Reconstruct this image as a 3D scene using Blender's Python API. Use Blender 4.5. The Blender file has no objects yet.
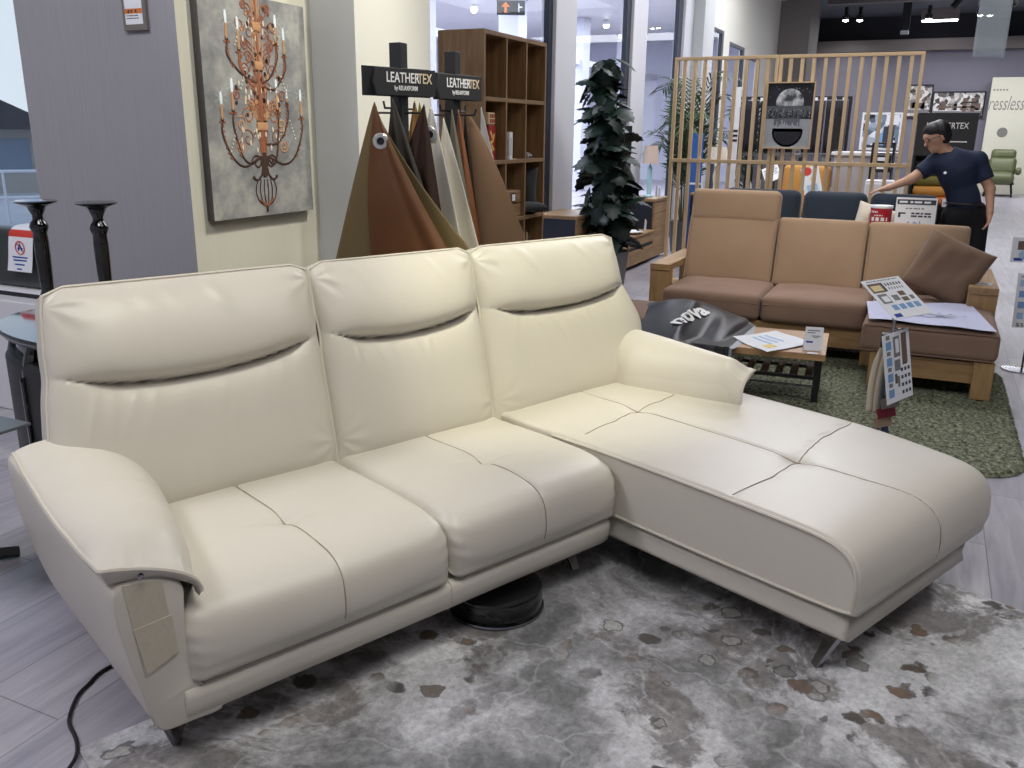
import bpy, bmesh, math, random
import numpy as np
from mathutils import Vector, Matrix
random.seed(7)
RNG = np.random.RandomState(7)
SC = bpy.context.scene
COL = SC.collection
R = math.radians
PI = math.pi

# ------------------------------------------------------------------ materials
def srgb(r, g, b):
    f = lambda c: (c/255/12.92) if c/255 <= .04045 else ((c/255+.055)/1.055)**2.4
    return (f(r), f(g), f(b), 1.0)

def new_mat(name):
    m = bpy.data.materials.new(name); m.use_nodes = True
    nt = m.node_tree
    b = nt.nodes['Principled BSDF']
    return m, nt, b

def N(nt, typ, **kw):
    n = nt.nodes.new(typ)
    for k, v in kw.items():
        if k.startswith('i_'):
            n.inputs[k[2:].replace('_', ' ')].default_value = v
        else:
            setattr(n, k, v)
    return n

def mat(name, col, rough=.5, metal=0., var=.06, scale=40., bump=0., spec=.5, coat=0., sheen=0., stretch=None, emit=None):
    """plain procedural material: noise modulates the colour a little, optional bump"""
    m, nt, b = new_mat(name)
    tc = N(nt, 'ShaderNodeTexCoord')
    src = tc.outputs['Object']
    if stretch:
        mp = N(nt, 'ShaderNodeMapping'); mp.inputs['Scale'].default_value = stretch
        nt.links.new(src, mp.inputs['Vector']); src = mp.outputs['Vector']
    no = N(nt, 'ShaderNodeTexNoise'); no.inputs['Scale'].default_value = scale; no.inputs['Detail'].default_value = 4
    nt.links.new(src, no.inputs['Vector'])
    mix = N(nt, 'ShaderNodeMix', data_type='RGBA')
    mix.inputs['A'].default_value = tuple(max(0, c*(1-var)) for c in col[:3])+(1,)
    mix.inputs['B'].default_value = tuple(min(1, c*(1+var)) for c in col[:3])+(1,)
    nt.links.new(no.outputs['Fac'], mix.inputs['Factor'])
    nt.links.new(mix.outputs['Result'], b.inputs['Base Color'])
    b.inputs['Roughness'].default_value = rough
    b.inputs['Metallic'].default_value = metal
    b.inputs['Specular IOR Level'].default_value = spec
    b.inputs['Coat Weight'].default_value = coat
    b.inputs['Coat Roughness'].default_value = .05
    if sheen:
        b.inputs['Sheen Weight'].default_value = sheen; b.inputs['Sheen Roughness'].default_value = .4
    if bump:
        bp = N(nt, 'ShaderNodeBump'); bp.inputs['Strength'].default_value = bump; bp.inputs['Distance'].default_value = .01
        nt.links.new(no.outputs['Fac'], bp.inputs['Height']); nt.links.new(bp.outputs['Normal'], b.inputs['Normal'])
    if emit:
        b.inputs['Emission Color'].default_value = col; b.inputs['Emission Strength'].default_value = emit
    return m

def wood(name, c1, c2, axis='X', rough=.45, scale=1.):
    m, nt, b = new_mat(name)
    tc = N(nt, 'ShaderNodeTexCoord'); mp = N(nt, 'ShaderNodeMapping')
    s = {'X': (1.2, 14, 14), 'Y': (14, 1.2, 14), 'Z': (14, 14, 1.2)}[axis]
    mp.inputs['Scale'].default_value = tuple(k*scale for k in s)
    nt.links.new(tc.outputs['Object'], mp.inputs['Vector'])
    no = N(nt, 'ShaderNodeTexNoise'); no.inputs['Scale'].default_value = 2.; no.inputs['Detail'].default_value = 7; no.inputs['Roughness'].default_value = .62; no.inputs['Distortion'].default_value = .6
    nt.links.new(mp.outputs['Vector'], no.inputs['Vector'])
    cr = N(nt, 'ShaderNodeValToRGB')
    cr.color_ramp.elements[0].position = .3; cr.color_ramp.elements[0].color = c1
    cr.color_ramp.elements[1].position = .72; cr.color_ramp.elements[1].color = c2
    nt.links.new(no.outputs['Fac'], cr.inputs['Fac']); nt.links.new(cr.outputs['Color'], b.inputs['Base Color'])
    b.inputs['Roughness'].default_value = rough
    bp = N(nt, 'ShaderNodeBump'); bp.inputs['Strength'].default_value = .15; bp.inputs['Distance'].default_value = .004
    nt.links.new(no.outputs['Fac'], bp.inputs['Height']); nt.links.new(bp.outputs['Normal'], b.inputs['Normal'])
    return m

def emission(name, col, strength):
    m, nt, b = new_mat(name)
    b.inputs['Base Color'].default_value = (0, 0, 0, 1)
    b.inputs['Emission Color'].default_value = col
    b.inputs['Emission Strength'].default_value = strength
    return m

def glass_mat(name, tint=(1, 1, 1, 1), refl=.06, rough=.0, haze=0.):
    """thin pane: mostly clear, a little mirror, optionally a milky part"""
    m, nt, b = new_mat(name)
    nt.nodes.remove(b)
    out = nt.nodes['Material Output']
    tr = N(nt, 'ShaderNodeBsdfTransparent'); tr.inputs['Color'].default_value = tint
    gl = N(nt, 'ShaderNodeBsdfGlossy'); gl.inputs['Roughness'].default_value = rough
    mx = N(nt, 'ShaderNodeMixShader'); mx.inputs['Fac'].default_value = refl
    nt.links.new(tr.outputs[0], mx.inputs[1]); nt.links.new(gl.outputs[0], mx.inputs[2])
    last = mx
    if haze:
        df = N(nt, 'ShaderNodeBsdfDiffuse'); df.inputs['Color'].default_value = (.75, .8, .85, 1)
        m2 = N(nt, 'ShaderNodeMixShader'); m2.inputs['Fac'].default_value = haze
        nt.links.new(mx.outputs[0], m2.inputs[1]); nt.links.new(df.outputs[0], m2.inputs[2]); last = m2
    nt.links.new(last.outputs[0], out.inputs['Surface'])
    return m

# ------------------------------------------------------------------ objects
def thing(name, label, cat, loc=(0, 0, 0), rotz=0., group=None):
    o = bpy.data.objects.new(name, None); COL.objects.link(o)
    o.empty_display_size = .1
    o.location = loc; o.rotation_euler = (0, 0, R(rotz)); o['label'] = label; o['category'] = cat
    if group: o['group'] = group
    return o

def tag(o, label, cat, group=None, kind=None):
    o['label'] = label; o['category'] = cat
    if group: o['group'] = group
    if kind: o['kind'] = kind
    return o

def link_mesh(name, me, mats=None, parent=None, loc=None, smooth=False, auto=None):
    o = bpy.data.objects.new(name, me); COL.objects.link(o)
    if mats is not None:
        for m in (mats if isinstance(mats, (list, tuple)) else [mats]):
            me.materials.append(m)
    if parent is not None: o.parent = parent
    if loc is not None: o.location = loc
    if smooth and len(me.polygons):
        me.polygons.foreach_set('use_smooth', [True]*len(me.polygons))
    return o

class MB:
    """collects boxes, tubes, lathes and sheets and links them as one mesh object"""
    def __init__(s): s.v = []; s.f = []; s.mi = []; s.cur = 0
    def add(s, vs, fs):
        k = len(s.v); s.v += [tuple(map(float, p)) for p in vs]; s.f += [tuple(int(i)+k for i in f) for f in fs]; s.mi += [s.cur]*len(fs)
        return s
    def m(s, i): s.cur = i; return s
    def box(s, c, d, rot=None):
        x, y, z = (k/2 for k in d)
        vs = [Vector((a*x, b*y, e*z)) for a in (-1, 1) for b in (-1, 1) for e in (-1, 1)]
        if rot is not None:
            M = rot if isinstance(rot, Matrix) else Matrix.Rotation(R(rot), 3, 'Z')
            vs = [M @ p for p in vs]
        vs = [p+Vector(c) for p in vs]
        return s.add(vs, [(0, 1, 3, 2), (4, 6, 7, 5), (0, 4, 5, 1), (2, 3, 7, 6), (0, 2, 6, 4), (1, 5, 7, 3)])
    def span(s, a, b):
        return s.box([(a[i]+b[i])/2 for i in range(3)], [abs(b[i]-a[i]) for i in range(3)])
    def tube(s, path, r, n=8, cap=True):
        P = [Vector(p) for p in path]; rs = r if isinstance(r, (list, tuple)) else [r]*len(P)
        k = len(P); vs = []; up = None
        for i, p in enumerate(P):
            t = (P[min(i+1, k-1)]-P[max(i-1, 0)])
            t = t.normalized() if t.length > 1e-9 else Vector((0, 0, 1))
            if up is None:
                up = Vector((0, 0, 1)) if abs(t.z) < .9 else Vector((1, 0, 0))
            a = t.cross(up); a = a.normalized() if a.length > 1e-6 else t.orthogonal().normalized()
            b = a.cross(t).normalized(); up = b
            for j in range(n):
                an = 2*PI*j/n
                vs.append(p+(a*math.cos(an)+b*math.sin(an))*rs[i])
        fs = [(i*n+j, i*n+(j+1) % n, (i+1)*n+(j+1) % n, (i+1)*n+j) for i in range(k-1) for j in range(n)]
        if cap: fs += [tuple(range(n))[::-1], tuple((k-1)*n+j for j in range(n))]
        return s.add(vs, fs)
    def lathe(s, prof, c=(0, 0, 0), n=24, M=None):
        vs = []; fs = []
        for r, z in prof:
            for j in range(n):
                a = 2*PI*j/n; p = Vector((r*math.cos(a), r*math.sin(a), z))
                if M is not None: p = M @ p
                vs.append(p+Vector(c))
        k = len(prof)
        fs = [(i*n+j, i*n+(j+1) % n, (i+1)*n+(j+1) % n, (i+1)*n+j) for i in range(k-1) for j in range(n)]
        if prof[0][0] > 1e-5: fs.append(tuple(range(n))[::-1])
        if prof[-1][0] > 1e-5: fs.append(tuple((k-1)*n+j for j in range(n)))
        return s.add(vs, fs)
    def cyl(s, a, b, r, n=16, r2=None):
        return s.tube([a, b], [r, r if r2 is None else r2], n)
    def prism(s, pts, ext):
        """polygon pts (3-D, planar) extruded along vector ext"""
        n = len(pts); e = Vector(ext); A = [Vector(p) for p in pts]
        vs = A+[p+e for p in A]
        return s.add(vs, [tuple(range(n))[::-1], tuple(range(n, 2*n))]+[(i, (i+1) % n, n+(i+1) % n, n+i) for i in range(n)])
    def sheet(s, P, closed_u=False):
        """P: array (nu,nv,3)"""
        nu, nv, _ = P.shape; vs = P.reshape(-1, 3)
        fs = []
        for i in range(nu-(0 if closed_u else 1)):
            for j in range(nv-1):
                a = i*nv+j; b = ((i+1) % nu)*nv+j
                fs.append((a, b, b+1, a+1))
        return s.add(vs, fs)
    def build(s, name, mats, parent=None, smooth=False, bevel=0., seg=2, solid=0., loc=None, fixn=True, subsurf=0, angle=30):
        me = bpy.data.meshes.new(name); me.from_pydata(s.v, [], s.f); me.update()
        if fixn:
            bm = bmesh.new(); bm.from_mesh(me); bmesh.ops.recalc_face_normals(bm, faces=bm.faces[:]); bm.to_mesh(me); bm.free()
        o = link_mesh(name, me, mats, parent, loc, smooth or bevel > 0)
        if any(s.mi): me.polygons.foreach_set('material_index', s.mi)
        if solid:
            md = o.modifiers.new('solid', 'SOLIDIFY'); md.thickness = solid; md.offset = 0
        if bevel:
            md = o.modifiers.new('bevel', 'BEVEL'); md.width = bevel; md.segments = seg; md.limit_method = 'ANGLE'; md.angle_limit = R(40)
            md.harden_normals = True
        elif smooth and angle < 180:
            smooth_by_angle(me, angle)
        if subsurf:
            md = o.modifiers.new('sub', 'SUBSURF'); md.levels = subsurf; md.render_levels = subsurf
        return o

def smooth_by_angle(me, deg):
    """hard edges above deg"""
    bm = bmesh.new(); bm.from_mesh(me)
    for e in bm.edges:
        if len(e.link_faces) == 2:
            e.smooth = e.calc_face_angle(0) < R(deg)
    bm.to_mesh(me); bm.free()

def np_mesh(name, V, F, mats, parent=None, smooth=True, merge=0.):
    """fast mesh from numpy arrays (quads or tris)"""
    me = bpy.data.meshes.new(name)
    V = np.asarray(V, np.float32).reshape(-1, 3); F = np.asarray(F, np.int32); k = F.shape[1]
    me.vertices.add(len(V)); me.vertices.foreach_set('co', V.ravel())
    me.loops.add(F.size); me.loops.foreach_set('vertex_index', F.ravel())
    me.polygons.add(len(F)); me.polygons.foreach_set('loop_start', np.arange(0, F.size, k, dtype=np.int32))
    me.polygons.foreach_set('loop_total', np.full(len(F), k, np.int32))
    me.update(calc_edges=True); me.validate()
    if merge:
        bm = bmesh.new(); bm.from_mesh(me); bmesh.ops.remove_doubles(bm, verts=bm.verts[:], dist=merge)
        bmesh.ops.recalc_face_normals(bm, faces=bm.faces[:]); bm.to_mesh(me); bm.free()
    return link_mesh(name, me, mats, parent, None, smooth)

def grid_faces(nu, nv, off=0, flip=False):
    i, j = np.meshgrid(np.arange(nu-1), np.arange(nv-1), indexing='ij')
    a = (i*nv+j).ravel()+off
    F = np.stack([a, a+nv, a+nv+1, a+1], 1)
    return F[:, ::-1] if flip else F

def crm(pts, n):
    """Catmull-Rom through pts, resampled to n points evenly by length"""
    P = np.asarray(pts, float); P = np.vstack([2*P[0]-P[1], P, 2*P[-1]-P[-2]])
    out = []
    for i in range(1, len(P)-2):
        t = np.linspace(0, 1, 24, endpoint=False)[:, None]
        p0, p1, p2, p3 = P[i-1], P[i], P[i+1], P[i+2]
        out.append(.5*((2*p1)+(-p0+p2)*t+(2*p0-5*p1+4*p2-p3)*t**2+(-p0+3*p1-3*p2+p3)*t**3))
    out.append(P[-2][None]); Q = np.vstack(out)
    d = np.r_[0, np.cumsum(np.linalg.norm(np.diff(Q, axis=0), axis=1))]
    s = np.linspace(0, d[-1], n)
    return np.stack([np.interp(s, d, Q[:, k]) for k in range(P.shape[1])], 1)

def sstep(a, b, x):
    t = np.clip((x-a)/(b-a), 0, 1); return t*t*(3-2*t)

def seg_dist(P, poly):
    """distance of points P (...,k) to a polyline (m,k)"""
    poly = np.asarray(poly, float); best = np.full(P.shape[:-1], 1e9)
    for a, b in zip(poly[:-1], poly[1:]):
        ab = b-a; t = np.clip(((P-a)@ab)/(ab@ab+1e-12), 0, 1)
        best = np.minimum(best, np.linalg.norm(P-a-t[..., None]*ab, axis=-1))
    return best

def copy_thing(root, loc=None, rotz=None, label=None, group=None):
    r = root.copy(); COL.objects.link(r)
    if loc is not None: r.location = loc
    if rotz is not None: r.rotation_euler = (0, 0, R(rotz))
    if label: r['label'] = label
    if group: r['group'] = group
    for ch in list(root.children):
        c = ch.copy(); COL.objects.link(c); c.parent = r
        for g in list(ch.children):
            d = g.copy(); COL.objects.link(d); d.parent = c
    return r

DG = None
def text_mesh(name, txt, size, mat_, parent=None, loc=(0, 0, 0), rot=(0, 0, 0), depth=.001, align='CENTER', bold=0., xs=1., shear=0.):
    cu = bpy.data.curves.new(name+'_src', 'FONT'); cu.body = txt; cu.size = size; cu.extrude = depth
    cu.align_x = align; cu.align_y = 'CENTER'; cu.offset = bold; cu.resolution_u = 3; cu.shear = shear
    t = bpy.data.objects.new(name+'_src', cu); COL.objects.link(t)
    dg = bpy.context.evaluated_depsgraph_get(); dg.update()
    me = bpy.data.meshes.new_from_object(t.evaluated_get(dg))
    bpy.data.objects.remove(t, do_unlink=True); bpy.data.curves.remove(cu)
    me.name = name
    if xs != 1.:
        for v in me.vertices: v.co.x *= xs
    me.materials.clear()
    o = link_mesh(name, me, mat_, parent, loc); o.rotation_euler = rot
    return o

def pillow_mesh(name, w, h, th, mats, parent=None, n=36, pinch=.06, seed=0, wr=.006):
    """knife-edge cushion in its own XZ plane, thickness along Y"""
    u = np.linspace(-1, 1, n); A, B = np.meshgrid(u, u, indexing='ij')
    ins = 1-pinch*(1-A**2)*0-pinch*(1-np.abs(B)**2)
    X = A*w/2*(1-pinch*(1-B**2)); Z = B*h/2*(1-pinch*(1-A**2))
    T = th/2*np.clip((1-A**4)*(1-B**4), 0, 1)**.55
    r = np.random.RandomState(seed)
    W = sum(wr*np.sin(k[0]*4*A+k[1]*4*B+k[2]*6) for k in r.randn(5, 3))*np.clip((1-A**2)*(1-B**2), 0, 1)
    F1 = np.stack([X, -T+W, Z], -1); F2 = np.stack([X, T+W*.5, Z], -1)
    V = np.vstack([F1.reshape(-1, 3), F2.reshape(-1, 3)])
    F = np.vstack([grid_faces(n, n), grid_faces(n, n, n*n, True)])
    return np_mesh(name, V, F, mats, parent, True, 1e-5)

_TG = {}
def text_geo(txt, size, align='CENTER', bold=0., xs=1.):
    """flat letter outlines as (verts 2-D, faces)"""
    key = (txt, size, align, bold, xs)
    if key in _TG: return _TG[key]
    cu = bpy.data.curves.new('src', 'FONT'); cu.body = txt; cu.size = size; cu.align_x = align; cu.align_y = 'CENTER'; cu.offset = bold; cu.resolution_u = 2
    t = bpy.data.objects.new('src', cu); COL.objects.link(t)
    dg = bpy.context.evaluated_depsgraph_get(); dg.update()
    me = bpy.data.meshes.new_from_object(t.evaluated_get(dg))
    bpy.data.objects.remove(t, do_unlink=True); bpy.data.curves.remove(cu)
    r = ([(v.co.x*xs, v.co.y) for v in me.vertices], [tuple(p.vertices) for p in me.polygons]); bpy.data.meshes.remove(me)
    _TG[key] = r; return r

class Print:
    """a flat printed sheet or board: slab plus ink shapes, one mesh with several materials. u right, v up, faces -Y"""
    def __init__(s, w, h, th, base, bev=0.): 
        s.b = MB(); s.mats = [base]; s.b.span((-w/2, 0, -h/2), (w/2, th, h/2)); s.w, s.h = w, h; s.lay = 0
    def ink(s, m):
        if m not in s.mats: s.mats.append(m)
        s.b.m(s.mats.index(m)); return s
    def rect(s, u0, v0, u1, v1, m, lay=1):
        d = -.0006*lay; s.ink(m)
        s.b.add([(u0, d, v0), (u1, d, v0), (u1, d, v1), (u0, d, v1)], [(0, 1, 2, 3)]); return s
    def poly(s, pts, m, lay=1):
        s.ink(m); s.b.add([(u, -.0006*lay, v) for u, v in pts], [tuple(range(len(pts)))]); return s
    def disc(s, u, v, r, m, lay=1, n=20, r2=None):
        return s.poly([(u+r*math.cos(2*PI*i/n), v+(r2 or r)*math.sin(2*PI*i/n)) for i in range(n)], m, lay)
    def ring(s, u, v, r, wd, m, lay=1, n=28):
        s.ink(m); d = -.0006*lay; vs = []
        for i in range(n):
            a = 2*PI*i/n
            for q in (r, r-wd): vs.append((u+q*math.cos(a), d, v+q*math.sin(a)))
        s.b.add(vs, [(2*i, 2*((i+1) % n), 2*((i+1) % n)+1, 2*i+1) for i in range(n)]); return s
    def text(s, u, v, txt, size, m, lay=2, align='CENTER', bold=0., xs=1.):
        V, F = text_geo(txt, size, align, bold, xs); s.ink(m); s.b.add([(u+a, -.0006*lay, v+c) for a, c in V], F); return s
    def lines(s, u0, u1, v0, n, dv, hh, m, seed=0):
        r = random.Random(seed)
        for i in range(n):
            u = u0
            while u < u1-hh:
                w_ = r.uniform(1.2, 4)*hh; s.rect(u, v0-i*dv, min(u+w_, u1), v0-i*dv+hh, m, 2); u += w_+hh*r.uniform(.5, 1.2)
            
        return s
    def build(s, name, parent=None, loc=(0, 0, 0), rot=(0, 0, 0)):
        o = s.b.build(name, s.mats, parent, fixn=False, loc=loc); o.rotation_euler = rot; return o
# ------------------------------------------------------------------ camera and view
def make_camera():
    cd = bpy.data.cameras.new('camera'); cam = bpy.data.objects.new('camera', cd); COL.objects.link(cam)
    t, r, y = R(16.2), R(.65), R(25.)
    F = Vector((0, math.cos(t), -math.sin(t))); U = Vector((0, math.sin(t), math.cos(t))); X = Vector((1, 0, 0))
    X2 = X*math.cos(r)+U*math.sin(r); U2 = -X*math.sin(r)+U*math.cos(r)
    Z = Matrix.Rotation(y, 3, 'Z'); F, X2, U2 = Z @ F, Z @ X2, Z @ U2
    M = Matrix((X2, U2, -F)).transposed().to_4x4(); M.translation = Vector((0, 0, 1.6))
    cam.matrix_world = M
    cd.sensor_fit = 'HORIZONTAL'; cd.sensor_width = 36; cd.lens = 870/1024*36; cd.clip_end = 300
    SC.camera = cam
make_camera()
SC.view_settings.view_transform = 'Standard'; SC.view_settings.look = 'None'
SC.view_settings.gamma = 1; SC.view_settings.use_curve_mapping = False
SC.view_settings.exposure = 0.0

w = bpy.data.worlds.new('world'); SC.world = w; w.use_nodes = True
wn = w.node_tree; bg = wn.nodes['Background']
tc = N(wn, 'ShaderNodeTexCoord'); sx = N(wn, 'ShaderNodeSeparateXYZ'); wn.links.new(tc.outputs['Generated'], sx.inputs[0])
no = N(wn, 'ShaderNodeTexNoise'); no.inputs['Scale'].default_value = 3; no.inputs['Detail'].default_value = 5
wn.links.new(tc.outputs['Generated'], no.inputs['Vector'])
cr = N(wn, 'ShaderNodeValToRGB'); cr.color_ramp.elements[0].color = (.38, .55, .85, 1); cr.color_ramp.elements[0].position = .42
cr.color_ramp.elements[1].color = (.85, .92, 1, 1); cr.color_ramp.elements[1].position = .58
wn.links.new(no.outputs['Fac'], cr.inputs['Fac']); wn.links.new(cr.outputs['Color'], bg.inputs['Color'])
bg.inputs['Strength'].default_value = 1.0

# ------------------------------------------------------------------ setting materials
def floor_material():
    m, nt, b = new_mat('grey_plank_tile')
    tc = N(nt, 'ShaderNodeTexCoord'); mp = N(nt, 'ShaderNodeMapping')
    mp.inputs['Rotation'].default_value = (0, 0, R(90)); mp.inputs['Location'].default_value = (.15, -.09+.302, 0)
    nt.links.new(tc.outputs['Object'], mp.inputs['Vector'])
    br = N(nt, 'ShaderNodeTexBrick'); br.inputs['Scale'].default_value = 1; br.inputs['Brick Width'].default_value = 1.2
    br.inputs['Row Height'].default_value = .302; br.inputs['Mortar Size'].default_value = .0022; br.inputs['Mortar Smooth'].default_value = .2
    br.inputs['Color1'].default_value = (.36, .345, .40, 1); br.inputs['Color2'].default_value = (.45, .435, .48, 1); br.inputs['Mortar'].default_value = (.2, .2, .21, 1)
    nt.links.new(mp.outputs['Vector'], br.inputs['Vector'])
    m2 = N(nt, 'ShaderNodeMapping'); m2.inputs['Scale'].default_value = (9, .9, 1); nt.links.new(tc.outputs['Object'], m2.inputs['Vector'])
    no = N(nt, 'ShaderNodeTexNoise'); no.inputs['Scale'].default_value = 2.2; no.inputs['Detail'].default_value = 8; no.inputs['Roughness'].default_value = .65; no.inputs['Distortion'].default_value = .5
    nt.links.new(m2.outputs['Vector'], no.inputs['Vector'])
    cr = N(nt, 'ShaderNodeValToRGB'); cr.color_ramp.elements[0].position = .3; cr.color_ramp.elements[0].color = (.72, .72, .74, 1)
    cr.color_ramp.elements[1].position = .72; cr.color_ramp.elements[1].color = (1.18, 1.16, 1.14, 1)
    nt.links.new(no.outputs['Fac'], cr.inputs['Fac'])
    mx = N(nt, 'ShaderNodeMix', data_type='RGBA', blend_type='MULTIPLY'); mx.inputs['Factor'].default_value = 1
    nt.links.new(br.outputs['Color'], mx.inputs['A']); nt.links.new(cr.outputs['Color'], mx.inputs['B'])
    nt.links.new(mx.outputs['Result'], b.inputs['Base Color'])
    b.inputs['Roughness'].default_value = .30; b.inputs['Specular IOR Level'].default_value = .32
    bp = N(nt, 'ShaderNodeBump'); bp.inputs['Strength'].default_value = .12; bp.inputs['Distance'].default_value = .004
    nt.links.new(no.outputs['Fac'], bp.inputs['Height']); nt.links.new(bp.outputs['Normal'], b.inputs['Normal'])
    return m

M = {}
M['floor'] = floor_material()
M['grey_paper'] = mat('grey_wallpaper', srgb(150, 149, 155), .75, scale=6, var=.09, stretch=(16, 16, .35), bump=.1)
M['beige_paper'] = mat('beige_wallpaper', srgb(216, 213, 196), .75, scale=6, var=.05, stretch=(16, 16, .35), bump=.08)
M['grey_paint'] = mat('grey_paint', srgb(196, 198, 198), .7, var=.03, scale=5)
M['cream_paint'] = mat('cream_paint', srgb(222, 220, 208), .6, var=.02, scale=5)
M['white_paint'] = mat('white_paint', srgb(214, 214, 220), .5, var=.02, scale=5)
M['mullion'] = mat('navy_mullion', srgb(36, 42, 56), .4, var=.05)
M['purple_wall'] = mat('purple_grey_wall', srgb(132, 130, 142), .8, var=.03, scale=4)
M['beam'] = mat('grey_beam', srgb(120, 114, 110), .7)
M['dark_ceiling'] = mat('dark_ceiling', srgb(84, 88, 96), .8, var=.1, scale=2)
M['black_ceiling'] = mat('black_upper_wall', srgb(34, 36, 42), .8)
M['mall'] = mat('mall_wall', srgb(196, 198, 214), .6, var=.03, scale=2)
M['glass'] = glass_mat('window_glass', (.93, .96, .98, 1), .05)
M['white_plastic'] = mat('white_plastic', srgb(228, 228, 232), .4, var=.02)

def struct(o): o['kind'] = 'structure'; return o

b = MB(); b.prism([(-9, -4, -.1), (14, -4, -.1), (14, 31, -.1), (-16, 31, -.1), (-16, 14.8, -.1), (-4.3, 5.3, -.1), (-4.3, 3.7, -.1), (-9, 3.7, -.1)], (0, 0, .1)); struct(b.build('floor', M['floor']))
b = MB(); b.span((-3.9, -4, 5.0), (14, 31, 5.1)); struct(b.build('ceiling', M['dark_ceiling']))
b = MB(); b.span((-3.9, 30.0, 0), (14, 30.3, 4.2)); struct(b.build('wall_back', M['purple_wall']))
b = MB(); b.span((-3.9, 29.6, 4.0), (14, 29.999, 4.32)); struct(b.build('trim_1', M['beam'], bevel=.01))
b = MB(); b.span((-3.9, 30.0, 4.2), (14, 30.3, 5.0)); struct(b.build('wall_upper', M['black_ceiling']))
b = MB(); b.span((9, -4, 0), (9.2, 30, 5)); struct(b.build('wall_right', M['purple_wall']))
b = MB(); b.span((-9, -4.2, 0), (9.2, -4, 5)); struct(b.build('wall_front', M['grey_paint']))
# stepped columns on the left: grey paper faces the camera, beige paper faces the room
b = MB(); b.span((-4.27, 3.2, 0), (-3.2, 4.18, 5))
o = struct(b.build('wall_left', [M['grey_paper'], M['beige_paper']]))
for p in o.data.polygons: p.material_index = 1 if p.normal.x > .5 else 0
XE = -2.905
b = MB(); b.span((-4.3, 4.18, 0), (XE, 4.98, 5))
o = struct(b.build('wall_side', [M['grey_paint'], M['cream_paint']]))
for p in o.data.polygons: p.material_index = 1 if p.normal.x > .5 else 0
# window wall beyond, x = -3.7, with white piers and navy mullions
XW = -3.7
def pier(y0, y1, dep=.12, name='wall_pier', mt='white_paint', z1=5.0, z0=0.):
    b = MB(); b.span((XW-.12, y0, z0), (XW+dep, y1, z1)); return struct(b.build(name, M[mt], bevel=.008))
b = MB(); b.span((XW-.25, 4.98, 0), (XW, 5.2, 5)); struct(b.build('wall_pier', M['white_paint']))
pier(8.80, 9.38, .05); pier(11.36, 11.95, .05); pier(13.85, 14.36, .05)
pier(14.36, 15.05, .22, mt='grey_paint'); 
def mull(y0, y1): 
    b = MB(); b.span((XW-.16, y0, 0), (XW+.03, y1, 5)); return b
k = 0
def window(n, y0, y1, z0, z1, frame):
    e = bpy.data.objects.new('window_%d' % n, None); COL.objects.link(e); e['kind'] = 'structure'
    g = MB(); g.span((XW-.026, y0, z0), (XW-.016, y1, z1)); g.build('pane', M['glass'], e)
    f = MB()
    for a, c_ in frame: f.span((XW-.05, a, z0), (XW+.01, c_, z1))
    f.span((XW-.05, y0, z0), (XW+.008, y1, z0+.08)); f.span((XW-.05, y0, z1-.06), (XW+.008, y1, z1))
    f.build('window_frame', M['mullion'], e, bevel=.004)
    return e
window(1, 5.2, 8.80, .0, 4.6, [(8.70, 8.80), (5.2, 5.24)])
window(2, 9.38, 11.36, .0, 4.6, [(11.2, 11.36)])
window(3, 11.95, 13.85, .0, 4.6, [(13.62, 13.85)])
# white wall with three low windows beyond
def wall_holes(y0, y1, holes):
    b = MB(); xs = (XW-.10, XW)
    ys = sorted({y0, y1, *[h[0] for h in holes], *[h[1] for h in holes]})
    for a, c_ in zip(ys[:-1], ys[1:]):
        h = [q for q in holes if q[0] <= a+1e-6 and q[1] >= c_-1e-6]
        if h: b.span((xs[0], a, h[0][2]), (xs[1], c_, 5)); b.span((xs[0], a, 0), (xs[1], c_, .12))
        else: b.span((xs[0], a, 0), (xs[1], c_, 5))
    return struct(b.build('wall_windows', M['cream_paint']))
holes = [(15.35, 16.75, 3.36), (17.3, 18.7, 3.24), (19.3, 20.5, 3.14)]
wall_holes(15.05, 22.6, holes)
for i, (a, c_, zt) in enumerate(holes): window(4+i, a, c_, .12, zt, [(c_-.16, c_)])
b = MB(); b.span((XW-.2, 22.6, 0), (-3.0, 24.2, 5)); struct(b.build('wall_column', M['beam']))
b = MB(); b.span((XW-.2, 24.2, 0), (XW, 30, 5)); struct(b.build('wall_far', M['grey_paint']))
b = MB(); b.span((-4.1, 4.98, 4.6), (-3.6, 22.6, 5.0)); struct(b.build('wall_lintel', M['white_paint']))
# ceiling cross beam in the dark area, and a hanging post
b = MB(); b.span((-2.9, 24.6, 4.72), (9, 24.8, 4.86)); struct(b.build('trim_2', M['beam']))
b = MB(); b.span((-1.25, 27.0, 4.2), (-1.05, 27.25, 5.0)); struct(b.build('trim_3', M['black_ceiling']))
# the mall behind the windows
b = MB(); b.prism([(-3.95, 5.3, 4.55), (-16, 15, 4.55), (-16, 31, 4.55), (-3.95, 31, 4.55)], (0, 0, .1)); struct(b.build('ceiling_mall', M['white_paint']))
b = MB(); b.span((-16.2, 15.0, 0), (-16, 31, 4.6)); struct(b.build('wall_mall', M['mall']))
b = MB(); b.prism([(-4.3, 5.3, -.05), (-16, 14.9, -.05), (-16.1, 15.1, -.05), (-4.35, 5.5, -.05)], (0, 0, 4.65)); struct(b.build('wall_mall_side', M['mall']))
b = MB(); b.span((-16, 30.8, 0), (-3.95, 31, 4.6)); struct(b.build('wall_mall_end', M['mall']))
for q in range(4):
    y = 15+4.2*q
    b = MB(); b.span((-9.4, y, 0), (-8.9, y+.5, 4.55)); struct(b.build('wall_mall_column', M['mall'], bevel=.02))
b = MB(); b.span((-9.2, 11, 3.35), (-9.0, 31, 3.5)); struct(b.build('trim_4', M['white_paint']))
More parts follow.
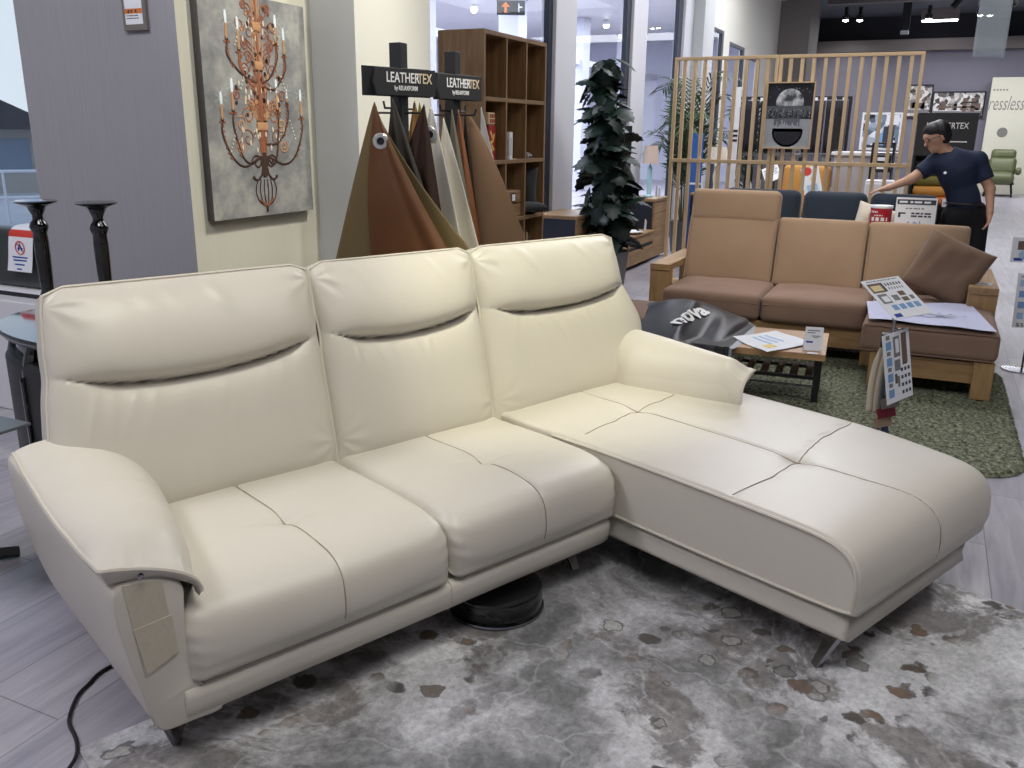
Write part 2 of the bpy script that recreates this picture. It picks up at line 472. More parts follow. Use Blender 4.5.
b = MB(); b.span((-15.9, 15.2, 2.6), (-15.6, 31, 2.75)); struct(b.build('trim_5', M['white_plastic']))

# left window: glass in a white frame above a white ledge, beyond the grey column
e = bpy.data.objects.new('window_7', None); COL.objects.link(e); e['kind'] = 'structure'
g = MB(); g.span((-9, 3.62, .7), (-4.3, 3.632, 5)); g.build('pane', M['glass'], e)
f = MB(); f.span((-4.44, 3.5, .6), (-4.27, 3.75, 5)); f.span((-7.2, 3.55, .7), (-7.1, 3.7, 5)); f.span((-9, 3.55, 4.9), (-4.3, 3.7, 5))
f.build('window_frame', M['white_paint'], e, bevel=.005)
f = MB(); f.span((-9, 3.15, .0), (-4.27, 3.75, .66)); f.build('window_sill', M['white_paint'], e, bevel=.01)
b = MB(); b.span((-9.2, -4, 0), (-9, 3.8, 5)); struct(b.build('wall_end', M['grey_paint']))
b = MB(); b.span((-9.2, -4.2, 5.0), (-3.9, 4.2, 5.1)); struct(b.build('ceiling_left', M['white_paint']))
# street outside
M['paving'] = mat('street_paving', srgb(190, 192, 198), .8, scale=2)
b = MB(); b.span((-90, 3.8, -.45), (-4.3, 80, -.25)); struct(b.build('ground', M['paving']))

# ------------------------------------------------------------------ lights: large unseen ceiling panels added as soft fill, corridor lamps, shop spots
def area(name, loc, sx_, sy_, power, col=(1, 1, 1), rot=(0, 0, 0)):
    l = bpy.data.lights.new(name, 'AREA'); l.shape = 'RECTANGLE'; l.size = sx_; l.size_y = sy_; l.energy = power; l.color = col
    o = bpy.data.objects.new(name, l); COL.objects.link(o); o.location = loc; o.rotation_euler = tuple(R(k) for k in rot); return o
def spot(name, loc, target, power, col, ang=40, blend=.6, size=.08):
    l = bpy.data.lights.new(name, 'SPOT'); l.energy = power; l.color = col; l.spot_size = R(ang); l.spot_blend = blend; l.shadow_soft_size = size
    o = bpy.data.objects.new(name, l); COL.objects.link(o); o.location = loc
    o.rotation_euler = (Vector(target)-Vector(loc)).to_track_quat('-Z', 'Y').to_euler(); return o
COOL = (.93, .94, 1.0); WARM = (1.0, .80, .50); NEUT = (1, .985, .96)
area('ceiling_fill', (.0, .4, 4.9), 1.6, 1.6, 90, NEUT)
area('ceiling_fill', (2.2, 3.2, 4.9), 1.8, 1.8, 62, NEUT)
area('ceiling_fill', (-4.4, -.2, 4.9), 1.4, 1.8, 150, (.95, .94, 1))
area('ceiling_fill', (-.9, 7.9, 4.9), 2.0, 1.2, 95, NEUT)
area('ceiling_fill', (-1.3, 11.2, 4.9), 2.0, 1.6, 170, COOL)
area('ceiling_fill', (-1.6, 16, 4.9), 2.0, 3.0, 230, COOL)
area('ceiling_fill', (3, 22, 4.9), 4.0, 5.0, 110, COOL)
area('ceiling_fill', (1, 26.5, 4.3), 6.0, 2.0, 280, COOL)
area('mall_lamp', (-6.4, 9.5, 4.5), 2.5, 5, 300, COOL)
area('mall_lamp', (-12, 20, 4.5), 5, 10, 1000, COOL)
area('mall_lamp', (-6.5, 20, 4.5), 3, 10, 700, COOL)
spot('spotlight', (-.1, 1.7, 4.7), (-1.40, 3.42, .84), 600, (1, .97, .70), 26, .85)
spot('spotlight', (-.1, 1.9, 4.7), (-1.92, 2.15, .78), 250, (1, .97, .80), 28, .8)
spot('spotlight', (-.9, 4.4, 4.8), (-3.1, 3.8, 1.5), 400, (1, .97, .86), 40, .8)
spot('spotlight', (-.6, 5.6, 4.8), (-2.9, 4.5, 1.9), 240, (1, .98, .94), 34, .8)
spot('spotlight', (-2.2, 1.4, 4.8), (-3.05, 4.18, 1.8), 170, (1, .98, .96), 26, .7)  # spot added to brighten the grey front of the second column
spot('spotlight', (-2.0, 1.4, 4.8), (-3.7, 3.2, 1.3), 40, (1, .97, .95), 40, .8)
spot('spotlight', (.1, 3.9, 4.8), (-1.0, 7.3, .95), 520, (1, .92, .80), 29, .8)  # spot added to lift the back cushions of the brown sofa
spot('spotlight', (-2.6, 27.2, 4.7), (-2.95, 30, 2.7), 150, (.95, .93, 1), 60, .9)
# ------------------------------------------------------------------ cream leather sectional
def leather(name, col, rough=.42, bump=.12, scale=180, var=.04, spec=.4):
    m, nt, b = new_mat(name)
    tc = N(nt, 'ShaderNodeTexCoord')
    vo = N(nt, 'ShaderNodeTexVoronoi'); vo.inputs['Scale'].default_value = scale
    no = N(nt, 'ShaderNodeTexNoise'); no.inputs['Scale'].default_value = 5; no.inputs['Detail'].default_value = 6
    nt.links.new(tc.outputs['Object'], vo.inputs['Vector']); nt.links.new(tc.outputs['Object'], no.inputs['Vector'])
    mix = N(nt, 'ShaderNodeMix', data_type='RGBA')
    mix.inputs['A'].default_value = tuple(c*(1-var) for c in col[:3])+(1,); mix.inputs['B'].default_value = tuple(min(1, c*(1+var)) for c in col[:3])+(1,)
    nt.links.new(no.outputs['Fac'], mix.inputs['Factor']); nt.links.new(mix.outputs['Result'], b.inputs['Base Color'])
    b.inputs['Roughness'].default_value = rough; b.inputs['Specular IOR Level'].default_value = spec
    bp = N(nt, 'ShaderNodeBump'); bp.inputs['Strength'].default_value = bump; bp.inputs['Distance'].default_value = .0015
    nt.links.new(vo.outputs['Distance'], bp.inputs['Height'])
    b2 = N(nt, 'ShaderNodeBump'); b2.inputs['Strength'].default_value = .12; b2.inputs['Distance'].default_value = .02
    nt.links.new(no.outputs['Fac'], b2.inputs['Height']); nt.links.new(bp.outputs['Normal'], b2.inputs['Normal'])
    nt.links.new(b2.outputs['Normal'], b.inputs['Normal'])
    return m
M['cream_leather'] = leather('cream_leather', srgb(204, 198, 188), .40, .08)
M['cream_piping'] = leather('cream_piping', srgb(203, 196, 185), .45)
M['thread'] = mat('seam_thread', srgb(146, 133, 114), .8)
M['patch'] = mat('grey_patch_cloth', srgb(188, 180, 164), .7, scale=60, bump=.2)
M['chrome'] = mat('polished_steel', srgb(150, 150, 155), .15, metal=1., var=.02)
M['black_gloss'] = mat('black_gloss', srgb(12, 13, 17), .08, var=.1, coat=.6)
M['black_matte'] = mat('black_matte', srgb(22, 23, 27), .45, var=.1)

sofa = thing('sectional_sofa', 'large cream leather corner sofa with chaise on the marbled grey rug', 'sofa', (-.943, 2.847, 0), 66.5)
CL, CP = M['cream_leather'], M['cream_piping']

def loft(name, prof, x0, x1, r0, r1, disp=None, n_s=150, n_t=90, xshift=None, parent=sofa, mt=CL, normal_x=0.):
    """sweep a closed (y,z) profile from x0 to x1, both ends rounded by r0, r1; disp(x,y,z)->outward offset"""
    pr = crm(list(prof)+[prof[0]], n_s)
    tan = np.gradient(pr, axis=0); tan[0] = tan[-1] = pr[1]-pr[-2]
    nrm = np.stack([tan[:, 1], -tan[:, 0]], 1); nrm /= np.linalg.norm(nrm, axis=1)[:, None]+1e-9
    cen = pr.mean(0)
    if ((pr-cen)*nrm).sum() < 0: nrm = -nrm
    L = x1-x0
    k = 10
    e0 = r0*(1-np.cos(np.linspace(0, PI/2, k))); e1 = L-r1*(1-np.cos(np.linspace(PI/2, 0, k)))
    ts = np.r_[e0[:-1], np.linspace(r0, L-r1, n_t-2*k+2), e1[1:]]
    ins = np.where(ts < r0, r0-np.sqrt(np.clip(r0**2-(r0-ts)**2, 0, None)), np.where(ts > L-r1, r1-np.sqrt(np.clip(r1**2-(ts-L+r1)**2, 0, None)), 0))
    P = pr[None]-nrm[None]*ins[:, None, None]
    X = np.broadcast_to((x0+ts)[:, None], P.shape[:2]).copy()
    if xshift is not None: X = xshift(X, P[..., 0], P[..., 1])
    V = np.stack([X, P[..., 0], P[..., 1]], -1)
    if disp is not None:
        d = disp(V[..., 0], V[..., 1], V[..., 2])
        V[..., 1] += nrm[None, :, 0]*d; V[..., 2] += nrm[None, :, 1]*d
    nt_, ns_ = V.shape[:2]
    F = grid_faces(nt_, ns_)
    caps = []; extra = []
    base = nt_*ns_
    for q, row in ((0, 0), (1, nt_-1)):
        # cap rings shrinking to the centre
        ring = V[row]; c = ring.mean(0); rings = 5; prev = np.arange(row*ns_, row*ns_+ns_)
        for i in range(1, rings+1):
            tg_ = np.stack([ring[:, 0], np.clip(ring[:, 1], ring[:, 1].min()+.10, ring[:, 1].max()-.10), np.full(len(ring), (ring[:, 2].min()+ring[:, 2].max())/2)], 1); rr = ring+(tg_-ring)*(i/rings); st = base+len(extra)*ns_; extra.append(rr)
            cur = np.arange(st, st+ns_)
            f = np.stack([prev[:-1], prev[1:], cur[1:], cur[:-1]], 1); caps.append(f if q == 0 else f[:, ::-1]); prev = cur
    VV = np.vstack([V.reshape(-1, 3)]+extra); FF = np.vstack([F]+caps)
    return np_mesh(name, VV, FF, mt, parent, True, 1e-5), V

def seam_lines(V, runs, parent, r=.0019):
    """thin stitched lines lying on a lofted cushion V (t, s, 3): 's' runs follow the profile, 't' runs cross it"""
    b = MB()
    for kind, fn, lo, hi in runs:
        pts = []
        if kind == 's':
            for j in range(V.shape[1]):
                col = V[:, j]; y, z = col[V.shape[0]//2, 1], col[V.shape[0]//2, 2]
                if z < .27 and y < .2 or z < .40 and y > .2 or y > hi or y < lo: continue
                o_ = np.argsort(col[:, 0]); x = fn(y)
                pts.append([np.interp(x, col[o_, 0], col[o_, k]) for k in range(3)])
        else:
            for i in range(V.shape[0]):
                row = V[i]; x = row[:, 0].mean()
                if x < lo or x > hi: continue
                q = row[(row[:, 2] > .40)]; o_ = np.argsort(q[:, 1]); y = fn(x)
                pts.append([np.interp(y, q[o_, 1], q[o_, k]) for k in range(3)])
        if len(pts) > 3:
            pts = np.array(pts)
            for _ in range(3): pts[1:-1] = .25*pts[:-2]+.5*pts[1:-1]+.25*pts[2:]
            dv = pts-np.array([pts[:, 0].mean(), .0 if pts[:, 1].min() > -.5 else -.3, .25]); pts = pts+np.array([0, 1, 1])*dv/np.linalg.norm(dv[:, 1:], axis=1)[:, None]*.0012
            b.tube([tuple(p) for p in pts], r, 5)
    return b.build('stitched_seam', M['thread'], parent, smooth=True)

def groove(P, poly, w, d): return -d*np.exp(-(seg_dist(P, poly)/w)**2)

def seat(name, x0, x1, bx, label=None, rf=.045):
    # profile: back bottom -> back top -> crowned top -> rounded front -> bottom
    prof = [(.70, .25), (.72, .36), (.70, .455), (.55, .462), (.35, .468), (.15, .468), (.05, .461), (-.02, .440), (-.056, .40), (-.068, .34), (-.064, .285), (-.048, .247), (.1, .243), (.4, .243)]
    by = .244
    sm = np.array([[bx, .62], [bx, by], [bx+.005, .05], [bx+.01, -.03], [bx+.01, -.09]])
    def disp(x, y, z):
        t = (x-x0)/(x1-x0); d = np.zeros_like(x)
        top = sstep(.40, .455, z)
        d += .014*np.sin(PI*np.clip(t, 0, 1))**.7*sstep(.24, .3, z)*(1-.3*top)
        P2 = np.stack([x, y], -1)
        on = np.where(z > .26, 1., 0)
        d += groove(P2, sm[:, :], .006, .006)*on
        d += groove(P2, np.array([[bx, by], [bx+.001, by]]), .05, .014)*top
        d += groove(P2, np.array([[bx, by], [bx+.16, by-.03]]), .018, .006)*top*np.exp(-((x-bx)/.16)**2)
        d += groove(P2, np.array([[bx-.12, by+.03], [bx, by]]), .02, .005)*top*np.exp(-((x-bx)/.13)**2)
        # gathers on the front edges near the side seams
        for xe in (x0, x1):
            g = np.exp(-((x-xe)/.055)**2)*sstep(.26, .33, z)*(1-sstep(.44, .46, z))
            d += .0022*np.sin(z*150+np.sign(x-xe)*x*40)*g
        return d
    o, V = loft(name, prof, x0, x1, rf, rf, disp, 170, 110)
    seam_lines(V, [('s', lambda y: np.interp(y, [-.09, -.03, .05, by, .62], [bx+.01, bx+.01, bx+.005, bx, bx]), -.2, .6)], o)
    return o
seat('seat_cushion', -1.585, -.757, -1.155)
seat('seat_cushion', -.753, .005, -.384)

# chaise seat with flat piped side panel
def chaise():
    prof = [(.72, .27), (.74, .38), (.70, .462), (.4, .474), (.0, .478), (-.45, .476), (-.75, .472), (-.88, .462), (-.945, .437), (-.978, .39), (-.986, .33), (-.982, .275), (-.962, .240), (-.7, .232), (-.2, .232), (.3, .24)]
    x0, x1 = .012, 1.09
    s_y = np.array([[.47, .75], [.46, .25], [.455, -.5], [.47, -.75], [.50, -.93], [.52, -1.02]])
    c1 = np.array([[.03, -.52], [.25, -.53], [.455, -.5], [.70, -.44], [1.06, -.40]])
    c2 = np.array([[.08, .19], [.28, .21], [.46, .25], [.62, .26], [.8, .30]])
    def disp(x, y, z):
        t = np.clip((x-x0)/(x1-x0), 0, 1); d = np.zeros_like(x); top = sstep(.40, .455, z)
        d += .016*np.sin(PI*t)**.8*sstep(.24, .3, z)
        P2 = np.stack([x, y], -1); on = np.where(z > .26, 1., 0)
        d += groove(P2, s_y, .006, .006)*on+groove(P2, c1, .006, .0055)*top+groove(P2, c2, .006, .0045)*top
        for bx, by in ((.455, -.5), (.46, .25)):
            d += groove(P2, np.array([[bx, by], [bx+.001, by]]), .055, .014)*top
        return d
    def xs(X, y, z):
        # the outer flank bulges towards the middle and narrows to the foot; base is narrower than the top
        t = np.clip((X-x0)/(x1-x0), 0, 1)
        k = -.10*sstep(-.35, -1.0, y)-.03*sstep(.30, .23, z)
        return X+t*k
    o, V = loft('chaise_cushion', prof, x0, x1, .014, .075, disp, 220, 120, xs)
    # piping round the inner side panel
    pp = crm([(.30, .462), (0, .468), (-.45, .466), (-.75, .462), (-.875, .452), (-.94, .425), (-.966, .385), (-.974, .33), (-.968, .285), (-.945, .250), (-.6, .241), (-.2, .240), (.0, .240)], 90)
    b = MB(); b.tube([(.0105, y, z) for y, z in pp], .0058, 6); b.build('piping', CP, o, smooth=True)
    ip = lambda P_: (lambda q: np.interp(q, P_[:, 0], P_[:, 1]))
    sy = s_y[::-1]
    seam_lines(V, [('s', lambda y: np.interp(y, sy[:, 1], sy[:, 0]), -1.1, .70), ('t', ip(c1), .03, .98), ('t', ip(c2), .08, .72)], o)
chaise()

# plinth: L-shaped leather base, soft edges
def base_run(name, x0, x1, prof, r0=.02, r1=.02, xs=None):
    return loft(name, prof, x0, x1, r0, r1, None, 90, 40, xs)[0]
pf = [(.9, .14), (.9, .25), (.4, .255), (.06, .25), (-.040, .243), (-.056, .22), (-.053, .18), (-.032, .142), (.1, .135), (.5, .135)]
base_run('base', -1.60, -.01, pf, .01, .03)
b = MB(); b.tube([(-.757, y, z) for y, z in crm([(.0, .25), (-.042, .243), (-.0572, .22), (-.0545, .18), (-.034, .14)], 14)], .0025, 5); b.build('seam', CP, sofa, smooth=True)
def cb_x(X, y, z): return X-.08*np.clip((X-.05)/.85, 0, 1)*sstep(-.1, -1.0, y)
pc = [(.9, .14), (.9, .225), (.3, .225), (-.3, .225), (-.85, .225), (-.945, .222), (-.964, .205), (-.955, .17), (-.935, .14), (-.5, .135), (.2, .135)]
base_run('base', .022, .95, pc, .022, .03, cb_x)
b = MB(); b.span((-.03, .0, .14), (.06, .2, .25)); b.build('base', CL, sofa, bevel=.012)

# back shell behind the cushions
b = MB()
sh = crm([(.62, .25), (.70, .45), (.80, .80), (.86, .98), (.90, 1.0), (.93, .95), (.93, .6), (.92, .25), (.75, .2)], 50)
b.prism([(-1.60, y, z) for y, z in sh], (2.55, 0, 0)); b.build('back_shell', CL, sofa, smooth=True)

# ---- back cushions
def back(xlb, xlt, xrb, xrt, zc_l, zc_r, sag, seed, wing_r=0., top_tilt=0.):
    th = R(14.); n = np.array([0, -math.cos(th), math.sin(th)]); up = np.array([0, math.sin(th), math.cos(th)])
    o0 = np.array([0, .672, .425]); L = .725
    na, nb = 130, 150
    a = np.sin(np.linspace(-PI/2, PI/2, na)); v = (1-np.cos(np.linspace(0, PI, nb)))/2
    A, Bv = np.meshgrid(a, v, indexing='ij')
    zc = (zc_l+(zc_r-zc_l)*(A+1)/2-o0[2])/math.cos(th)/L          # crease height as a fraction
    bc = zc-sag*(1-np.abs(A)**2.2)
    s = (A+1)/2
    xl = xlb+(xlt-xlb)*Bv; xr = xrb+(xrt-xrb)*Bv
    wst = .006*np.exp(-((Bv-zc)/.07)**2)
    xl = xl+wst; xr = xr-wst+wing_r*np.exp(-((Bv-.40)/.20)**2)
    X = xl+(xr-xl)*s
    Lb = L*(1-.030*np.clip(np.abs(A)-.86, 0, 1)/.14*sstep(.9, 1., Bv))
    lob = lambda u, p=2.4, q=.5: np.clip(1-np.abs(2*np.clip(u, 0, 1)-1)**p, 0, 1)**q
    u1 = Bv/bc; u2 = (Bv-bc)/(1-bc)
    lower = .070*lob(u1*.96+.04, 3.2, .55)*(1-.10*u1)
    c2 = np.clip(u2, 0, 1)
    upper = .098*(1-np.exp(-(c2+.006)/.075))**.8*np.clip(1-c2**2.3, 0, 1)**.75
    cre = np.where(Bv < bc, lower, upper)
    full = .066*lob(Bv*.96+.04, 4, .5)
    kd = sstep(-1.0, -.55, A)*sstep(1.0, .70, A)
    kd = .10+.90*kd
    ed = np.clip(1-np.abs(A)**7, 0, 1)**.55
    T = ed*(cre*kd+full*(1-kd)+.006*(1-np.abs(2*Bv-1)**6))
    # creases: folds running down from the smile seam and at the lower corners
    r = np.random.RandomState(seed)
    for k in range(11):
        ac = r.uniform(-.75, .85); ww = r.uniform(.018, .04); am = r.uniform(.0012, .0035)
        dn = (bc-Bv)/bc
        sl = r.uniform(-.5, .5)
        T += am*np.exp(-((A-ac-sl*dn)/ww)**2)*sstep(.03, .12, dn)*sstep(r.uniform(.35, .75), .15, dn)*ed
    for k in range(7):
        ac = r.uniform(-.8, .8); ww = r.uniform(.03, .06); am = r.uniform(.001, .0022)
        T += am*np.exp(-((A-ac+.4*(u2-.5))/ww)**2)*sstep(.45, .8, u2)*sstep(1., .9, u2)*ed
    for sx_, bb in ((-1, .93), (-1, zc_l*0+.12), (1, .93), (1, .12)):
        ph = r.uniform(0, 6)
        rr = np.hypot((A-sx_)*.38, (Bv-bb)*.7); an = np.arctan2(Bv-bb, (A-sx_)*.55)
        T += .0024*np.sin(an*9+ph)*np.exp(-((rr-.07)/.05)**2)*ed
    Pm = o0+np.stack([np.zeros_like(X)]*3, -1)
    Pm = Pm+up*(Bv*Lb)[..., None]; Pm[..., 0] = X
    T = T-.004*np.exp(-((Bv-bc)/.006)**2)*ed
    Pm = Pm+n*.048
    Ff = Pm+n*T[..., None]
    Tb = .05*np.clip((1-np.abs(A)**6)*(1-np.abs(2*Bv-1)**6), 0, 1)**.5
    Fb = Pm-n*(Tb[..., None]+.075)
    V = np.vstack([Ff.reshape(-1, 3), Fb.reshape(-1, 3)]); nn_ = na*nb; i_ = np.arange(nb-1); j_ = np.arange(na-1)*nb
    F = np.vstack([grid_faces(na, nb), grid_faces(na, nb, nn_, True), np.stack([i_, i_+1, nn_+i_+1, nn_+i_], 1), np.stack([i_+1, i_, nn_+i_, nn_+i_+1], 1)+(na-1)*nb*np.array([1, 1, 1, 1]),
                   np.stack([j_+nb, j_, nn_+j_, nn_+j_+nb], 1), np.stack([j_, j_+nb, nn_+j_+nb, nn_+j_], 1)+nb-1])
    o = np_mesh('back_cushion', V, F, CL, sofa, True, 1e-5)
    rim = np.vstack([Pm[0], Pm[1:, -1], Pm[-1, ::-1][1:], Pm[::-1, 0][1:-1]])
    rim = rim+n*.004
    smooth_by_angle(o.data, 60)
    b = MB(); b.tube([tuple(p) for p in rim[::2]]+[tuple(rim[0])], .0058, 6, cap=False); b.build('piping', CP, o, smooth=True)
    return o
back(-1.70, -1.605, -.752, -.748, .875, .885, .085, 3)
back(-.748, -.740, -.018, -.012, .885, .895, .075, 5)
back(-.012, -.005, .90, .845, .885, .900, .075, 11, wing_r=.085)

# ---- arms
def arm(sign, xo_f, xi_f, xi_b, y0=-.055, y1=.70, zk=None, puff0=.055, nz=.22, n0=.04):
    """left arm for sign=-1 (outer edge at xo_f, inner edge xi), mirrored for +1"""
    nu, nv = 90, 70
    ys = np.linspace(0, 1, nu); vs = np.linspace(0, 1, nv)
    U, Vv = np.meshgrid(ys, vs, indexing='ij')
    Y = y0+(y1-y0)*U
    zo = np.interp(Y, [-.06, .12, .29, .42, .60, .70, .8], [.628, .612, .612, .626, .662, .695, .705])
    if zk: zo = np.interp(Y, zk[0], zk[1])
    xo = xo_f+sign*np.interp(Y, [-.06, .2, .8], [0, -.004, 0.0])
    xi = np.interp(Y, [-.06, 0, .25, .53, .8], [xi_f, xi_f-sign*.004, xi_f-sign*.07, xi_b, xi_b-sign*.01])
    zi = np.interp(Y, [-.06, .02, .15, .8], [.500, .492, .474, .465])
    nose = sstep(0, nz, U)
    X = xo+(xi-xo)*np.sin(Vv*PI/2)**1.05
    Z = zi+(zo-zi)*((1-nose)*(1-Vv**1.3)+nose*np.cos(Vv**1.15*PI/2))
    puff = puff0*np.sin(PI*Vv**.85)**.75*(1-.25*np.clip(2*U-1, 0, 1)**3)*(n0+(1-n0)*nose)
    Z = Z+puff*.92; X = X-sign*puff*.40*Vv
    r = np.random.RandomState(21 if sign < 0 else 8)
    for k in range(5):
        c_ = r.uniform(.15, .85)
        Z = Z+.003*np.exp(-((Vv-c_-.4*U)/.035)**2)*sstep(.16, .03, U)*sstep(0, .02, U)
    Z = Z-.004*np.exp(-((Y-.40-.05*Vv)/.006)**2)*np.sin(PI*Vv)         # cross seam
    top = np.stack([X, Y, Z], -1)
    lip = .045
    # underside: front lip and outer lip wrap inwards
    low = top.copy(); low[..., 2] -= lip*(1-.5*Vv)
    low[..., 0] = low[..., 0]-sign*.016*(1-Vv); low[:, :, 1] = low[:, :, 1]+.02*sstep(.1, 0, U)
    V = np.vstack([top.reshape(-1, 3), low.reshape(-1, 3)]); n = nu*nv
    F = [grid_faces(nu, nv), grid_faces(nu, nv, n, True)]
    i = np.arange(nv-1); F.append(np.stack([i, i+1, n+i+1, n+i], 1))
    j = np.arange(nu-1)*nv; F.append(np.stack([j+nv, j, n+j, n+j+nv], 1))
    j2 = np.arange(nu-1)*nv+nv-1; F.append(np.stack([j2, j2+nv, n+j2+nv, n+j2], 1))
    i2 = i+(nu-1)*nv; F.append(np.stack([i2+1, i2, n+i2, n+i2+1], 1))
    o = np_mesh('armrest_pad', V, np.vstack(F), CL, sofa, True, 1e-6)
    smooth_by_angle(o.data, 50)
    pp = np.vstack([top[::-1, 0], top[0, 1:]])[::2]
    b = MB(); b.tube([tuple(p) for p in pp], .0062, 6); b.build('piping', CP, o, smooth=True)
    return o
arm(-1, -1.757, -1.532, -1.41)
arm(1, .932, .842, .70, y0=.005, zk=([-.06, .1, .3, .5, .7], [.622, .630, .648, .665, .68]), puff0=.062, nz=.14, n0=.35)

# left arm body: outer flank leaning in towards the foot, rounded front panel
def arm_body():
    sec = []                      # front outline (x,z) from inner top, round the outer side, to the plinth
    out = crm([(-1.572, .48), (-1.575, .535), (-1.64, .575), (-1.715, .578), (-1.738, .56), (-1.735, .48), (-1.712, .34), (-1.680, .20), (-1.664, .152), (-1.64, .138), (-1.58, .136), (-1.50, .137), (-1.50, .20), (-1.545, .235), (-1.572, .30), (-1.576, .40), (-1.572, .48)], 90)
    ys = [-.048, -.0465, -.041, -.026, .0, .05, .2, .5, .80, .88, .92, .935]
    sc = [.93, .955, .978, .993, 1, 1, 1, 1, 1, .99, .97, .93]
    c_ = np.array([-1.64, .34]); V = []
    for y, s in zip(ys, sc):
        q = c_+(out-c_)*s
        zt = sstep(.3, .9, y)*.05
        V.append(np.stack([q[:, 0], np.full(len(q), y)+.0, q[:, 1]+zt*sstep(.4, .58, q[:, 1])], 1))
    V = np.array(V); k = V.shape[1]
    F = [grid_faces(len(ys), k)]
    Vv = V.reshape(-1, 3)
    b = MB(); b.add(Vv, [tuple(f) for f in F[0]]+[tuple(range(k-1))[::-1], tuple((len(ys)-1)*k+i for i in range(k-1))])
    o = b.build('arm_panel', CL, sofa, smooth=True, angle=60)
    # seam round the front panel
    b = MB(); b.tube([(x, -.030, z) for x, z in crm([(-1.728, .562), (-1.737, .54), (-1.728, .46), (-1.705, .33), (-1.676, .19), (-1.664, .155)], 30)], .003, 5)
    b.tube([(x, -.04, z) for x, z in crm([(-1.505, .235), (-1.503, .19), (-1.507, .142)], 12)], .0025, 5)
    b.build('seam', CP, o, smooth=True)
    # grey cloth patch and its lower pocket
    p = MB(); p.prism([(-1.713, -.0475, .575), (-1.622, -.0475, .560), (-1.603, -.0475, .352), (-1.686, -.0475, .318)], (0, -.003, 0))
    p.prism([(-1.701, -.0505, .455), (-1.609, -.0505, .462), (-1.602, -.0505, .356), (-1.681, -.0505, .322)], (0, -.003, 0))
    q = p.build('control_patch', M['patch'], sofa, bevel=.0012); q['label'] = 'grey cloth patch on the arm front'
    k_ = MB(); k_.lathe([(0, -.004), (.007, -.003), (.0075, .002), (.004, .004), (0, .004)], (-1.672, -.062, .592), 16, Matrix.Rotation(R(90), 3, 'X')); k_.build('power_button', M['chrome'], sofa, smooth=True)
arm_body()
# right arm support under its pad
b = MB(); b.span((.86, .09, .25), (.98, .9, .585)); b.build('arm_panel', CL, sofa, bevel=.035, seg=4)

# blade legs in polished steel
def leg(x, y, dx, dy):
    b = MB(); w2 = .028
    ux = Vector((dx, dy, 0)).normalized(); px = Vector((-ux.y, ux.x, 0))
    t = Vector((x, y, .145)); f = Vector((x+dx, y+dy, 0.0 if (y+dy > .2 or x+dx > .9) else .0092))
    vs = []
    for p, hw, tk in ((t, .032, .011), (f, .016, .008)):
        for a in (-1, 1):
            for c_ in (-1, 1): vs.append(p+px*hw*a+ux*tk*c_)
    b.add(vs, [(0, 1, 3, 2), (4, 6, 7, 5), (0, 4, 5, 1), (2, 3, 7, 6), (0, 2, 6, 4), (1, 5, 7, 3)])
    b.build('leg', M['chrome'], sofa, bevel=.003)
leg(-1.62, .10, .03, -.03); leg(-1.60, .82, .03, .03); leg(.11, -.90, -.06, .04); leg(.80, -.86, .05, .02)
leg(-.05, .18, -.03, -.12); leg(.86, .80, .04, .04); leg(-.75, .80, 0, .04)
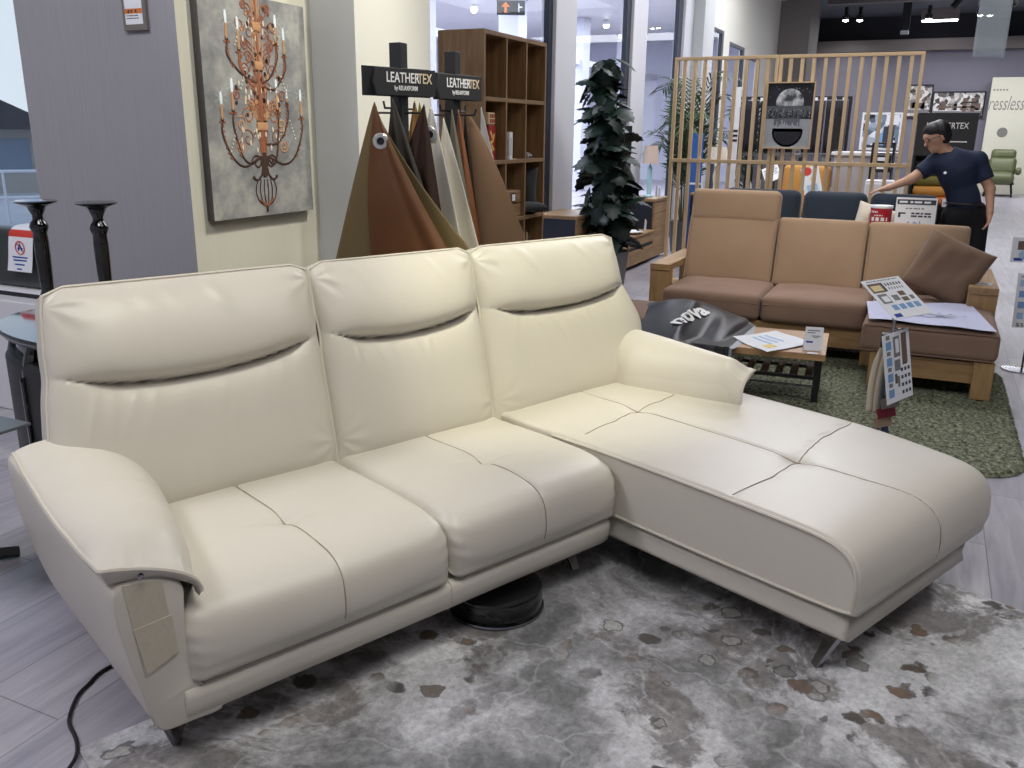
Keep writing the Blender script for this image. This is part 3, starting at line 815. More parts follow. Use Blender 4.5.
# ------------------------------------------------------------------ marbled rug under the corner sofa
def rug_material():
    m, nt, b = new_mat('marbled_rug')
    L = nt.links
    tc = N(nt, 'ShaderNodeTexCoord'); src = tc.outputs['Object']
    def noise(scale, detail=6, rough=.6, dist=0., vec=src):
        n = N(nt, 'ShaderNodeTexNoise'); n.inputs['Scale'].default_value = scale; n.inputs['Detail'].default_value = detail
        n.inputs['Roughness'].default_value = rough; n.inputs['Distortion'].default_value = dist; L.new(vec, n.inputs['Vector']); return n
    def ramp(fac, stops):
        r = N(nt, 'ShaderNodeValToRGB'); e = r.color_ramp.elements
        e[0].position, e[0].color = stops[0]; e[1].position, e[1].color = stops[-1]
        for p, c_ in stops[1:-1]: k = e.new(p); k.color = c_
        L.new(fac, r.inputs['Fac']); return r
    def mixc(fac, a, c_, mode='MIX'):
        x = N(nt, 'ShaderNodeMix', data_type='RGBA', blend_type=mode)
        if hasattr(fac, 'links'): L.new(fac, x.inputs['Factor'])
        else: x.inputs['Factor'].default_value = fac
        for k, s in (('A', a), ('B', c_)):
            if hasattr(s, 'links'): L.new(s, x.inputs[k])
            else: x.inputs[k].default_value = s
        return x.outputs['Result']
    def warp(amount, scale):
        n = noise(scale, 4); v = N(nt, 'ShaderNodeVectorMath', operation='MULTIPLY_ADD'); L.new(n.outputs['Color'], v.inputs[0])
        v.inputs[1].default_value = (amount,)*3; L.new(src, v.inputs[2]); return v.outputs[0]
    W1 = warp(.45, 2.2); W2 = warp(.12, 7)
    big = noise(1.45, 10, .66, .45, W1)
    g = lambda v, w=1.: (v, v, v*1.02*w, 1)
    base = ramp(big.outputs['Fac'], [(.30, g(.09)), (.41, g(.21)), (.47, (.34, .335, .345, 1)), (.53, (.54, .535, .56, 1)), (.64, (.70, .695, .715, 1))]).outputs['Color']
    # brown-grey clouded patches
    pat = noise(1.75, 10, .70, .5, warp(.3, 1.3)); pm = ramp(pat.outputs['Fac'], [(.515, (0, 0, 0, 1)), (.565, (1, 1, 1, 1)), (1, (1, 1, 1, 1))])
    sc_ = N(nt, 'ShaderNodeMath', operation='MULTIPLY'); L.new(pm.outputs['Color'], sc_.inputs[0]); sc_.inputs[1].default_value = .74
    pv = noise(9, 6, .7); pc_ = ramp(pv.outputs['Fac'], [(.35, (.07, .062, .060, 1)), (.55, (.16, .138, .128, 1)), (.7, (.27, .245, .235, 1))]); base = mixc(sc_.outputs[0], base, pc_.outputs['Color'])
    # pale crackle veins
    v1 = N(nt, 'ShaderNodeTexVoronoi', feature='DISTANCE_TO_EDGE'); v1.inputs['Scale'].default_value = 2.6; L.new(W1, v1.inputs['Vector'])
    vm = ramp(v1.outputs['Distance'], [(.0, (1, 1, 1, 1)), (.022, (0, 0, 0, 1)), (1, (0, 0, 0, 1))])
    vs = N(nt, 'ShaderNodeMath', operation='MULTIPLY'); L.new(vm.outputs['Color'], vs.inputs[0]); vs.inputs[1].default_value = .30
    base = mixc(vs.outputs[0], base, (.64, .64, .65, 1))
    # round rust and charcoal spots with thin dark outlines, gathered in places
    v2 = N(nt, 'ShaderNodeTexVoronoi', feature='SMOOTH_F1'); v2.inputs['Scale'].default_value = 9.5; v2.inputs['Smoothness'].default_value = .12; L.new(W2, v2.inputs['Vector'])
    spot_ = ramp(v2.outputs['Distance'], [(.26, (1, 1, 1, 1)), (.29, (0, 0, 0, 1)), (1, (0, 0, 0, 1))])
    ring = ramp(v2.outputs['Distance'], [(.25, (0, 0, 0, 1)), (.275, (1, 1, 1, 1)), (.31, (1, 1, 1, 1)), (.335, (0, 0, 0, 1))])
    where = noise(1.25, 3, .5, .5, warp(.2, 3)); wm = ramp(where.outputs['Fac'], [(.47, (0, 0, 0, 1)), (.52, (1, 1, 1, 1)), (1, (1, 1, 1, 1))])
    cellv = N(nt, 'ShaderNodeTexVoronoi', feature='F1'); cellv.inputs['Scale'].default_value = 9.5; L.new(W2, cellv.inputs['Vector'])
    cc = ramp(cellv.outputs['Color'], [(.25, (.20, .14, .10, 1)), (.5, (.09, .085, .085, 1)), (.7, (.44, .43, .42, 1)), (.9, (.17, .13, .11, 1))])
    f1 = N(nt, 'ShaderNodeMath', operation='MULTIPLY'); L.new(spot_.outputs['Color'], f1.inputs[0]); L.new(wm.outputs['Color'], f1.inputs[1])
    base = mixc(f1.outputs[0], base, cc.outputs['Color'])
    f2 = N(nt, 'ShaderNodeMath', operation='MULTIPLY'); L.new(ring.outputs['Color'], f2.inputs[0]); L.new(wm.outputs['Color'], f2.inputs[1])
    f3 = N(nt, 'ShaderNodeMath', operation='MULTIPLY'); L.new(f2.outputs[0], f3.inputs[0]); f3.inputs[1].default_value = .7
    base = mixc(f3.outputs[0], base, (.07, .065, .06, 1))
    # fine woven grain
    fine = noise(55, 6, .7); fr = ramp(fine.outputs['Fac'], [(.3, (.66, .66, .66, 1)), (.7, (1.22, 1.22, 1.22, 1))])
    base = mixc(1., base, fr.outputs['Color'], 'MULTIPLY')
    L.new(base, b.inputs['Base Color']); b.inputs['Roughness'].default_value = .9; b.inputs['Specular IOR Level'].default_value = .15
    b.inputs['Sheen Weight'].default_value = .15
    bp = N(nt, 'ShaderNodeBump'); bp.inputs['Strength'].default_value = .5; bp.inputs['Distance'].default_value = .006
    L.new(fine.outputs['Fac'], bp.inputs['Height']); L.new(bp.outputs['Normal'], b.inputs['Normal'])
    return m
M['rug'] = rug_material()
b = MB(); b.span((-1.80, -2.35, 0.0005), (.905, .222, .009)); o = b.build('marbled_rug', M['rug'], bevel=.004)
o.location = (-.943, 2.847, 0); o.rotation_euler = (0, 0, R(66.5))
tag(o, 'flat grey marbled rug with brown and charcoal stains under the cream sofa', 'rug')

# robot vacuum under the front of the sofa
t = thing('robot_vacuum', 'glossy black round robot vacuum peeking out under the cream sofa front', 'robot vacuum', (-1.185, 2.43, .009), 20)
b = MB(); b.lathe([(0, .008), (.150, .008), (.158, .014), (.162, .03), (.162, .075), (.158, .085), (.145, .091), (.10, .093), (0, .093)], n=56); b.build('body', M['black_gloss'], t, smooth=True)
b = MB(); b.lathe([(.156, .0), (.1665, .002), (.168, .008), (.1665, .013), (.158, .014)], n=56); b.build('bumper_rim', M['chrome'], t, smooth=True)
b = MB(); b.lathe([(0, .093), (.034, .093), (.036, .099), (.030, .105), (0, .106)], (.02, .06, 0), 28); b.build('sensor_turret', M['black_matte'], t, smooth=True)

# black power cord from the sofa to the lower edge
b = MB(); b.tube([tuple(p) for p in crm([(-1.80, 2.1, .02), (-1.98, 1.85, .006), (-2.09, 1.60, .006), (-2.075, 1.49, .006), (-2.05, 1.43, .006), (-1.985, 1.355, .006), (-1.91, 1.315, .006), (-1.865, 1.285, .010), (-1.83, 1.25, .013), (-1.80, 1.20, .015), (-1.72, 1.10, .014)], 70)], .0055, 8)
tag(b.build('power_cord', M['black_matte'], smooth=True), 'thin black power cord running over the floor beside the sofa arm', 'cord')

# ------------------------------------------------------------------ left: lacquered demi table, candlesticks, pedestal table
M['lacquer'] = mat('black_lacquer', srgb(10, 11, 14), .07, var=.1, coat=.8)
t = thing('lacquer_table', 'glossy black oval console table under the two candlesticks', 'table', (-3.0, 2.62, 0), 0)
def oval(rx, ry, z, n=64): return [(rx*math.cos(2*PI*i/n), ry*math.sin(2*PI*i/n), z) for i in range(n)]
def oval_solid(rings, n=64):
    b = MB(); vs = []
    for rx, ry, z in rings: vs += oval(rx, ry, z, n)
    k = len(rings); fs = [(i*n+j, i*n+(j+1) % n, (i+1)*n+(j+1) % n, (i+1)*n+j) for i in range(k-1) for j in range(n)]
    fs += [tuple(range(n))[::-1], tuple((k-1)*n+j for j in range(n))]
    return b.add(vs, fs)
oval_solid([(.62, .38, .742), (.64, .40, .748), (.655, .415, .756), (.655, .415, .764), (.665, .425, .768), (.672, .43, .776), (.672, .43, .784), (.664, .424, .79)]).build('tabletop', M['lacquer'], t, smooth=True)
b = MB(); n = 96
vs = []; 
for i in range(n):
    a = 2*PI*i/n; drop = .075+.045*abs(math.sin(4*a))**.6
    for rr, z in ((.60, .742), (.60, .742-drop), (.57, .742-drop), (.57, .742)): vs.append((rr*math.cos(a), rr*.62*math.sin(a), z))
fs = [(4*i+q, 4*((i+1) % n)+q, 4*((i+1) % n)+(q+1) % 4, 4*i+(q+1) % 4) for i in range(n) for q in range(4)]
b.add(vs, fs); b.build('apron', M['lacquer'], t, smooth=True)
oval_solid([(.63, .40, .195), (.648, .415, .21), (.648, .415, .66), (.63, .40, .68)]).build('dark_body', M['black_matte'], t, smooth=True)  # body included for darkness between apron and lower shelf
for a in (200, 250, 300): 
    b = MB(); ca, sa = math.cos(R(a)), math.sin(R(a))
    b.tube([(.652*ca, .418*sa, .24), (.652*ca, .418*sa, .62)], .012, 8); b.build('moulding', M['lacquer'], t, smooth=True)
oval_solid([(.60, .36, .16), (.62, .375, .165), (.625, .38, .175), (.62, .375, .187), (.60, .36, .19)]).build('lower_shelf', M['lacquer'], t, smooth=True)
for a in (208, 250, 295, 340, 30, 150, 90):
    ca, sa = math.cos(R(a)), math.sin(R(a)); b = MB()
    b.tube([tuple(p) for p in crm([(.60*ca, .365*sa, .74), (.635*ca, .39*sa, .60), (.60*ca, .37*sa, .35), (.57*ca, .35*sa, .16), (.59*ca, .36*sa, .06), (.66*ca, .40*sa, .016)], 16)],
           [.026, .028, .029, .027, .025, .023, .021, .02, .019, .018, .018, .018, .018, .019, .02, .016], 10)
    b.build('leg', M['lacquer'], t, smooth=True)
cprof = [(0, 0), (.075, 0), (.078, .008), (.060, .02), (.034, .034), (.028, .05), (.040, .062), (.040, .070), (.026, .084), (.030, .10), (.052, .122), (.056, .134), (.044, .150), (.034, .17), (.038, .22), (.041, .29), (.042, .36), (.039, .40), (.046, .41), (.052, .423), (.046, .438), (.030, .452), (.029, .468), (.046, .492), (.052, .502), (.085, .512), (.113, .518), (.116, .524), (.106, .527), (.06, .521), (0, .519)]
cprof = [(r_*.68, z_) for r_, z_ in cprof]
for (x, y, lab) in ((-3.205, 2.38, 'tall black turned candlestick, nearest to the window, beside the tagged panel'), (-2.95, 2.45, 'tall black turned candlestick standing alone before the grey papered column')):
    b = MB(); b.lathe(cprof, n=32); o = b.build('candlestick', M['lacquer'], smooth=True, loc=(x, y, .79), angle=60)
    tag(o, lab, 'candlestick', 'black candlesticks')
M['slate'] = mat('slate_grey_top', srgb(96, 100, 104), .35, var=.08)
t = thing('pedestal_side_table', 'small square grey-topped side table with black spider foot at the left edge', 'side table', (-3.095, 1.765, 0), 0)
b = MB(); b.span((-.225, -.225, .545), (.225, .225, .557)); b.build('tabletop', M['slate'], t, bevel=.003)
b = MB(); b.cyl((0, 0, .03), (0, 0, .545), .022); b.lathe([(.09, .538), (.1, .545), (0, .545)]); b.build('column', M['black_matte'], t, smooth=True)
for a in (20, 64, 155, 245, 335):
    if a == 20: continue
    b = MB(); ca, sa = math.cos(R(a)), math.sin(R(a)); b.tube([(0, 0, .04), (.12*ca, .12*sa, .036), (.21*ca, .21*sa, .022)], [.030, .026, .022], 8); b.build('foot', M['black_matte'], t, smooth=True)
# tagged dark padded panel on the window ledge
M['charcoal_leather'] = leather('charcoal_leather', srgb(58, 62, 62), .4)
t = thing('padded_panel', 'dark charcoal padded panel on the white ledge by the left window', 'padded panel', (-4.88, 3.33, .66), 0)
b = MB(); b.span((-.95, -.07, .05), (.55, .07, .385)); b.build('pad', M['charcoal_leather'], t, bevel=.045, seg=4)
b = MB(); b.span((-.95, -.085, .028), (.555, .08, .05)); b.build('trim_strip', M['white_plastic'], t)
b = MB(); b.span((-.95, -.075, 0), (.555, .075, .028)); b.build('plinth', M['black_matte'], t)
M['paper'] = mat('white_paper', srgb(232, 234, 240), .7, var=.02)
M['red_print'] = mat('red_print', srgb(206, 62, 52), .6); M['ink'] = mat('ink', srgb(52, 56, 72), .6); M['blue_print'] = mat('blue_print', srgb(120, 160, 205), .6)
M['pale_blue'] = mat('pale_blue_print', srgb(168, 196, 226), .6)
M['navy_print'] = mat('navy_print', srgb(34, 70, 160), .6); M['grey_print'] = mat('grey_print', srgb(128, 126, 130), .6); M['brown_print'] = mat('brown_photo_print', srgb(112, 92, 80), .6)
t = thing('hanging_notice', 'white notice with red band and crossed-circle symbol hung over the padded panel', 'notice', (-4.50, 3.245, 1.05), 0)
pr_ = crm([(.10, .02), (.03, .012), (-.002, -.02), (-.012, -.08), (-.016, -.16), (-.024, -.235)], 24)
def tagpt(u, v, off=.0):
    i = v*(len(pr_)-1); a = int(min(i, len(pr_)-2)); f_ = i-a; q = pr_[a]*(1-f_)+pr_[a+1]*f_
    return (u-.10*max(0, v-.3)*0-.05*v, q[0]-off, q[1]+off*.4*(1-v))
sh_ = MB(); 
def tag_strip(v0, v1, hw, m_, off=.0015, nn_=8, uc=0.):
    sh_.m(m_); sh_.sheet(np.array([[tagpt(u, v, off) for v in np.linspace(v0, v1, nn_)] for u in np.linspace(uc-hw, uc+hw, 6)]))
tag_strip(0, 1, .1, 0, 0, 24); tag_strip(.30, .42, .1, 1)
c0 = tagpt(0, .60, .003); sh_.m(1)
sh_.tube([(c0[0]+.036*math.cos(a), c0[1], c0[2]+.036*math.sin(a)) for a in np.linspace(0, 2*PI, 25)], .0028, 5)
sh_.tube([(c0[0]-.025, c0[1], c0[2]+.025), (c0[0]+.025, c0[1], c0[2]-.025)], .0025, 5); sh_.m(2)
sh_.tube([(c0[0]-.016, c0[1], c0[2]-.016), (c0[0], c0[1], c0[2]+.02), (c0[0]+.016, c0[1], c0[2]-.016)], .004, 5); sh_.tube([(c0[0]-.02, c0[1], c0[2]-.004), (c0[0]+.02, c0[1], c0[2]-.002)], .003, 5)
for v, hw in ((.76, .062), (.81, .055), (.88, .04), (.955, .02)): tag_strip(v-.012, v+.012, hw, 2, .0015, 3)
sh_.build('printed_sheet', [M['paper'], M['red_print'], M['navy_print']], t, smooth=True)

# ------------------------------------------------------------------ price plate and canvas on the column
M['steel_plate'] = mat('brushed_steel_plate', srgb(150, 145, 138), .35, metal=.6, scale=30)
M['orange_print'] = mat('orange_print', srgb(214, 120, 52), .6)
t = thing('wall_sign_plate', 'small framed notice plate with orange band on the grey column', 'sign', (-3.435, 3.2, 2.03), 0)
b = MB(); b.span((-.075, -.018, 0), (.072, 0, .30)); b.build('backplate', M['steel_plate'], t, bevel=.004)
p = Print(.108, .255, .0015, M['paper']); p.rect(-.054, -.082, .054, -.060, M['orange_print'])
p.lines(-.04, .04, .085, 6, .020, .006, M['ink'], 2).lines(-.045, .03, -.092, 2, .012, .004, M['ink'], 3)
for u in (-.03, -.012, .016): p.rect(u-.005, -.078, u+.005, -.065, M['ink'], 2)
p.build('printed_insert', t, (0, -.0196, .155))

def canvas_material():
    m, nt, b = new_mat('mottled_canvas')
    tc = N(nt, 'ShaderNodeTexCoord'); no = N(nt, 'ShaderNodeTexNoise'); no.inputs['Scale'].default_value = 5; no.inputs['Detail'].default_value = 8; no.inputs['Roughness'].default_value = .65
    nt.links.new(tc.outputs['Object'], no.inputs['Vector'])
    cr = N(nt, 'ShaderNodeValToRGB'); e = cr.color_ramp.elements
    e[0].position, e[0].color = .34, srgb(112, 112, 112); e[1].position, e[1].color = .66, srgb(178, 176, 168); k = e.new(.5); k.color = srgb(146, 146, 144)
    nt.links.new(no.outputs['Fac'], cr.inputs['Fac']); nt.links.new(cr.outputs['Color'], b.inputs['Base Color']); b.inputs['Roughness'].default_value = .7
    return m
M['canvas'] = canvas_material(); M['canvas_edge'] = mat('canvas_edge', srgb(78, 76, 74), .8, scale=8, var=.2)
t = thing('canvas_picture', 'grey canvas with painted copper candle chandelier hanging on the beige column side', 'picture', (-3.2, 3.685, 1.16), 0)
M['copper'] = mat('copper_paint', srgb(150, 92, 62), .6, var=.35, scale=60); M['dark_iron'] = mat('dark_iron_paint', srgb(70, 46, 38), .6, var=.3, scale=60)
M['gold_paint'] = mat('gold_paint', srgb(196, 148, 104), .6, var=.3, scale=60); M['flame'] = mat('flame_paint', srgb(238, 244, 246), .6); M['crystal_paint'] = mat('crystal_paint', srgb(225, 212, 190), .5)
M['glow_paint'] = mat('glow_paint', srgb(190, 202, 206), .6)
SX = .0458
copper, iron, gold, flame, crystal, glow = MB(), MB(), MB(), MB(), MB(), MB()
def stroke(mb, pts, r=.004, n=20):
    pts = crm(pts, n) if len(pts) > 2 else np.array(pts, float)
    k0 = len(mb.v); mb.tube([(0, p[0], p[1]) for p in pts], r, 6)
    mb.v[k0:] = [(SX+q[0]*.25, q[1], q[2]) for q in mb.v[k0:]]
def blob(mb, y, z, ry, rz):
    k = 14; mb.prism([(SX-.001, y+ry*math.cos(2*PI*i/k), z+rz*math.sin(2*PI*i/k)) for i in range(k)], (.0022, 0, 0))
def spiral(mb, y, z, r, s, turns=1.4, rad=.0032, ph=0):
    stroke(mb, [(y+s*r*(1-i/18*.8)*math.cos(ph+i/18*turns*2*PI), z+r*(1-i/18*.8)*math.sin(ph+i/18*turns*2*PI)) for i in range(19)], rad, 40)
# basket and finial
for s in (-1, 1):
    for wq in (.015, .045, .075): stroke(iron, [(s*wq*.8, .185), (s*wq*1.05, .13), (s*wq*.75, .075), (s*.005, .045)], .0035)
    stroke(iron, [(s*.02, .30), (s*.018, .24), (s*.03, .205), (s*.06, .182), (s*.085, .192)], .006); blob(iron, s*.088, .196, .009, .009)
    spiral(iron, s*.055, .27, .042, s, 1.2, .005)
    spiral(copper, s*.10, .50, .045, s); spiral(copper, s*.11, .39, .05, s, 1.3); spiral(copper, s*.055, .90, .04, s); spiral(copper, s*.06, 1.00, .035, s); spiral(copper, s*.10, .72, .035, s); spiral(copper, s*.05, .64, .03, s, 1.2)
stroke(iron, [(0, .05), (0, .018)], .008); stroke(copper, [(-.05, .085), (0, .05), (.05, .085)], .007)
stroke(iron, [(0, .20), (0, .32)], .018); stroke(copper, [(0, .30), (0, 1.06)], .010)
for s in (-1, 1):
    for q in (.012, .026, .040): stroke(copper, [(s*q*.4, .30), (s*q*.8, .42), (s*q*.7, .52), (s*q*1.2, .62), (s*q*.6, .70)], .0042)
    for q in (.012, .030): stroke(gold, [(s*q*.6, .74), (s*q*1.3, .84), (s*q*.6, .93), (s*q, 1.06)], .0042)
for z, hw in ((.45, .04), (.745, .028), (.93, .03)): stroke(gold, [(-hw, z), (hw, z)], .022); stroke(iron, [(-hw, z-.026), (hw, z-.026)], .004); stroke(iron, [(-hw, z+.026), (hw, z+.026)], .004)
def candle(y, z, h, src_y, src_z, dip, big=1.):
    blob(copper, y, z, .024*big, .006); blob(iron, y, z+.012, .011, .012); stroke(gold, [(y, z+.012), (y, z+.012+h)], .008*big)
    top = z+.012+h
    blob(flame, y, top+.028*big, .009*big, .034*big)
    for a in (25, 70, 115, 160): stroke(glow, [(y-.045*math.cos(R(a)), top+.03-.045*math.sin(R(a))), (y+.045*math.cos(R(a)), top+.03+.045*math.sin(R(a)))], .0012, 2)
    stroke(iron if dip > .1 else copper, [(y, z), (y+.02*(-1 if y < 0 else 1)*.2, z-.06), (y*.80, z-dip), (y*.45+src_y*.5, z-dip-.045), (src_y, src_z)], .0058, 26)
    for i in range(7):
        q = i/6; blob(copper, y*(1-.16*q*q), z-.02-q*(dip-.02), .009, .007)
candle(-.285, .468, .07, -.03, .30, .17); candle(-.205, .512, .085, -.02, .30, .20, 1.1); candle(.125, .522, .085, .02, .30, .22, 1.1); candle(.318, .492, .08, .03, .30, .19)
candle(.205, .56, .02, .02, .36, .15, .8)
candle(-.215, .842, .07, -.02, .66, .11); candle(-.135, .80, .09, -.02, .64, .10); candle(.145, .852, .075, .02, .66, .12); candle(.205, .80, .07, .03, .64, .12)
rr = random.Random(4)
for s_ in (-1, 1):
    for (y, z, r_) in ((.15, .46, .04), (.16, .35, .035), (.07, .78, .032), (.09, .84, .03), (.12, .93, .03), (.07, .55, .035), (.17, .60, .03), (.04, .96, .025), (.085, 1.02, .022)): spiral(copper if z > .5 else gold, s_*y, z, r_, s_*rr.choice([1, -1]), 1.5, .0042, rr.uniform(0, 3))
    for k in range(5): stroke(gold, [(s_*.02, .46+.02*k), (s_*(.05+.012*k), .50+.02*k), (s_*(.085+.012*k), .47+.028*k)], .0034)
    for k in range(5): stroke(copper, [(s_*.015, .70+.03*k), (s_*(.05+.01*k), .75+.03*k), (s_*(.07+.012*k), .71+.04*k)], .0034)
for i in range(46):
    y = rr.gauss(0, .085); z = rr.choice([.47, .53, .57, .64, .70, .80, .86, .93, 1.0])+rr.uniform(-.03, .03); blob(rr.choice([copper, copper, gold, iron]), y, z, .008, .010)
for i in range(46):
    y = rr.uniform(-.2, .23); z = rr.choice([rr.uniform(.56, .66), rr.uniform(.84, .97), rr.uniform(.33, .44)]); blob(crystal, y*.8, z, .006, .014)
for y0_, z0_ in ((-.12, .92), (.13, .93), (.17, .70), (-.1, .72), (.22, .48), (-.2, .42)):
    for i in range(6): blob(crystal, y0_+.008*i*(1 if y0_ > 0 else -1), z0_-.018*i, .0045, .0055)
for i in range(26):
    y = rr.gauss(0, .07); blob(rr.choice([iron, copper, gold]), y, rr.choice([.56, .62, .68, .88, .96, .78])+rr.uniform(-.03, .03), .010, .012)
cv = MB(); cv.span((0, -.39, 0), (.044, .385, 1.065)); cv.mi = [1, 0, 1, 1, 1, 1]
cv.mi = [1]*6
fc = [max(cv.v[i][0] for i in f) > .04 and min(cv.v[i][0] for i in f) > .04 for f in cv.f]; cv.mi = [0 if q else 1 for q in fc]
for i, mb in enumerate((glow, copper, iron, gold, crystal, flame)):
    cv.m(i+2); cv.add(mb.v, mb.f)
cv.build('canvas', [M['canvas'], M['canvas_edge'], M['glow_paint'], M['copper'], M['dark_iron'], M['gold_paint'], M['crystal_paint'], M['flame']], t, smooth=True, angle=35)

# ------------------------------------------------------------------ leather hide stands
M['eyelet'] = mat('eyelet_steel', srgb(205, 206, 210), .3, metal=.7, var=.02)
M['stand_black'] = mat('stand_black', srgb(30, 31, 35), .5, var=.08); M['sign_black'] = mat('sign_black', srgb(44, 44, 47), .55, var=.05); M['letter_white'] = mat('letter_white', srgb(238, 238, 238), .5, var=.01)
M['letter_gold'] = mat('letter_gold', srgb(222, 204, 170), .45)
def stand(x, y, yaw, lab, wing):
    t = thing('leather_display_stand', lab, 'display stand', (x, y, 0), 0, 'leather hide display stands')
    b = MB(); b.span((-.032, -.032, .02), (.032, .032, 2.0)); b.build('post', M['stand_black'], t, bevel=.003)
    b = MB(); b.span((-.28, -.22, 0), (.28, .22, .02)); b.build('base_plate', M['stand_black'], t, bevel=.004)
    s = bpy.data.objects.new('sign_board', None)
    q = MB(); rot = R(yaw)
    ux = Vector((math.cos(rot), math.sin(rot), 0)); nx = Vector((math.sin(rot), -math.cos(rot), 0))      # text direction, facing direction
    c0 = nx*.055+Vector((0, 0, 1.82))
    def pt(u, v, d=0): return c0+ux*u+Vector((0, 0, v))+nx*d
    b = MB(); b.prism([pt(-.17, -.062), pt(.185, -.062), pt(.185, .062), pt(-.17, .062), pt(-.19, .0)], nx*-.02); sb = b.build('sign_board', M['sign_black'], t, bevel=.002)
    b = MB(); b.prism([pt(-.19-wing, -.066, -.022), pt(.17, -.066, -.022), pt(.17, .066, -.022), pt(-.19-wing, .066, -.022)], nx*-.012); b.build('sign_backing', M['stand_black'], t, bevel=.002)
    eu = (R(90), 0, rot)
    text_mesh('lettering', 'LEATHER', .066, M['letter_white'], sb, pt(-.118, .018, .001), eu, .001, 'LEFT', .0006, .74)
    text_mesh('lettering', 'TEX', .066, M['letter_gold'], sb, pt(.072, .018, .001), eu, .001, 'LEFT', .0006, .74)
    text_mesh('lettering', 'by RELAXFORM', .030, M['letter_white'], sb, pt(.0, -.028, .001), eu, .001, 'CENTER', .0003, .68)
    for a, z in ((0, 1.68), (180, 1.68), (90, 1.70), (270, 1.70)):
        b = MB(); ca, sa = math.cos(R(a)), math.sin(R(a)); b.tube([(.03*ca, .03*sa, z), (.13*ca, .13*sa, z), (.14*ca, .14*sa, z+.03)], .006, 6); b.build('hook', M['stand_black'], t, smooth=True)
    return t
stand(-2.395, 3.80, 70, 'black post display stand with lettered sign holding the brown leather hide', .045)
stand(-2.375, 4.30, 80, 'black post display stand with lettered sign holding the beige hide, nearer the bookcase', .0)

def hide(A, B, C, colour, lab, seed, name_mat, folds=2.2, depth=.035, fl=None, fr=None, n_out=(.42, -.9), grom=None, sub=None):
    """A apex, B/C lower corners; the sheet falls in folds between them"""
    A, B, C = (np.array(p, float) for p in (A, B, C))
    nn = np.array([n_out[0], n_out[1], 0.]); nn /= np.linalg.norm(nn)
    nu, nv = 46, 60; s = np.linspace(0, 1, nu)[:, None]; t_ = np.linspace(0, 1, nv)[None]
    rs = np.random.RandomState(seed); ph = rs.uniform(0, 6)
    el = A+(B-A)*np.stack([t_[0]**(fl or .92), t_[0]**(fl or .92), t_[0]], 1); er = A+(C-A)*np.stack([t_[0]**(fr or .92), t_[0]**(fr or .92), t_[0]], 1)
    ss = s+.02*np.sin(s*9+ph)
    P = el[None]*(1-ss[..., None])+er[None]*ss[..., None]
    tip = np.array([0, 0, .025])*np.exp(-((s-.5)/.6)**2)[..., None]*0
    f = depth*np.sin(s*folds*PI*2+ph+.4*t_)*np.minimum(t_*1.6, 1)+.018*np.sin(s*folds*4.3+1.7*ph)*t_
    f = f+.05*(1-(2*s-1)**2)*t_**.7
    P = P+nn*f[..., None]
    m_ = leather(name_mat, colour, .62, .2, 120, .10, .25)
    b = MB(); b.sheet(P)
    t0 = thing('leather_hide', lab, 'leather hide', tuple(A), 0, 'hanging leather hides')
    b.v = [tuple(np.array(v)-A) for v in b.v]
    b.build('hide_sheet', m_, t0, smooth=True, solid=.004, angle=180)
    if grom is not None:
        i, j = grom; p = P[int(i*(nu-1)), int(j*(nv-1))]-A+nn*.006
        q = MB(); Mx = Matrix.Rotation(math.atan2(nn[0], -nn[1]), 3, 'Z') @ Matrix.Rotation(R(90), 3, 'X')
        q.lathe([(.017, -.003), (.034, -.003), (.038, .001), (.034, .006), (.019, .007), (.017, -.003)], tuple(p), 28, Mx); q.build('grommet', M['eyelet'], t0, smooth=True)
        q = MB(); q.lathe([(0, .001), (.017, .001), (.017, -.002), (0, -.002)], tuple(p), 20, Mx); q.build('grommet_hole', M['black_matte'], t0)
    return t0, P, A
def px4(x4, z4, Y): k = Y/4.; return (x4*k, Y, 1.6+(z4-1.6)*k)
def low(a, b_, z=.42):
    """extend the edge a->b to height z"""
    a, b_ = np.array(a), np.array(b_); return tuple(a+(b_-a)*(z-a[2])/(b_[2]-a[2]))
def hide_px(apex, bl, br, Y, *a, **k):
    A = px4(*apex, Y); return hide(A, low(A, px4(*bl, Y)), low(A, px4(*br, Y)), *a, **k)
hide_px((-2.43, 1.745), (-2.50, 1.40), (-2.36, 1.40), 4.10, srgb(146, 110, 66), 'small tan leather hide tip between the dark hides on the front stand', 33, 'tan_leather')
hide_px((-2.565, 1.758), (-2.60, 1.50), (-2.43, 1.40), 3.70, srgb(66, 62, 58), 'dark grey-brown leather hide tip rising behind the big brown hide', 31, 'slate_leather')
hide_px((-2.40, 1.735), (-2.46, 1.40), (-2.335, 1.40), 4.16, srgb(128, 116, 62), 'thin olive-yellow leather hide beside the small tan hide tip', 34, 'olive_yellow_leather')
hide_px((-2.375, 1.728), (-2.52, 1.38), (-2.31, 1.34), 3.735, srgb(62, 44, 38), 'dark chocolate leather hide hanging left of the cream hides', 35, 'chocolate_leather')
hide_px((-2.33, 1.715), (-2.45, 1.36), (-2.20, 1.15), 3.88, srgb(230, 226, 215), 'cream leather hide with steel eyelet beside the dark chocolate hide', 36, 'ivory_leather', grom=(.46, .11), folds=1.4)
hide_px((-2.262, 1.66), (-2.30, 1.30), (-2.085, 1.06), 3.93, srgb(226, 221, 208), 'second cream leather hide overlapping the eyelet one on its right', 37, 'bone_leather', folds=1.2)
hide_px((-2.215, 1.70), (-2.24, 1.30), (-2.11, 1.16), 4.2, srgb(106, 102, 90), 'grey-green leather hide hanging right of the two cream hides', 38, 'sage_leather', folds=1.2)
hide_px((-2.178, 1.70), (-2.19, 1.40), (-2.115, 1.36), 4.28, srgb(128, 82, 54), 'thin rust-brown leather hide squeezed before the near-black hide', 39, 'rust_leather', folds=1.)
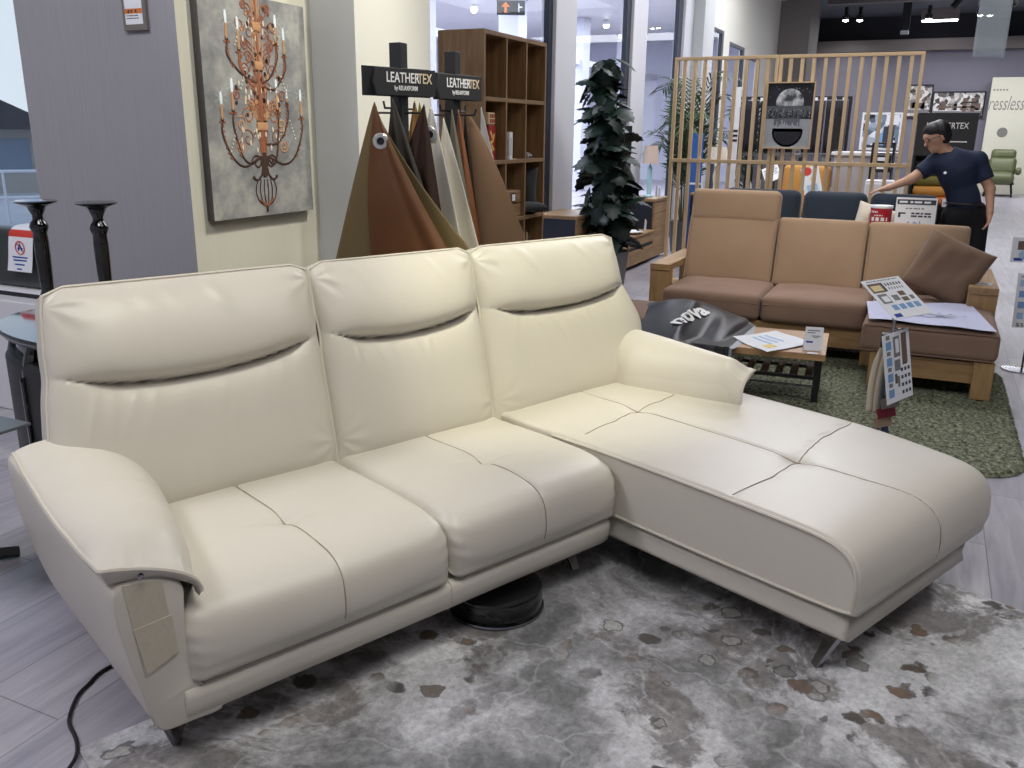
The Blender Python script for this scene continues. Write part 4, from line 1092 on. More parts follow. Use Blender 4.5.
hide_px((-2.14, 1.69), (-2.16, 1.30), (-2.06, 1.05), 4.34, srgb(48, 40, 36), 'near-black brown leather hide just left of the wide beige hide', 40, 'umber_leather', folds=1.)
hide_px((-2.05, 1.712), (-2.055, 1.45), (-1.975, 1.42), 4.52, srgb(206, 208, 212), 'pale grey-white leather hide behind the wide beige hide', 42, 'pale_leather', folds=.8)
hide_px((-2.125, 1.685), (-2.095, 1.01), (-1.812, 1.03), 4.36, srgb(150, 120, 94), 'wide beige tan leather hide at the right of the second stand', 41, 'beige_hide_leather', folds=.6, depth=.02, fr=.8)
t0, P, A = hide_px((-2.675, 1.735), (-2.945, .886), (-1.99, .99), 3.665, srgb(108, 92, 62), 'big brown leather hide with steel eyelet and olive underside, front stand', 30, 'olive_suede', folds=.5, depth=.015, fr=1.25)
# brown outer face over the olive underside, with the eyelet
A3 = np.array(px4(-2.672, 1.738, 3.62)); 
Bq = np.array(low(A3, px4(-2.70, .90, 3.62))); Cq = np.array(low(A3, px4(-2.15, .95, 3.62)))
nu, nv = 40, 60; s = np.linspace(0, 1, nu)[:, None]; tt = np.linspace(0, 1, nv)[None]
pw = lambda e: np.stack([tt[0]**e, tt[0]**e, tt[0]], 1)
lat = np.stack([-.03*np.sin(PI*np.clip(tt[0]*1.6, 0, 1))]+[np.zeros(nv)]*2, 1)
el = A3+(Bq-A3)*pw(1.0)+lat; er = A3+(Cq-A3)*pw(1.15)
P2 = el[None]*(1-s[..., None])+er[None]*s[..., None]
ff = .045*(1-(2*s-1)**2)*tt**.6+.035*np.exp(-((s-.86)/.10)**2)*tt-.03*np.exp(-((s-.70)/.09)**2)*tt+.012*np.sin(s*7+tt*3)*tt
nn = np.array([.42, -.9, 0]); nn /= np.linalg.norm(nn); P2 = P2+nn*(ff+.055*np.minimum(tt*3, 1)+.004)[..., None]
b = MB(); b.sheet(P2); b.v = [tuple(np.array(v)-A) for v in b.v]
o = b.build('outer_face', leather('cognac_leather', srgb(96, 60, 32), .55, .25, 90, .22, .3), t0, smooth=True, solid=.004, angle=180); o['label'] = 'cognac brown outer face'
p = P2[21, 8]-A+nn*.008; Mx = Matrix.Rotation(math.atan2(nn[0], -nn[1]), 3, 'Z') @ Matrix.Rotation(R(90), 3, 'X')
q = MB(); q.lathe([(.017, -.003), (.034, -.003), (.038, .001), (.034, .006), (.019, .007), (.017, -.003)], tuple(p), 28, Mx); q.build('grommet', M['eyelet'], t0, smooth=True)
q = MB(); q.lathe([(0, .001), (.017, .001), (.017, -.002), (0, -.002)], tuple(p), 20, Mx); q.build('grommet_hole', M['black_matte'], t0)

# ------------------------------------------------------------------ oak cube bookcase
M['oak_z'] = wood('brown_oak_upright', srgb(112, 84, 54), srgb(156, 122, 84), 'Z', .5); M['oak_y'] = wood('brown_oak_shelf', srgb(114, 86, 56), srgb(158, 124, 86), 'Y', .5); M['oak_dark'] = wood('brown_oak_back', srgb(98, 74, 50), srgb(136, 106, 74), 'Z', .6)
X0, X1, Y0, Y1, ZT = -3.24, -2.88, 5.66, 6.76, 2.27
t = thing('cube_bookcase', 'tall brown oak cube bookcase with open compartments behind the leather hides', 'bookcase', (X0, Y0, 0), 0)
W_, D_ = Y1-Y0, X1-X0
for y in (0, W_-.03): b = MB(); b.span((0, y, 0), (D_, y+.03, ZT)); b.build('side_panel', M['oak_z'], t, bevel=.0015)
b = MB(); b.span((.004, .03, 0), (.016, W_-.03, ZT-.03)); b.build('back_panel', M['oak_dark'], t)
ROW = .437; LV = [ZT-.03-ROW*k for k in range(6)]
for k, z in enumerate(LV): b = MB(); b.span((.016, .03, z if k else ZT-.03), (D_-.002, W_-.03, z+.028 if k else ZT)); b.build('shelf', M['oak_y'], t, bevel=.0015)
for y in (.365, .715):
    for k in range(5): b = MB(); b.span((.016, y, LV[k+1]+.028), (D_-.004, y+.022, LV[k])); b.build('divider', M['oak_z'], t)
def on_shelf(k): return LV[k]+.0285
z2, z3, z4, z5 = on_shelf(2), on_shelf(3), on_shelf(4), on_shelf(5)
# two-drawer wooden inserts
for i, y in enumerate((Y0+.058, Y0+.41)):
    t = thing('drawer_insert', ['oak two-drawer box mostly hidden by the beige hide in the bookcase', 'oak two-drawer box with white tag in the bookcase middle column'][i], 'drawer box', (X0+.03, y, z3), 0, 'drawer boxes in the bookcase')
    hh = (.30, .205)[i]
    b = MB(); b.span((0, 0, 0), (.29, .285, hh)); b.build('carcass', M['oak_z'], t, bevel=.002)
    for q in range(2):
        b = MB(); b.span((.29, .006, .006+q*hh/2), (.306, .279, hh/2-.006+q*hh/2)); d = b.build('drawer', M['oak_y'], t, bevel=.003)
    if i: 
        b = MB(); b.span((.306, .10, .115), (.308, .185, .185)); b.build('tag_backing', M['black_matte'], t); b = MB(); b.span((.308, .115, .125), (.310, .17, .175)); b.build('price_tag', M['paper'], t)
t = thing('gift_package', 'upright red and yellow package on the bookcase shelf beside the beige hide', 'package', (X0+.27, Y0+.155, z2), 4)
M['pack_red'] = mat('package_red', srgb(168, 32, 40), .5); M['pack_yellow'] = mat('package_yellow', srgb(236, 206, 104), .5); M['pack_cream'] = mat('package_cream', srgb(226, 206, 160), .5)
b = MB(); b.span((0, 0, 0), (.05, .13, .245)); b.build('box', M['pack_red'], t, bevel=.004)
b = MB(); b.span((0, .0, .247), (.05, .13, .335)); b.build('top_panel', M['pack_cream'], t, bevel=.012)
b = MB()
for i in range(3):
    for j in range(2): b.span((.05, .02+i*.034, .262+j*.034), (.0515, .044+i*.034, .288+j*.034))
b.build('grid_print', M['pack_red'], t)
b = MB()
for y_, z_, a in ((.04, .06, 30), (.075, .09, -35), (.06, .13, 20), (.09, .16, 60), (.05, .18, -50)): b.box((.0505, y_, z_), (.002, .06, .02), Matrix.Rotation(R(a), 3, 'X'))
b.build('brush_print', M['pack_yellow'], t)
t = thing('slim_white_box', 'slim white upright carton in the middle column of the bookcase', 'carton', (X0+.318, Y0+.44, z2), 0)
b = MB(); b.span((0, 0, 0), (.035, .055, .20)); b.build('carton', M['paper'], t, bevel=.002); b = MB(); b.span((.035, .02, .03), (.036, .03, .16)); b.span((.02, -.001, .03), (.025, 0, .15)); b.build('print', M['grey_print'], t)
b = MB(); b.span((-.06, .06, 0), (.02, .16, .004)); b.build('leaflet', M['pack_cream'], t)
t = thing('trinket', 'tiny dark trinket with pale dots on the right bookcase shelf', 'trinket', (X0+.325, Y0+.80, z2), 0)
b = MB(); b.lathe([(0, 0), (.022, 0), (.026, .02), (.018, .045), (0, .05)], n=16); b.lathe([(0, 0), (.02, 0), (.024, .02), (.014, .04), (0, .044)], (0, .055, 0), 16); b.build('figure', M['grey_print'], t, smooth=True)
for ey, ez in ((0, .025), (.055, .022)): b = MB(); b.lathe([(0, -.008), (.008, 0), (0, .008)], (.024, ey, ez), 10); b.build('eye_dot', M['paper'], t, smooth=True)
M['dark_cushion'] = mat('charcoal_cushion', srgb(56, 58, 62), .85, scale=150, var=.15, bump=.1)
t = thing('scatter_cushion', 'dark charcoal square cushion standing in the right bookcase compartment', 'cushion', (X0+.18, Y0+.93, z3+.185), 0, 'charcoal cushions in the bookcase')
o = pillow_mesh('cover', .36, .36, .11, M['dark_cushion'], t, seed=3); o.rotation_euler = (R(-8), 0, R(16))
t = thing('scatter_cushion', 'dark charcoal cushion lying flat and poking out of the bookcase', 'cushion', (X0+.30, Y0+.895, z3+.05), 0, 'charcoal cushions in the bookcase')
o = pillow_mesh('cover', .27, .27, .09, M['dark_cushion'], t, seed=4); o.rotation_euler = (R(88), R(0), R(45))
M['book_tan'] = mat('book_tan', srgb(160, 136, 104), .6, scale=20, var=.15); M['book_dark'] = mat('book_dark', srgb(92, 80, 70), .6)
for i, (y, th_, h_, mm, lab) in enumerate(((.775, .035, .30, 'book_tan', 'tan spined tall book in the low right bookcase compartment'), (.82, .03, .27, 'book_dark', 'dark brown book between the two tan books in the bookcase'), (.86, .045, .19, 'book_tan', 'short thick tan book at the right of the low compartment'))):
    t = thing('shelf_book', lab, 'book', (X0+.14, Y0+y, z4), 0, 'books in the low compartment')
    b = MB(); b.span((0, 0, 0), (.21, .003, h_)); b.span((0, th_-.003, 0), (.21, th_, h_)); b.span((.206, 0, 0), (.21, th_, h_)); b.build('cover', M[mm], t); b = MB(); b.span((.004, .003, .004), (.206, th_-.003, h_-.005)); b.build('pages', M['paper'], t)
# ------------------------------------------------------------------ soft boxes
def soft_geo(w, d, h, p=8., puff=0., n=22, puff_side=0., wr=0., seed=0):
    u = np.sin(np.linspace(-PI/2, PI/2, n)); A, B = np.meshgrid(u, u, indexing='ij'); V = []; F = []; o = 0
    for ax in range(3):
        for sg in (-1, 1):
            q = [None]*3; q[ax] = np.full_like(A, sg); q[(ax+1) % 3] = A; q[(ax+2) % 3] = B
            P = np.stack(q, -1); V.append(P.reshape(-1, 3)); F.append(grid_faces(n, n, o, sg < 0)); o += n*n
    V = np.vstack(V); hw, hd, hh = w/2, d/2, h/2
    r = min(hw, hd, hh)*2/p*1.6
    half = np.array([hw, hd, hh]); core = half-r
    Q = V*half; C = np.clip(Q, -core, core); D = Q-C; L = np.linalg.norm(D, axis=1)[:, None]; 
    mx = np.max(np.abs(D), axis=1)[:, None]
    Q = C+np.where(L > 1e-9, D/np.maximum(L, 1e-9)*np.minimum(mx, r), 0)
    x, y, z = Q[:, 0]/hw, Q[:, 1]/hd, Q[:, 2]/hh
    g = np.clip(1-x**2, 0, 1)**.7
    Q[:, 2] += np.sign(z)*puff*g*np.clip(1-y**2, 0, 1)**.7*np.abs(z)
    Q[:, 1] += np.sign(y)*puff_side*g*np.clip(1-z**2, 0, 1)**.7*np.abs(y)
    if wr:
        rs = np.random.RandomState(seed)
        for k in range(5):
            a = rs.randn(3)*5; Q[:, 2] += wr*np.sin(x*a[0]+y*a[1]+a[2]*3)*np.clip((1-x**2)*(1-y**2), 0, 1)*(z > 0)
    return Q, np.vstack(F)
def soft(name, w, d, h, loc, m_, parent, rot=(0, 0, 0), **k):
    V, F = soft_geo(w, d, h, **k); o = np_mesh(name, V, F, m_, parent, True, 1e-5); o.location = loc; o.rotation_euler = tuple(R(q) for q in rot); return o

def suede(name, col, var=.12):
    m = leather(name, col, .85, .25, 260, var, .15)
    b = m.node_tree.nodes['Principled BSDF']; b.inputs['Sheen Weight'].default_value = .08; b.inputs['Sheen Roughness'].default_value = .5
    return m
M['suede'] = suede('brown_suede', srgb(156, 132, 110)); M['suede_dark'] = suede('brown_suede_seat', srgb(134, 110, 96))
M['oak_light_z'] = wood('light_oak_z', srgb(134, 104, 70), srgb(176, 142, 100), 'Z', .5); M['oak_light_x'] = wood('light_oak_x', srgb(134, 104, 70), srgb(176, 142, 100), 'X', .5); M['oak_light_y'] = wood('light_oak_y', srgb(134, 104, 70), srgb(176, 142, 100), 'Y', .5)

# green shag rug
def shag_material():
    m, nt, b = new_mat('green_shag'); tc = N(nt, 'ShaderNodeTexCoord')
    no = N(nt, 'ShaderNodeTexNoise'); no.inputs['Scale'].default_value = 42; no.inputs['Detail'].default_value = 5; no.inputs['Roughness'].default_value = .7
    nt.links.new(tc.outputs['Object'], no.inputs['Vector'])
    cr = N(nt, 'ShaderNodeValToRGB'); e = cr.color_ramp.elements; e[0].position, e[0].color = .36, srgb(58, 62, 52); e[1].position, e[1].color = .66, srgb(158, 160, 138)
    k = e.new(.5); k.color = srgb(108, 112, 94)
    nt.links.new(no.outputs['Fac'], cr.inputs['Fac']); nt.links.new(cr.outputs['Color'], b.inputs['Base Color']); b.inputs['Roughness'].default_value = 1; b.inputs['Specular IOR Level'].default_value = .1
    return m
M['shag'] = shag_material()
rx0, rx1, ry0, ry1 = -2.9, .62, 4.55, 6.9
n1, n2 = 230, 170; xs_ = np.linspace(rx0, rx1, n1); ys_ = np.linspace(ry0, ry1, n2)
A, B = np.meshgrid(xs_, ys_, indexing='ij')
rr_ = .28; qx = np.clip(np.abs(A-(rx0+rx1)/2)-((rx1-rx0)/2-rr_), 0, None); qy = np.clip(np.abs(B-(ry0+ry1)/2)-((ry1-ry0)/2-rr_), 0, None)
L_ = np.hypot(qx, qy); s_ = np.where(L_ > 1e-9, np.minimum(np.maximum(qx, qy)/np.maximum(L_, 1e-9), 1), 1)
cx_, cy_ = np.clip(A, rx0+rr_, rx1-rr_), np.clip(B, ry0+rr_, ry1-rr_); A2 = cx_+(A-cx_)*s_; B2 = cy_+(B-cy_)*s_
edge = np.minimum.reduce([A-rx0, rx1-A, B-ry0, ry1-B]); Z = .004+.026*sstep(0, .03, edge)*(.55+.45*RNG.rand(n1, n2))
A2 += (RNG.rand(n1, n2)-.5)*.014; B2 += (RNG.rand(n1, n2)-.5)*.014
o = np_mesh('shag_rug', np.stack([A2, B2, Z], -1), grid_faces(n1, n2), M['shag'], None, False)
tag(o, 'shaggy grey-green rug with rounded corners under the brown sofa and coffee table', 'rug')

# ------------------------------------------------------------------ brown suede sofa with oak frame
t = thing('oak_frame_sofa', 'brown suede chaise sofa with oak arms and raised headrest on the shag rug', 'sofa', (-.7, 6.8, 0), 0)
def rel(x, y, z): return (x+.7, y-6.8, z)
def oak_box(name, a, b_, m_='oak_light_z', bev=.004): b = MB(); b.span(rel(*a), rel(*b_)); return b.build(name, M[m_], t, bevel=bev)
for x0, x1 in ((-1.925, -1.765), (.33, .515)):
    oak_box('arm_post', (x0, 6.70, .03), (x1, 6.78, .56)); oak_box('arm_post', (x0, 7.62, .03), (x1, 7.70, .56)); oak_box('arm_top', (x0, 6.69, .56), (x1, 7.72, .61), 'oak_light_y')
    oak_box('arm_rail', (x0+.05, 6.78, .26), (x1-.05, 7.62, .34), 'oak_light_y')
oak_box('seat_rail', (-1.765, 6.50, .13), (-.28, 6.54, .275), 'oak_light_x'); oak_box('rear_rail', (-1.765, 7.45, .13), (.33, 7.5, .40), 'oak_light_x'); oak_box('seat_platform', (-1.765, 6.54, .22), (.33, 7.45, .27), 'oak_light_x')
oak_box('chaise_rail', (-.14, 5.93, .12), (.40, 5.965, .255), 'oak_light_x')
for x in (-.215, .385): oak_box('leg', (x, 5.90, .03), (x+.115, 5.985, .265))
oak_box('chaise_rail', (-.19, 5.985, .14), (-.15, 6.54, .26), 'oak_light_y'); oak_box('chaise_rail', (.43, 5.985, .14), (.47, 6.70, .26), 'oak_light_y')
oak_box('leg', (-.30, 6.46, .03), (-.22, 6.54, .13)); oak_box('leg', (-1.74, 7.4, .03), (-1.66, 7.48, .13))
def seam_x(o, w, d, z): pass
for x0, x1 in ((-1.755, -1.02), (-1.015, -.285)):
    soft('seat_cushion', x1-x0, .82, .19, rel((x0+x1)/2, 6.86, .37), M['suede_dark'], t, p=7, puff=.02, puff_side=.012, wr=.003, seed=int(-x0*10))
    b = MB(); b.tube([rel(x0+.02, 6.447, .405), rel((x0+x1)/2, 6.438, .41), rel(x1-.02, 6.447, .405)], .004, 5); b.build('piping', M['suede_dark'], t, smooth=True)
soft('chaise_cushion', .79, 1.52, .185, rel(.113, 6.645, .362), M['suede_dark'], t, p=7, puff=.014, wr=.002, seed=3)
for z in (.28, .44): b = MB(); b.tube([rel(-.265, 5.886, z), rel(.11, 5.883, z), rel(.492, 5.886, z)], .0045, 5); b.build('piping', M['suede_dark'], t, smooth=True)
for x0, x1, s in ((-1.765, -1.055, 1), (-1.05, -.385, 2), (-.38, .315, 3)):
    soft('back_cushion', x1-x0, .21, .54, rel((x0+x1)/2, 7.27, .685), M['suede'], t, rot=(-15, 0, 0), p=11, puff=.006, puff_side=.035, wr=.0, seed=s)
    b = MB(); o_ = []
    for xx in (x0+.012, x1-.012): b = MB(); b.tube([rel(xx, 7.095, .46), rel(xx, 7.21, .90)], .005, 6); b.build('piping', M['suede'], t, smooth=True)
soft('headrest', .70, .17, .26, rel(-1.41, 7.32, 1.03), M['suede'], t, rot=(-10, 0, 0), p=6.5, puff=.0, puff_side=.012)
b = MB(); b.span(rel(-1.5, 7.40, .7), rel(-1.45, 7.42, 1.0)); b.span(rel(-1.35, 7.40, .7), rel(-1.30, 7.42, 1.0)); b.build('headrest_bracket', M['chrome'], t)
b = MB(); b.span(rel(-1.05, 7.385, .9), rel(-1.02, 7.39, .955)); q = b.build('care_label', mat('green_label', srgb(60, 140, 80), .6), t)
b = MB(); b.span(rel(-1.76, 7.44, .4), rel(.32, 7.5, .80)); b.build('back_frame', M['suede'], t, bevel=.02)
# loose things on it
M['pillow_brown'] = suede('brown_pillow_cloth', srgb(124, 102, 86))
th = thing('throw_pillow', 'square brown throw pillow leaning on the right oak arm of the brown sofa', 'pillow', (.185, 6.90, .69), 0)
o = pillow_mesh('cover', .47, .44, .17, M['pillow_brown'], th, seed=12, pinch=.05); o.rotation_euler = (R(-16), R(22), R(-10))
th = thing('oak_arm_card', 'small pale card lying on the right oak arm of the brown sofa', 'card', (.43, 6.87, .611), -8)
p = Print(.10, .11, .002, M['paper']); p.rect(-.03, -.03, .02, .03, M['grey_print']); p.build('printed_card', th, (0, 0, .002), (R(-90), 0, 0))
# drawing sheet on the chaise
def sheet_pts():
    nu, nv = 30, 16; U, V = np.meshgrid(np.linspace(0, 1, nu), np.linspace(0, 1, nv), indexing='ij')
    fl = np.array([-.245, 5.90]); fr = np.array([.475, 5.865]); bl = np.array([-.30, 6.52]); br = np.array([.36, 6.80])
    P = (fl*(1-U[..., None])+fr*U[..., None])*(1-V[..., None])+(bl*(1-U[..., None])+br*U[..., None])*V[..., None]
    Z = .478+.008*np.sin(U*5+V*2)*.5+.004*np.sin(U*11)+.010*np.clip(U-.85, 0, 1)*4*(1-V)
    return np.concatenate([P, Z[..., None]], -1)
M['blueprint'] = mat('pale_lilac_sheet', srgb(190, 192, 220), .7, var=.02)
P = sheet_pts(); b = MB(); b.sheet(P); r_ = random.Random(3)
b.m(1); P2 = P+np.array([0, 0, .0012])
for (u0, u1, v0, v1) in [(.36+.05*k, .385+.05*k, .52, .60) for k in range(6)]+[(.40+.04*k, .43+.04*k, .36, .40) for k in range(7)]+[(.10, .12, .2, .8), (.72, .74, .5, .56), (.8, .82, .5, .56)]:
    i0, i1, j0, j1 = (int(q) for q in (u0*29, u1*29+1, v0*15, v1*15+1)); b.sheet(P2[i0:i1+1, j0:j1+1]*1.0)
b.v = [(x, y, z) for x, y, z in b.v]
o = b.build('drawing_sheet', [M['blueprint'], M['blueprint']], None, smooth=True)
tag(o, 'large pale printed sheet spread over the chaise seat of the brown sofa', 'sheet')
for i, (u, v, tx, sz) in enumerate(((.42, .60, 'M A T E R I A L', .045), (.45, .42, 'SOFA COLLECTION', .024))): pass
Vt, Ft = text_geo('A T E N I L', .05); 
# fine grey print lines on the sheet
b = MB()
for (x, y, w_, h_) in ((.0, 6.26, .02, .018), (.05, 6.25, .016, .02), (.10, 6.24, .02, .022), (.15, 6.23, .018, .016), (.215, 6.22, .02, .02), (.30, 6.2, .018, .016), (.02, 6.17, .24, .012), (.06, 6.14, .16, .010)):
    b.span((x, y, .4905), (x+w_, y+h_, .4912))
q = b.build('print_marks', M['grey_print'], o); 

# ------------------------------------------------------------------ ottoman, coffee table and what lies on it
t = thing('ottoman', 'low brown suede ottoman beside the left end of the coffee table', 'ottoman', (-1.98, 5.78, 0), 0)
soft('cushion', .82, .66, .16, (0, 0, .345), M['suede_dark'], t, p=6, puff=.012)
b = MB(); b.span((-.38, -.30, .12), (.38, .30, .27)); b.build('base', M['oak_light_x'], t, bevel=.006)
for x in (-.36, .36):
    for y in (-.28, .28): b = MB(); b.span((x-.03, y-.03, .03), (x+.03, y+.03, .12)); b.build('leg', M['oak_light_z'], t, bevel=.004)
M['steel_black'] = mat('black_steel', srgb(28, 28, 32), .4, var=.05); M['slat_grey'] = mat('grey_violet_slat', srgb(92, 88, 100), .5)
t = thing('coffee_table', 'oak topped coffee table with black steel legs and slatted under-shelf', 'coffee table', (-.985, 5.50, 0), 4)
M['table_oak'] = wood('table_oak', srgb(150, 112, 76), srgb(196, 158, 118), 'X', .4)
b = MB(); b.span((-.56, -.30, .325), (.54, .33, .365)); b.build('tabletop', M['table_oak'], t, bevel=.003)
for x in (-.51, .50):
    b = MB(); b.span((x-.02, -.15, .03), (x+.02, -.11, .325)); b.build('leg', M['steel_black'], t, bevel=.002)
    b = MB(); b.span((x-.02, .13, .03), (x+.02, .17, .325)); b.build('leg', M['steel_black'], t, bevel=.002)
b = MB(); b.span((-.51, -.145, .165), (.50, -.12, .185)); b.build('shelf_rail', M['steel_black'], t, bevel=.002)
b = MB(); b.span((-.51, .14, .165), (.50, .165, .185)); b.build('shelf_rail', M['steel_black'], t, bevel=.002)
for k in range(11): b = MB(); x = -.45+k*.088; b.span((x, -.15, .186), (x+.045, .17, .196)); b.build('slat', M['slat_grey'], t, bevel=.002)
b = MB(); b.tube([(-.51, -.16, .13), (.49, -.16, .13)], .007, 8); b.build('stretcher', M['chrome'], t, smooth=True)
th = thing('flyer', 'white printed flyer with a yellow patch lying on the coffee table', 'flyer', (-.765, 5.44, .3665), 0)
b = MB(); nu = 16; U, V = np.meshgrid(np.linspace(-1, 1, nu), np.linspace(-1, 1, nu), indexing='ij')
F1 = np.stack([.18*U*.72+.145*V*.72, -.145*U+.18*V, .006+.004*np.sin(U*3+V)+.006*np.clip(U*V, 0, 1)], -1)
b.sheet(F1); b.m(1)
for k in range(7): b.sheet(F1[2:11, 4+k:5+k+1][:, :2]*1+np.array([0, -.006, .0012])) if k % 2 else None
b.m(2); b.sheet(F1[10:14, 2:6]+np.array([0, 0, .0014])); o = b.build('printed_flyer', [M['paper'], M['pale_blue'], mat('yellow_print', srgb(224, 206, 120), .6)], th, smooth=True)
th = thing('tent_card', 'white folded tent card standing at the right end of the coffee table', 'tent card', (-.515, 5.34, .366), 10)
b = MB(); b.prism([(-.052, -.03, 0), (-.046, .012, .135), (.056, .012, .135), (.052, -.03, 0)], (0, -.001, 0)); b.prism([(-.046, .013, .135), (-.05, .05, 0), (.052, .05, 0), (.056, .013, .135)], (0, .001, 0)); 
def tc_pt(u, v, d=.0012): return (u, -.03+.042*v/.135-d-.001, v+.0002)
b.m(1)
for v, u0, u1, hh in ((.112, -.035, .035, .006), (.10, -.035, .01, .005), (.082, -.01, .04, .005), (.074, .0, .03, .004)): b.add([tc_pt(u0, v), tc_pt(u1, v), tc_pt(u1, v+hh), tc_pt(u0, v+hh)], [(0, 1, 2, 3)])
b.m(2); b.add([tc_pt(-.04, .045), tc_pt(0, .045), tc_pt(0, .055), tc_pt(-.04, .055)], [(0, 1, 2, 3)])
b.build('card', [M['paper'], M['grey_print'], M['navy_print']], th, fixn=False)
th = thing('small_card', 'tiny white card lying in front of the tent card', 'card', (-.50, 5.245, .3665), 5); b = MB(); b.span((-.03, -.018, 0), (.03, .018, .0012)); b.build('card', M['paper'], th)

# black plastic carrier bag slumped over the table's left end
M['bag_black'] = mat('black_plastic_bag', srgb(12, 13, 24), .42, var=.12, scale=3, spec=.3)
t = thing('carrier_bag', 'slumped navy-black plastic carrier bag with white lettering on the coffee table', 'bag', (-1.35, 5.6, .37), 0)
nu, nv = 70, 60; U, V = np.meshgrid(np.linspace(0, 1, nu), np.linspace(0, 1, nv), indexing='ij')
def bez(p, t_): p = crm(p, 80); return np.stack([np.interp(t_, np.linspace(0, 1, 80), p[:, k]) for k in range(3)], -1)
front = bez([(-1.80, 5.25, .33), (-1.55, 5.06, .36), (-1.25, 4.98, .355), (-1.02, 5.00, .30), (-.965, 5.06, .26)], U)
backc = bez([(-1.70, 5.95, .44), (-1.52, 6.12, .45), (-1.30, 6.08, .43), (-1.08, 5.98, .40), (-.94, 5.84, .375)], U)
P = front*(1-V[..., None])+backc*V[..., None]
bump = .058*np.sin(PI*U)**.8*np.sin(PI*V)**.7+.03*np.exp(-((U-.45)/.2)**2-((V-.75)/.25)**2)
fold = .022*np.exp(-((U-.62+.18*V)/.035)**2)*sstep(0, .3, V)*(1-sstep(.7, 1, V))-.03*np.exp(-((U-.74+.10*V)/.07)**2)*(1-sstep(.5, .9, V))+.016*np.exp(-((U-.88)/.05)**2)+.01*np.sin(U*14+V*5)*np.sin(PI*V)
P[..., 2] += bump+fold*np.clip(np.sin(PI*np.clip(U, 0, 1))*1.5, 0, 1)
P[..., 2] = np.where((P[..., 0] > -1.57) & (P[..., 1] > 5.12), np.maximum(P[..., 2], .374), P[..., 2])
Pl = P.copy(); Pl[..., 2] = np.minimum(P[..., 2]-.004, np.where((P[..., 0] > -1.52) & (P[..., 1] > 5.13), .370, P[..., 2]-.02))
b = MB(); org = np.array([-1.35, 5.6, .37]); b.sheet(P-org); b.sheet((Pl-org)[:, ::-1]); b.build('bag_film', M['bag_black'], t, smooth=True, angle=180)
b = MB(); e_ = P[-1]-org; e2 = e_+np.array([.045, -.02, -.012])*np.sin(PI*np.linspace(0, 1, nv))[:, None]**.6; b.sheet(np.stack([e_, e2])); b.build('bag_mouth', mat('silver_bag_lining', srgb(140, 146, 156), .4), t, smooth=True)
# lettering laid along the film
Vt, Ft = text_geo('nova', .17, 'LEFT', .006); c_u, c_v = .30, .40
b = MB(); ts = []
du = np.array([.030, .62]); dv_ = np.array([-.50, .06])
for (a_, b_) in Vt:
    uu = .52+a_*.20+(-b_)*.95; vv = .27+a_*1.35+b_*.10
    i = np.clip(uu, 0, .999)*(nu-1); j = np.clip(vv, 0, .999)*(nv-1); i0, j0 = int(i), int(j); fi, fj = i-i0, j-j0
    q = P[i0, j0]*(1-fi)*(1-fj)+P[min(i0+1, nu-1), j0]*fi*(1-fj)+P[i0, min(j0+1, nv-1)]*(1-fi)*fj+P[min(i0+1, nu-1), min(j0+1, nv-1)]*fi*fj
    ts.append(q-org+np.array([0, -.003, .009]))
b.add(ts, Ft); b.build('lettering', M['letter_white'], t)

# ------------------------------------------------------------------ sign stands
Rv = Vector((.906, .423, 0)); Fv = Vector((-.016, .985, -.172)); Uv = Vector((-.118, .253, .960))
def orient(r, d):
    r = Vector(r).normalized(); up = -Vector(d); up = (up-r*up.dot(r)).normalized(); nrm = r.cross(up)      # towards the reader
    return Matrix((r, -nrm, up)).transposed().to_euler()
def catalogue(p, w, h, seed):
    p.rect(-w*.44, h*.16, -w*.10, h*.40, M['brown_print']).rect(-w*.40, h*.20, -w*.14, h*.34, M['pack_cream'], 2).rect(-w*.10, h*.17, -w*.06, h*.40, M['ink'])
    for k in range(6): p.rect(-w*.02+k*w*.075, h*.30, w*.02+k*w*.075, h*.37, M['ink'] if k % 2 else M['brown_print']); p.rect(-w*.0+k*w*.07, h*.20, w*.03+k*w*.07, h*.26, M['grey_print'])
    p.rect(-w*.42, -h*.12, -w*.18, h*.12, M['grey_print']).rect(-w*.36, -h*.08, -w*.2, h*.06, M['paper'], 2)
    p.rect(-w*.10, -h*.08, w*.06, h*.06, M['grey_print']).rect(w*.12, h*.02, w*.28, h*.13, M['brown_print']).rect(w*.10, -h*.12, w*.26, -h*.02, M['brown_print']).rect(w*.32, -h*.10, w*.42, 0, M['grey_print'])
    for k in range(4): p.rect(-w*.30+k*w*.19, -h*.30, -w*.16+k*w*.19, -h*.17, M['blue_print'])
    p.lines(-w*.4, w*.4, h*.44, 1, .01, .006, M['grey_print'], seed)
    p.rect(-w*.42, -h*.47, -w*.24, -h*.38, M['navy_print'])
    return p
t = thing('swatch_sign_stand', 'sign stand with tilted catalogue board and hanging leather swatches beside the chaise', 'sign stand', (-.075, 4.62, 0), 0)
b = MB(); b.lathe([(0, 0), (.13, 0), (.13, .008), (.02, .014), (0, .014)], n=32); b.build('base_plate', M['chrome'], t, smooth=True)
b = MB(); b.cyl((0, 0, .012), (0, 0, .74), .008); b.build('pole', M['chrome'], t, smooth=True)
b = MB(); b.span((-.05, -.03, .585), (.02, .03, .655)); b.build('clip_block', M['black_matte'], t, bevel=.006)
r_, d_ = Rv*.185+Uv*.035+Fv*.125, Rv*.15-Uv*.185-Fv*.17
p = catalogue(Print(r_.length, d_.length, .003, M['paper']), r_.length, d_.length, 4); p.build('catalogue_board', t, (-.005, 0, .84), orient(r_, d_))
b = MB(); b.cyl((0, 0, .70), (-.02, .03, .80), .006); b.build('board_holder', M['chrome'], t, smooth=True)
r2, d2 = Rv*.127+Uv*.04+Fv*.15, Rv*-.023-Uv*.34
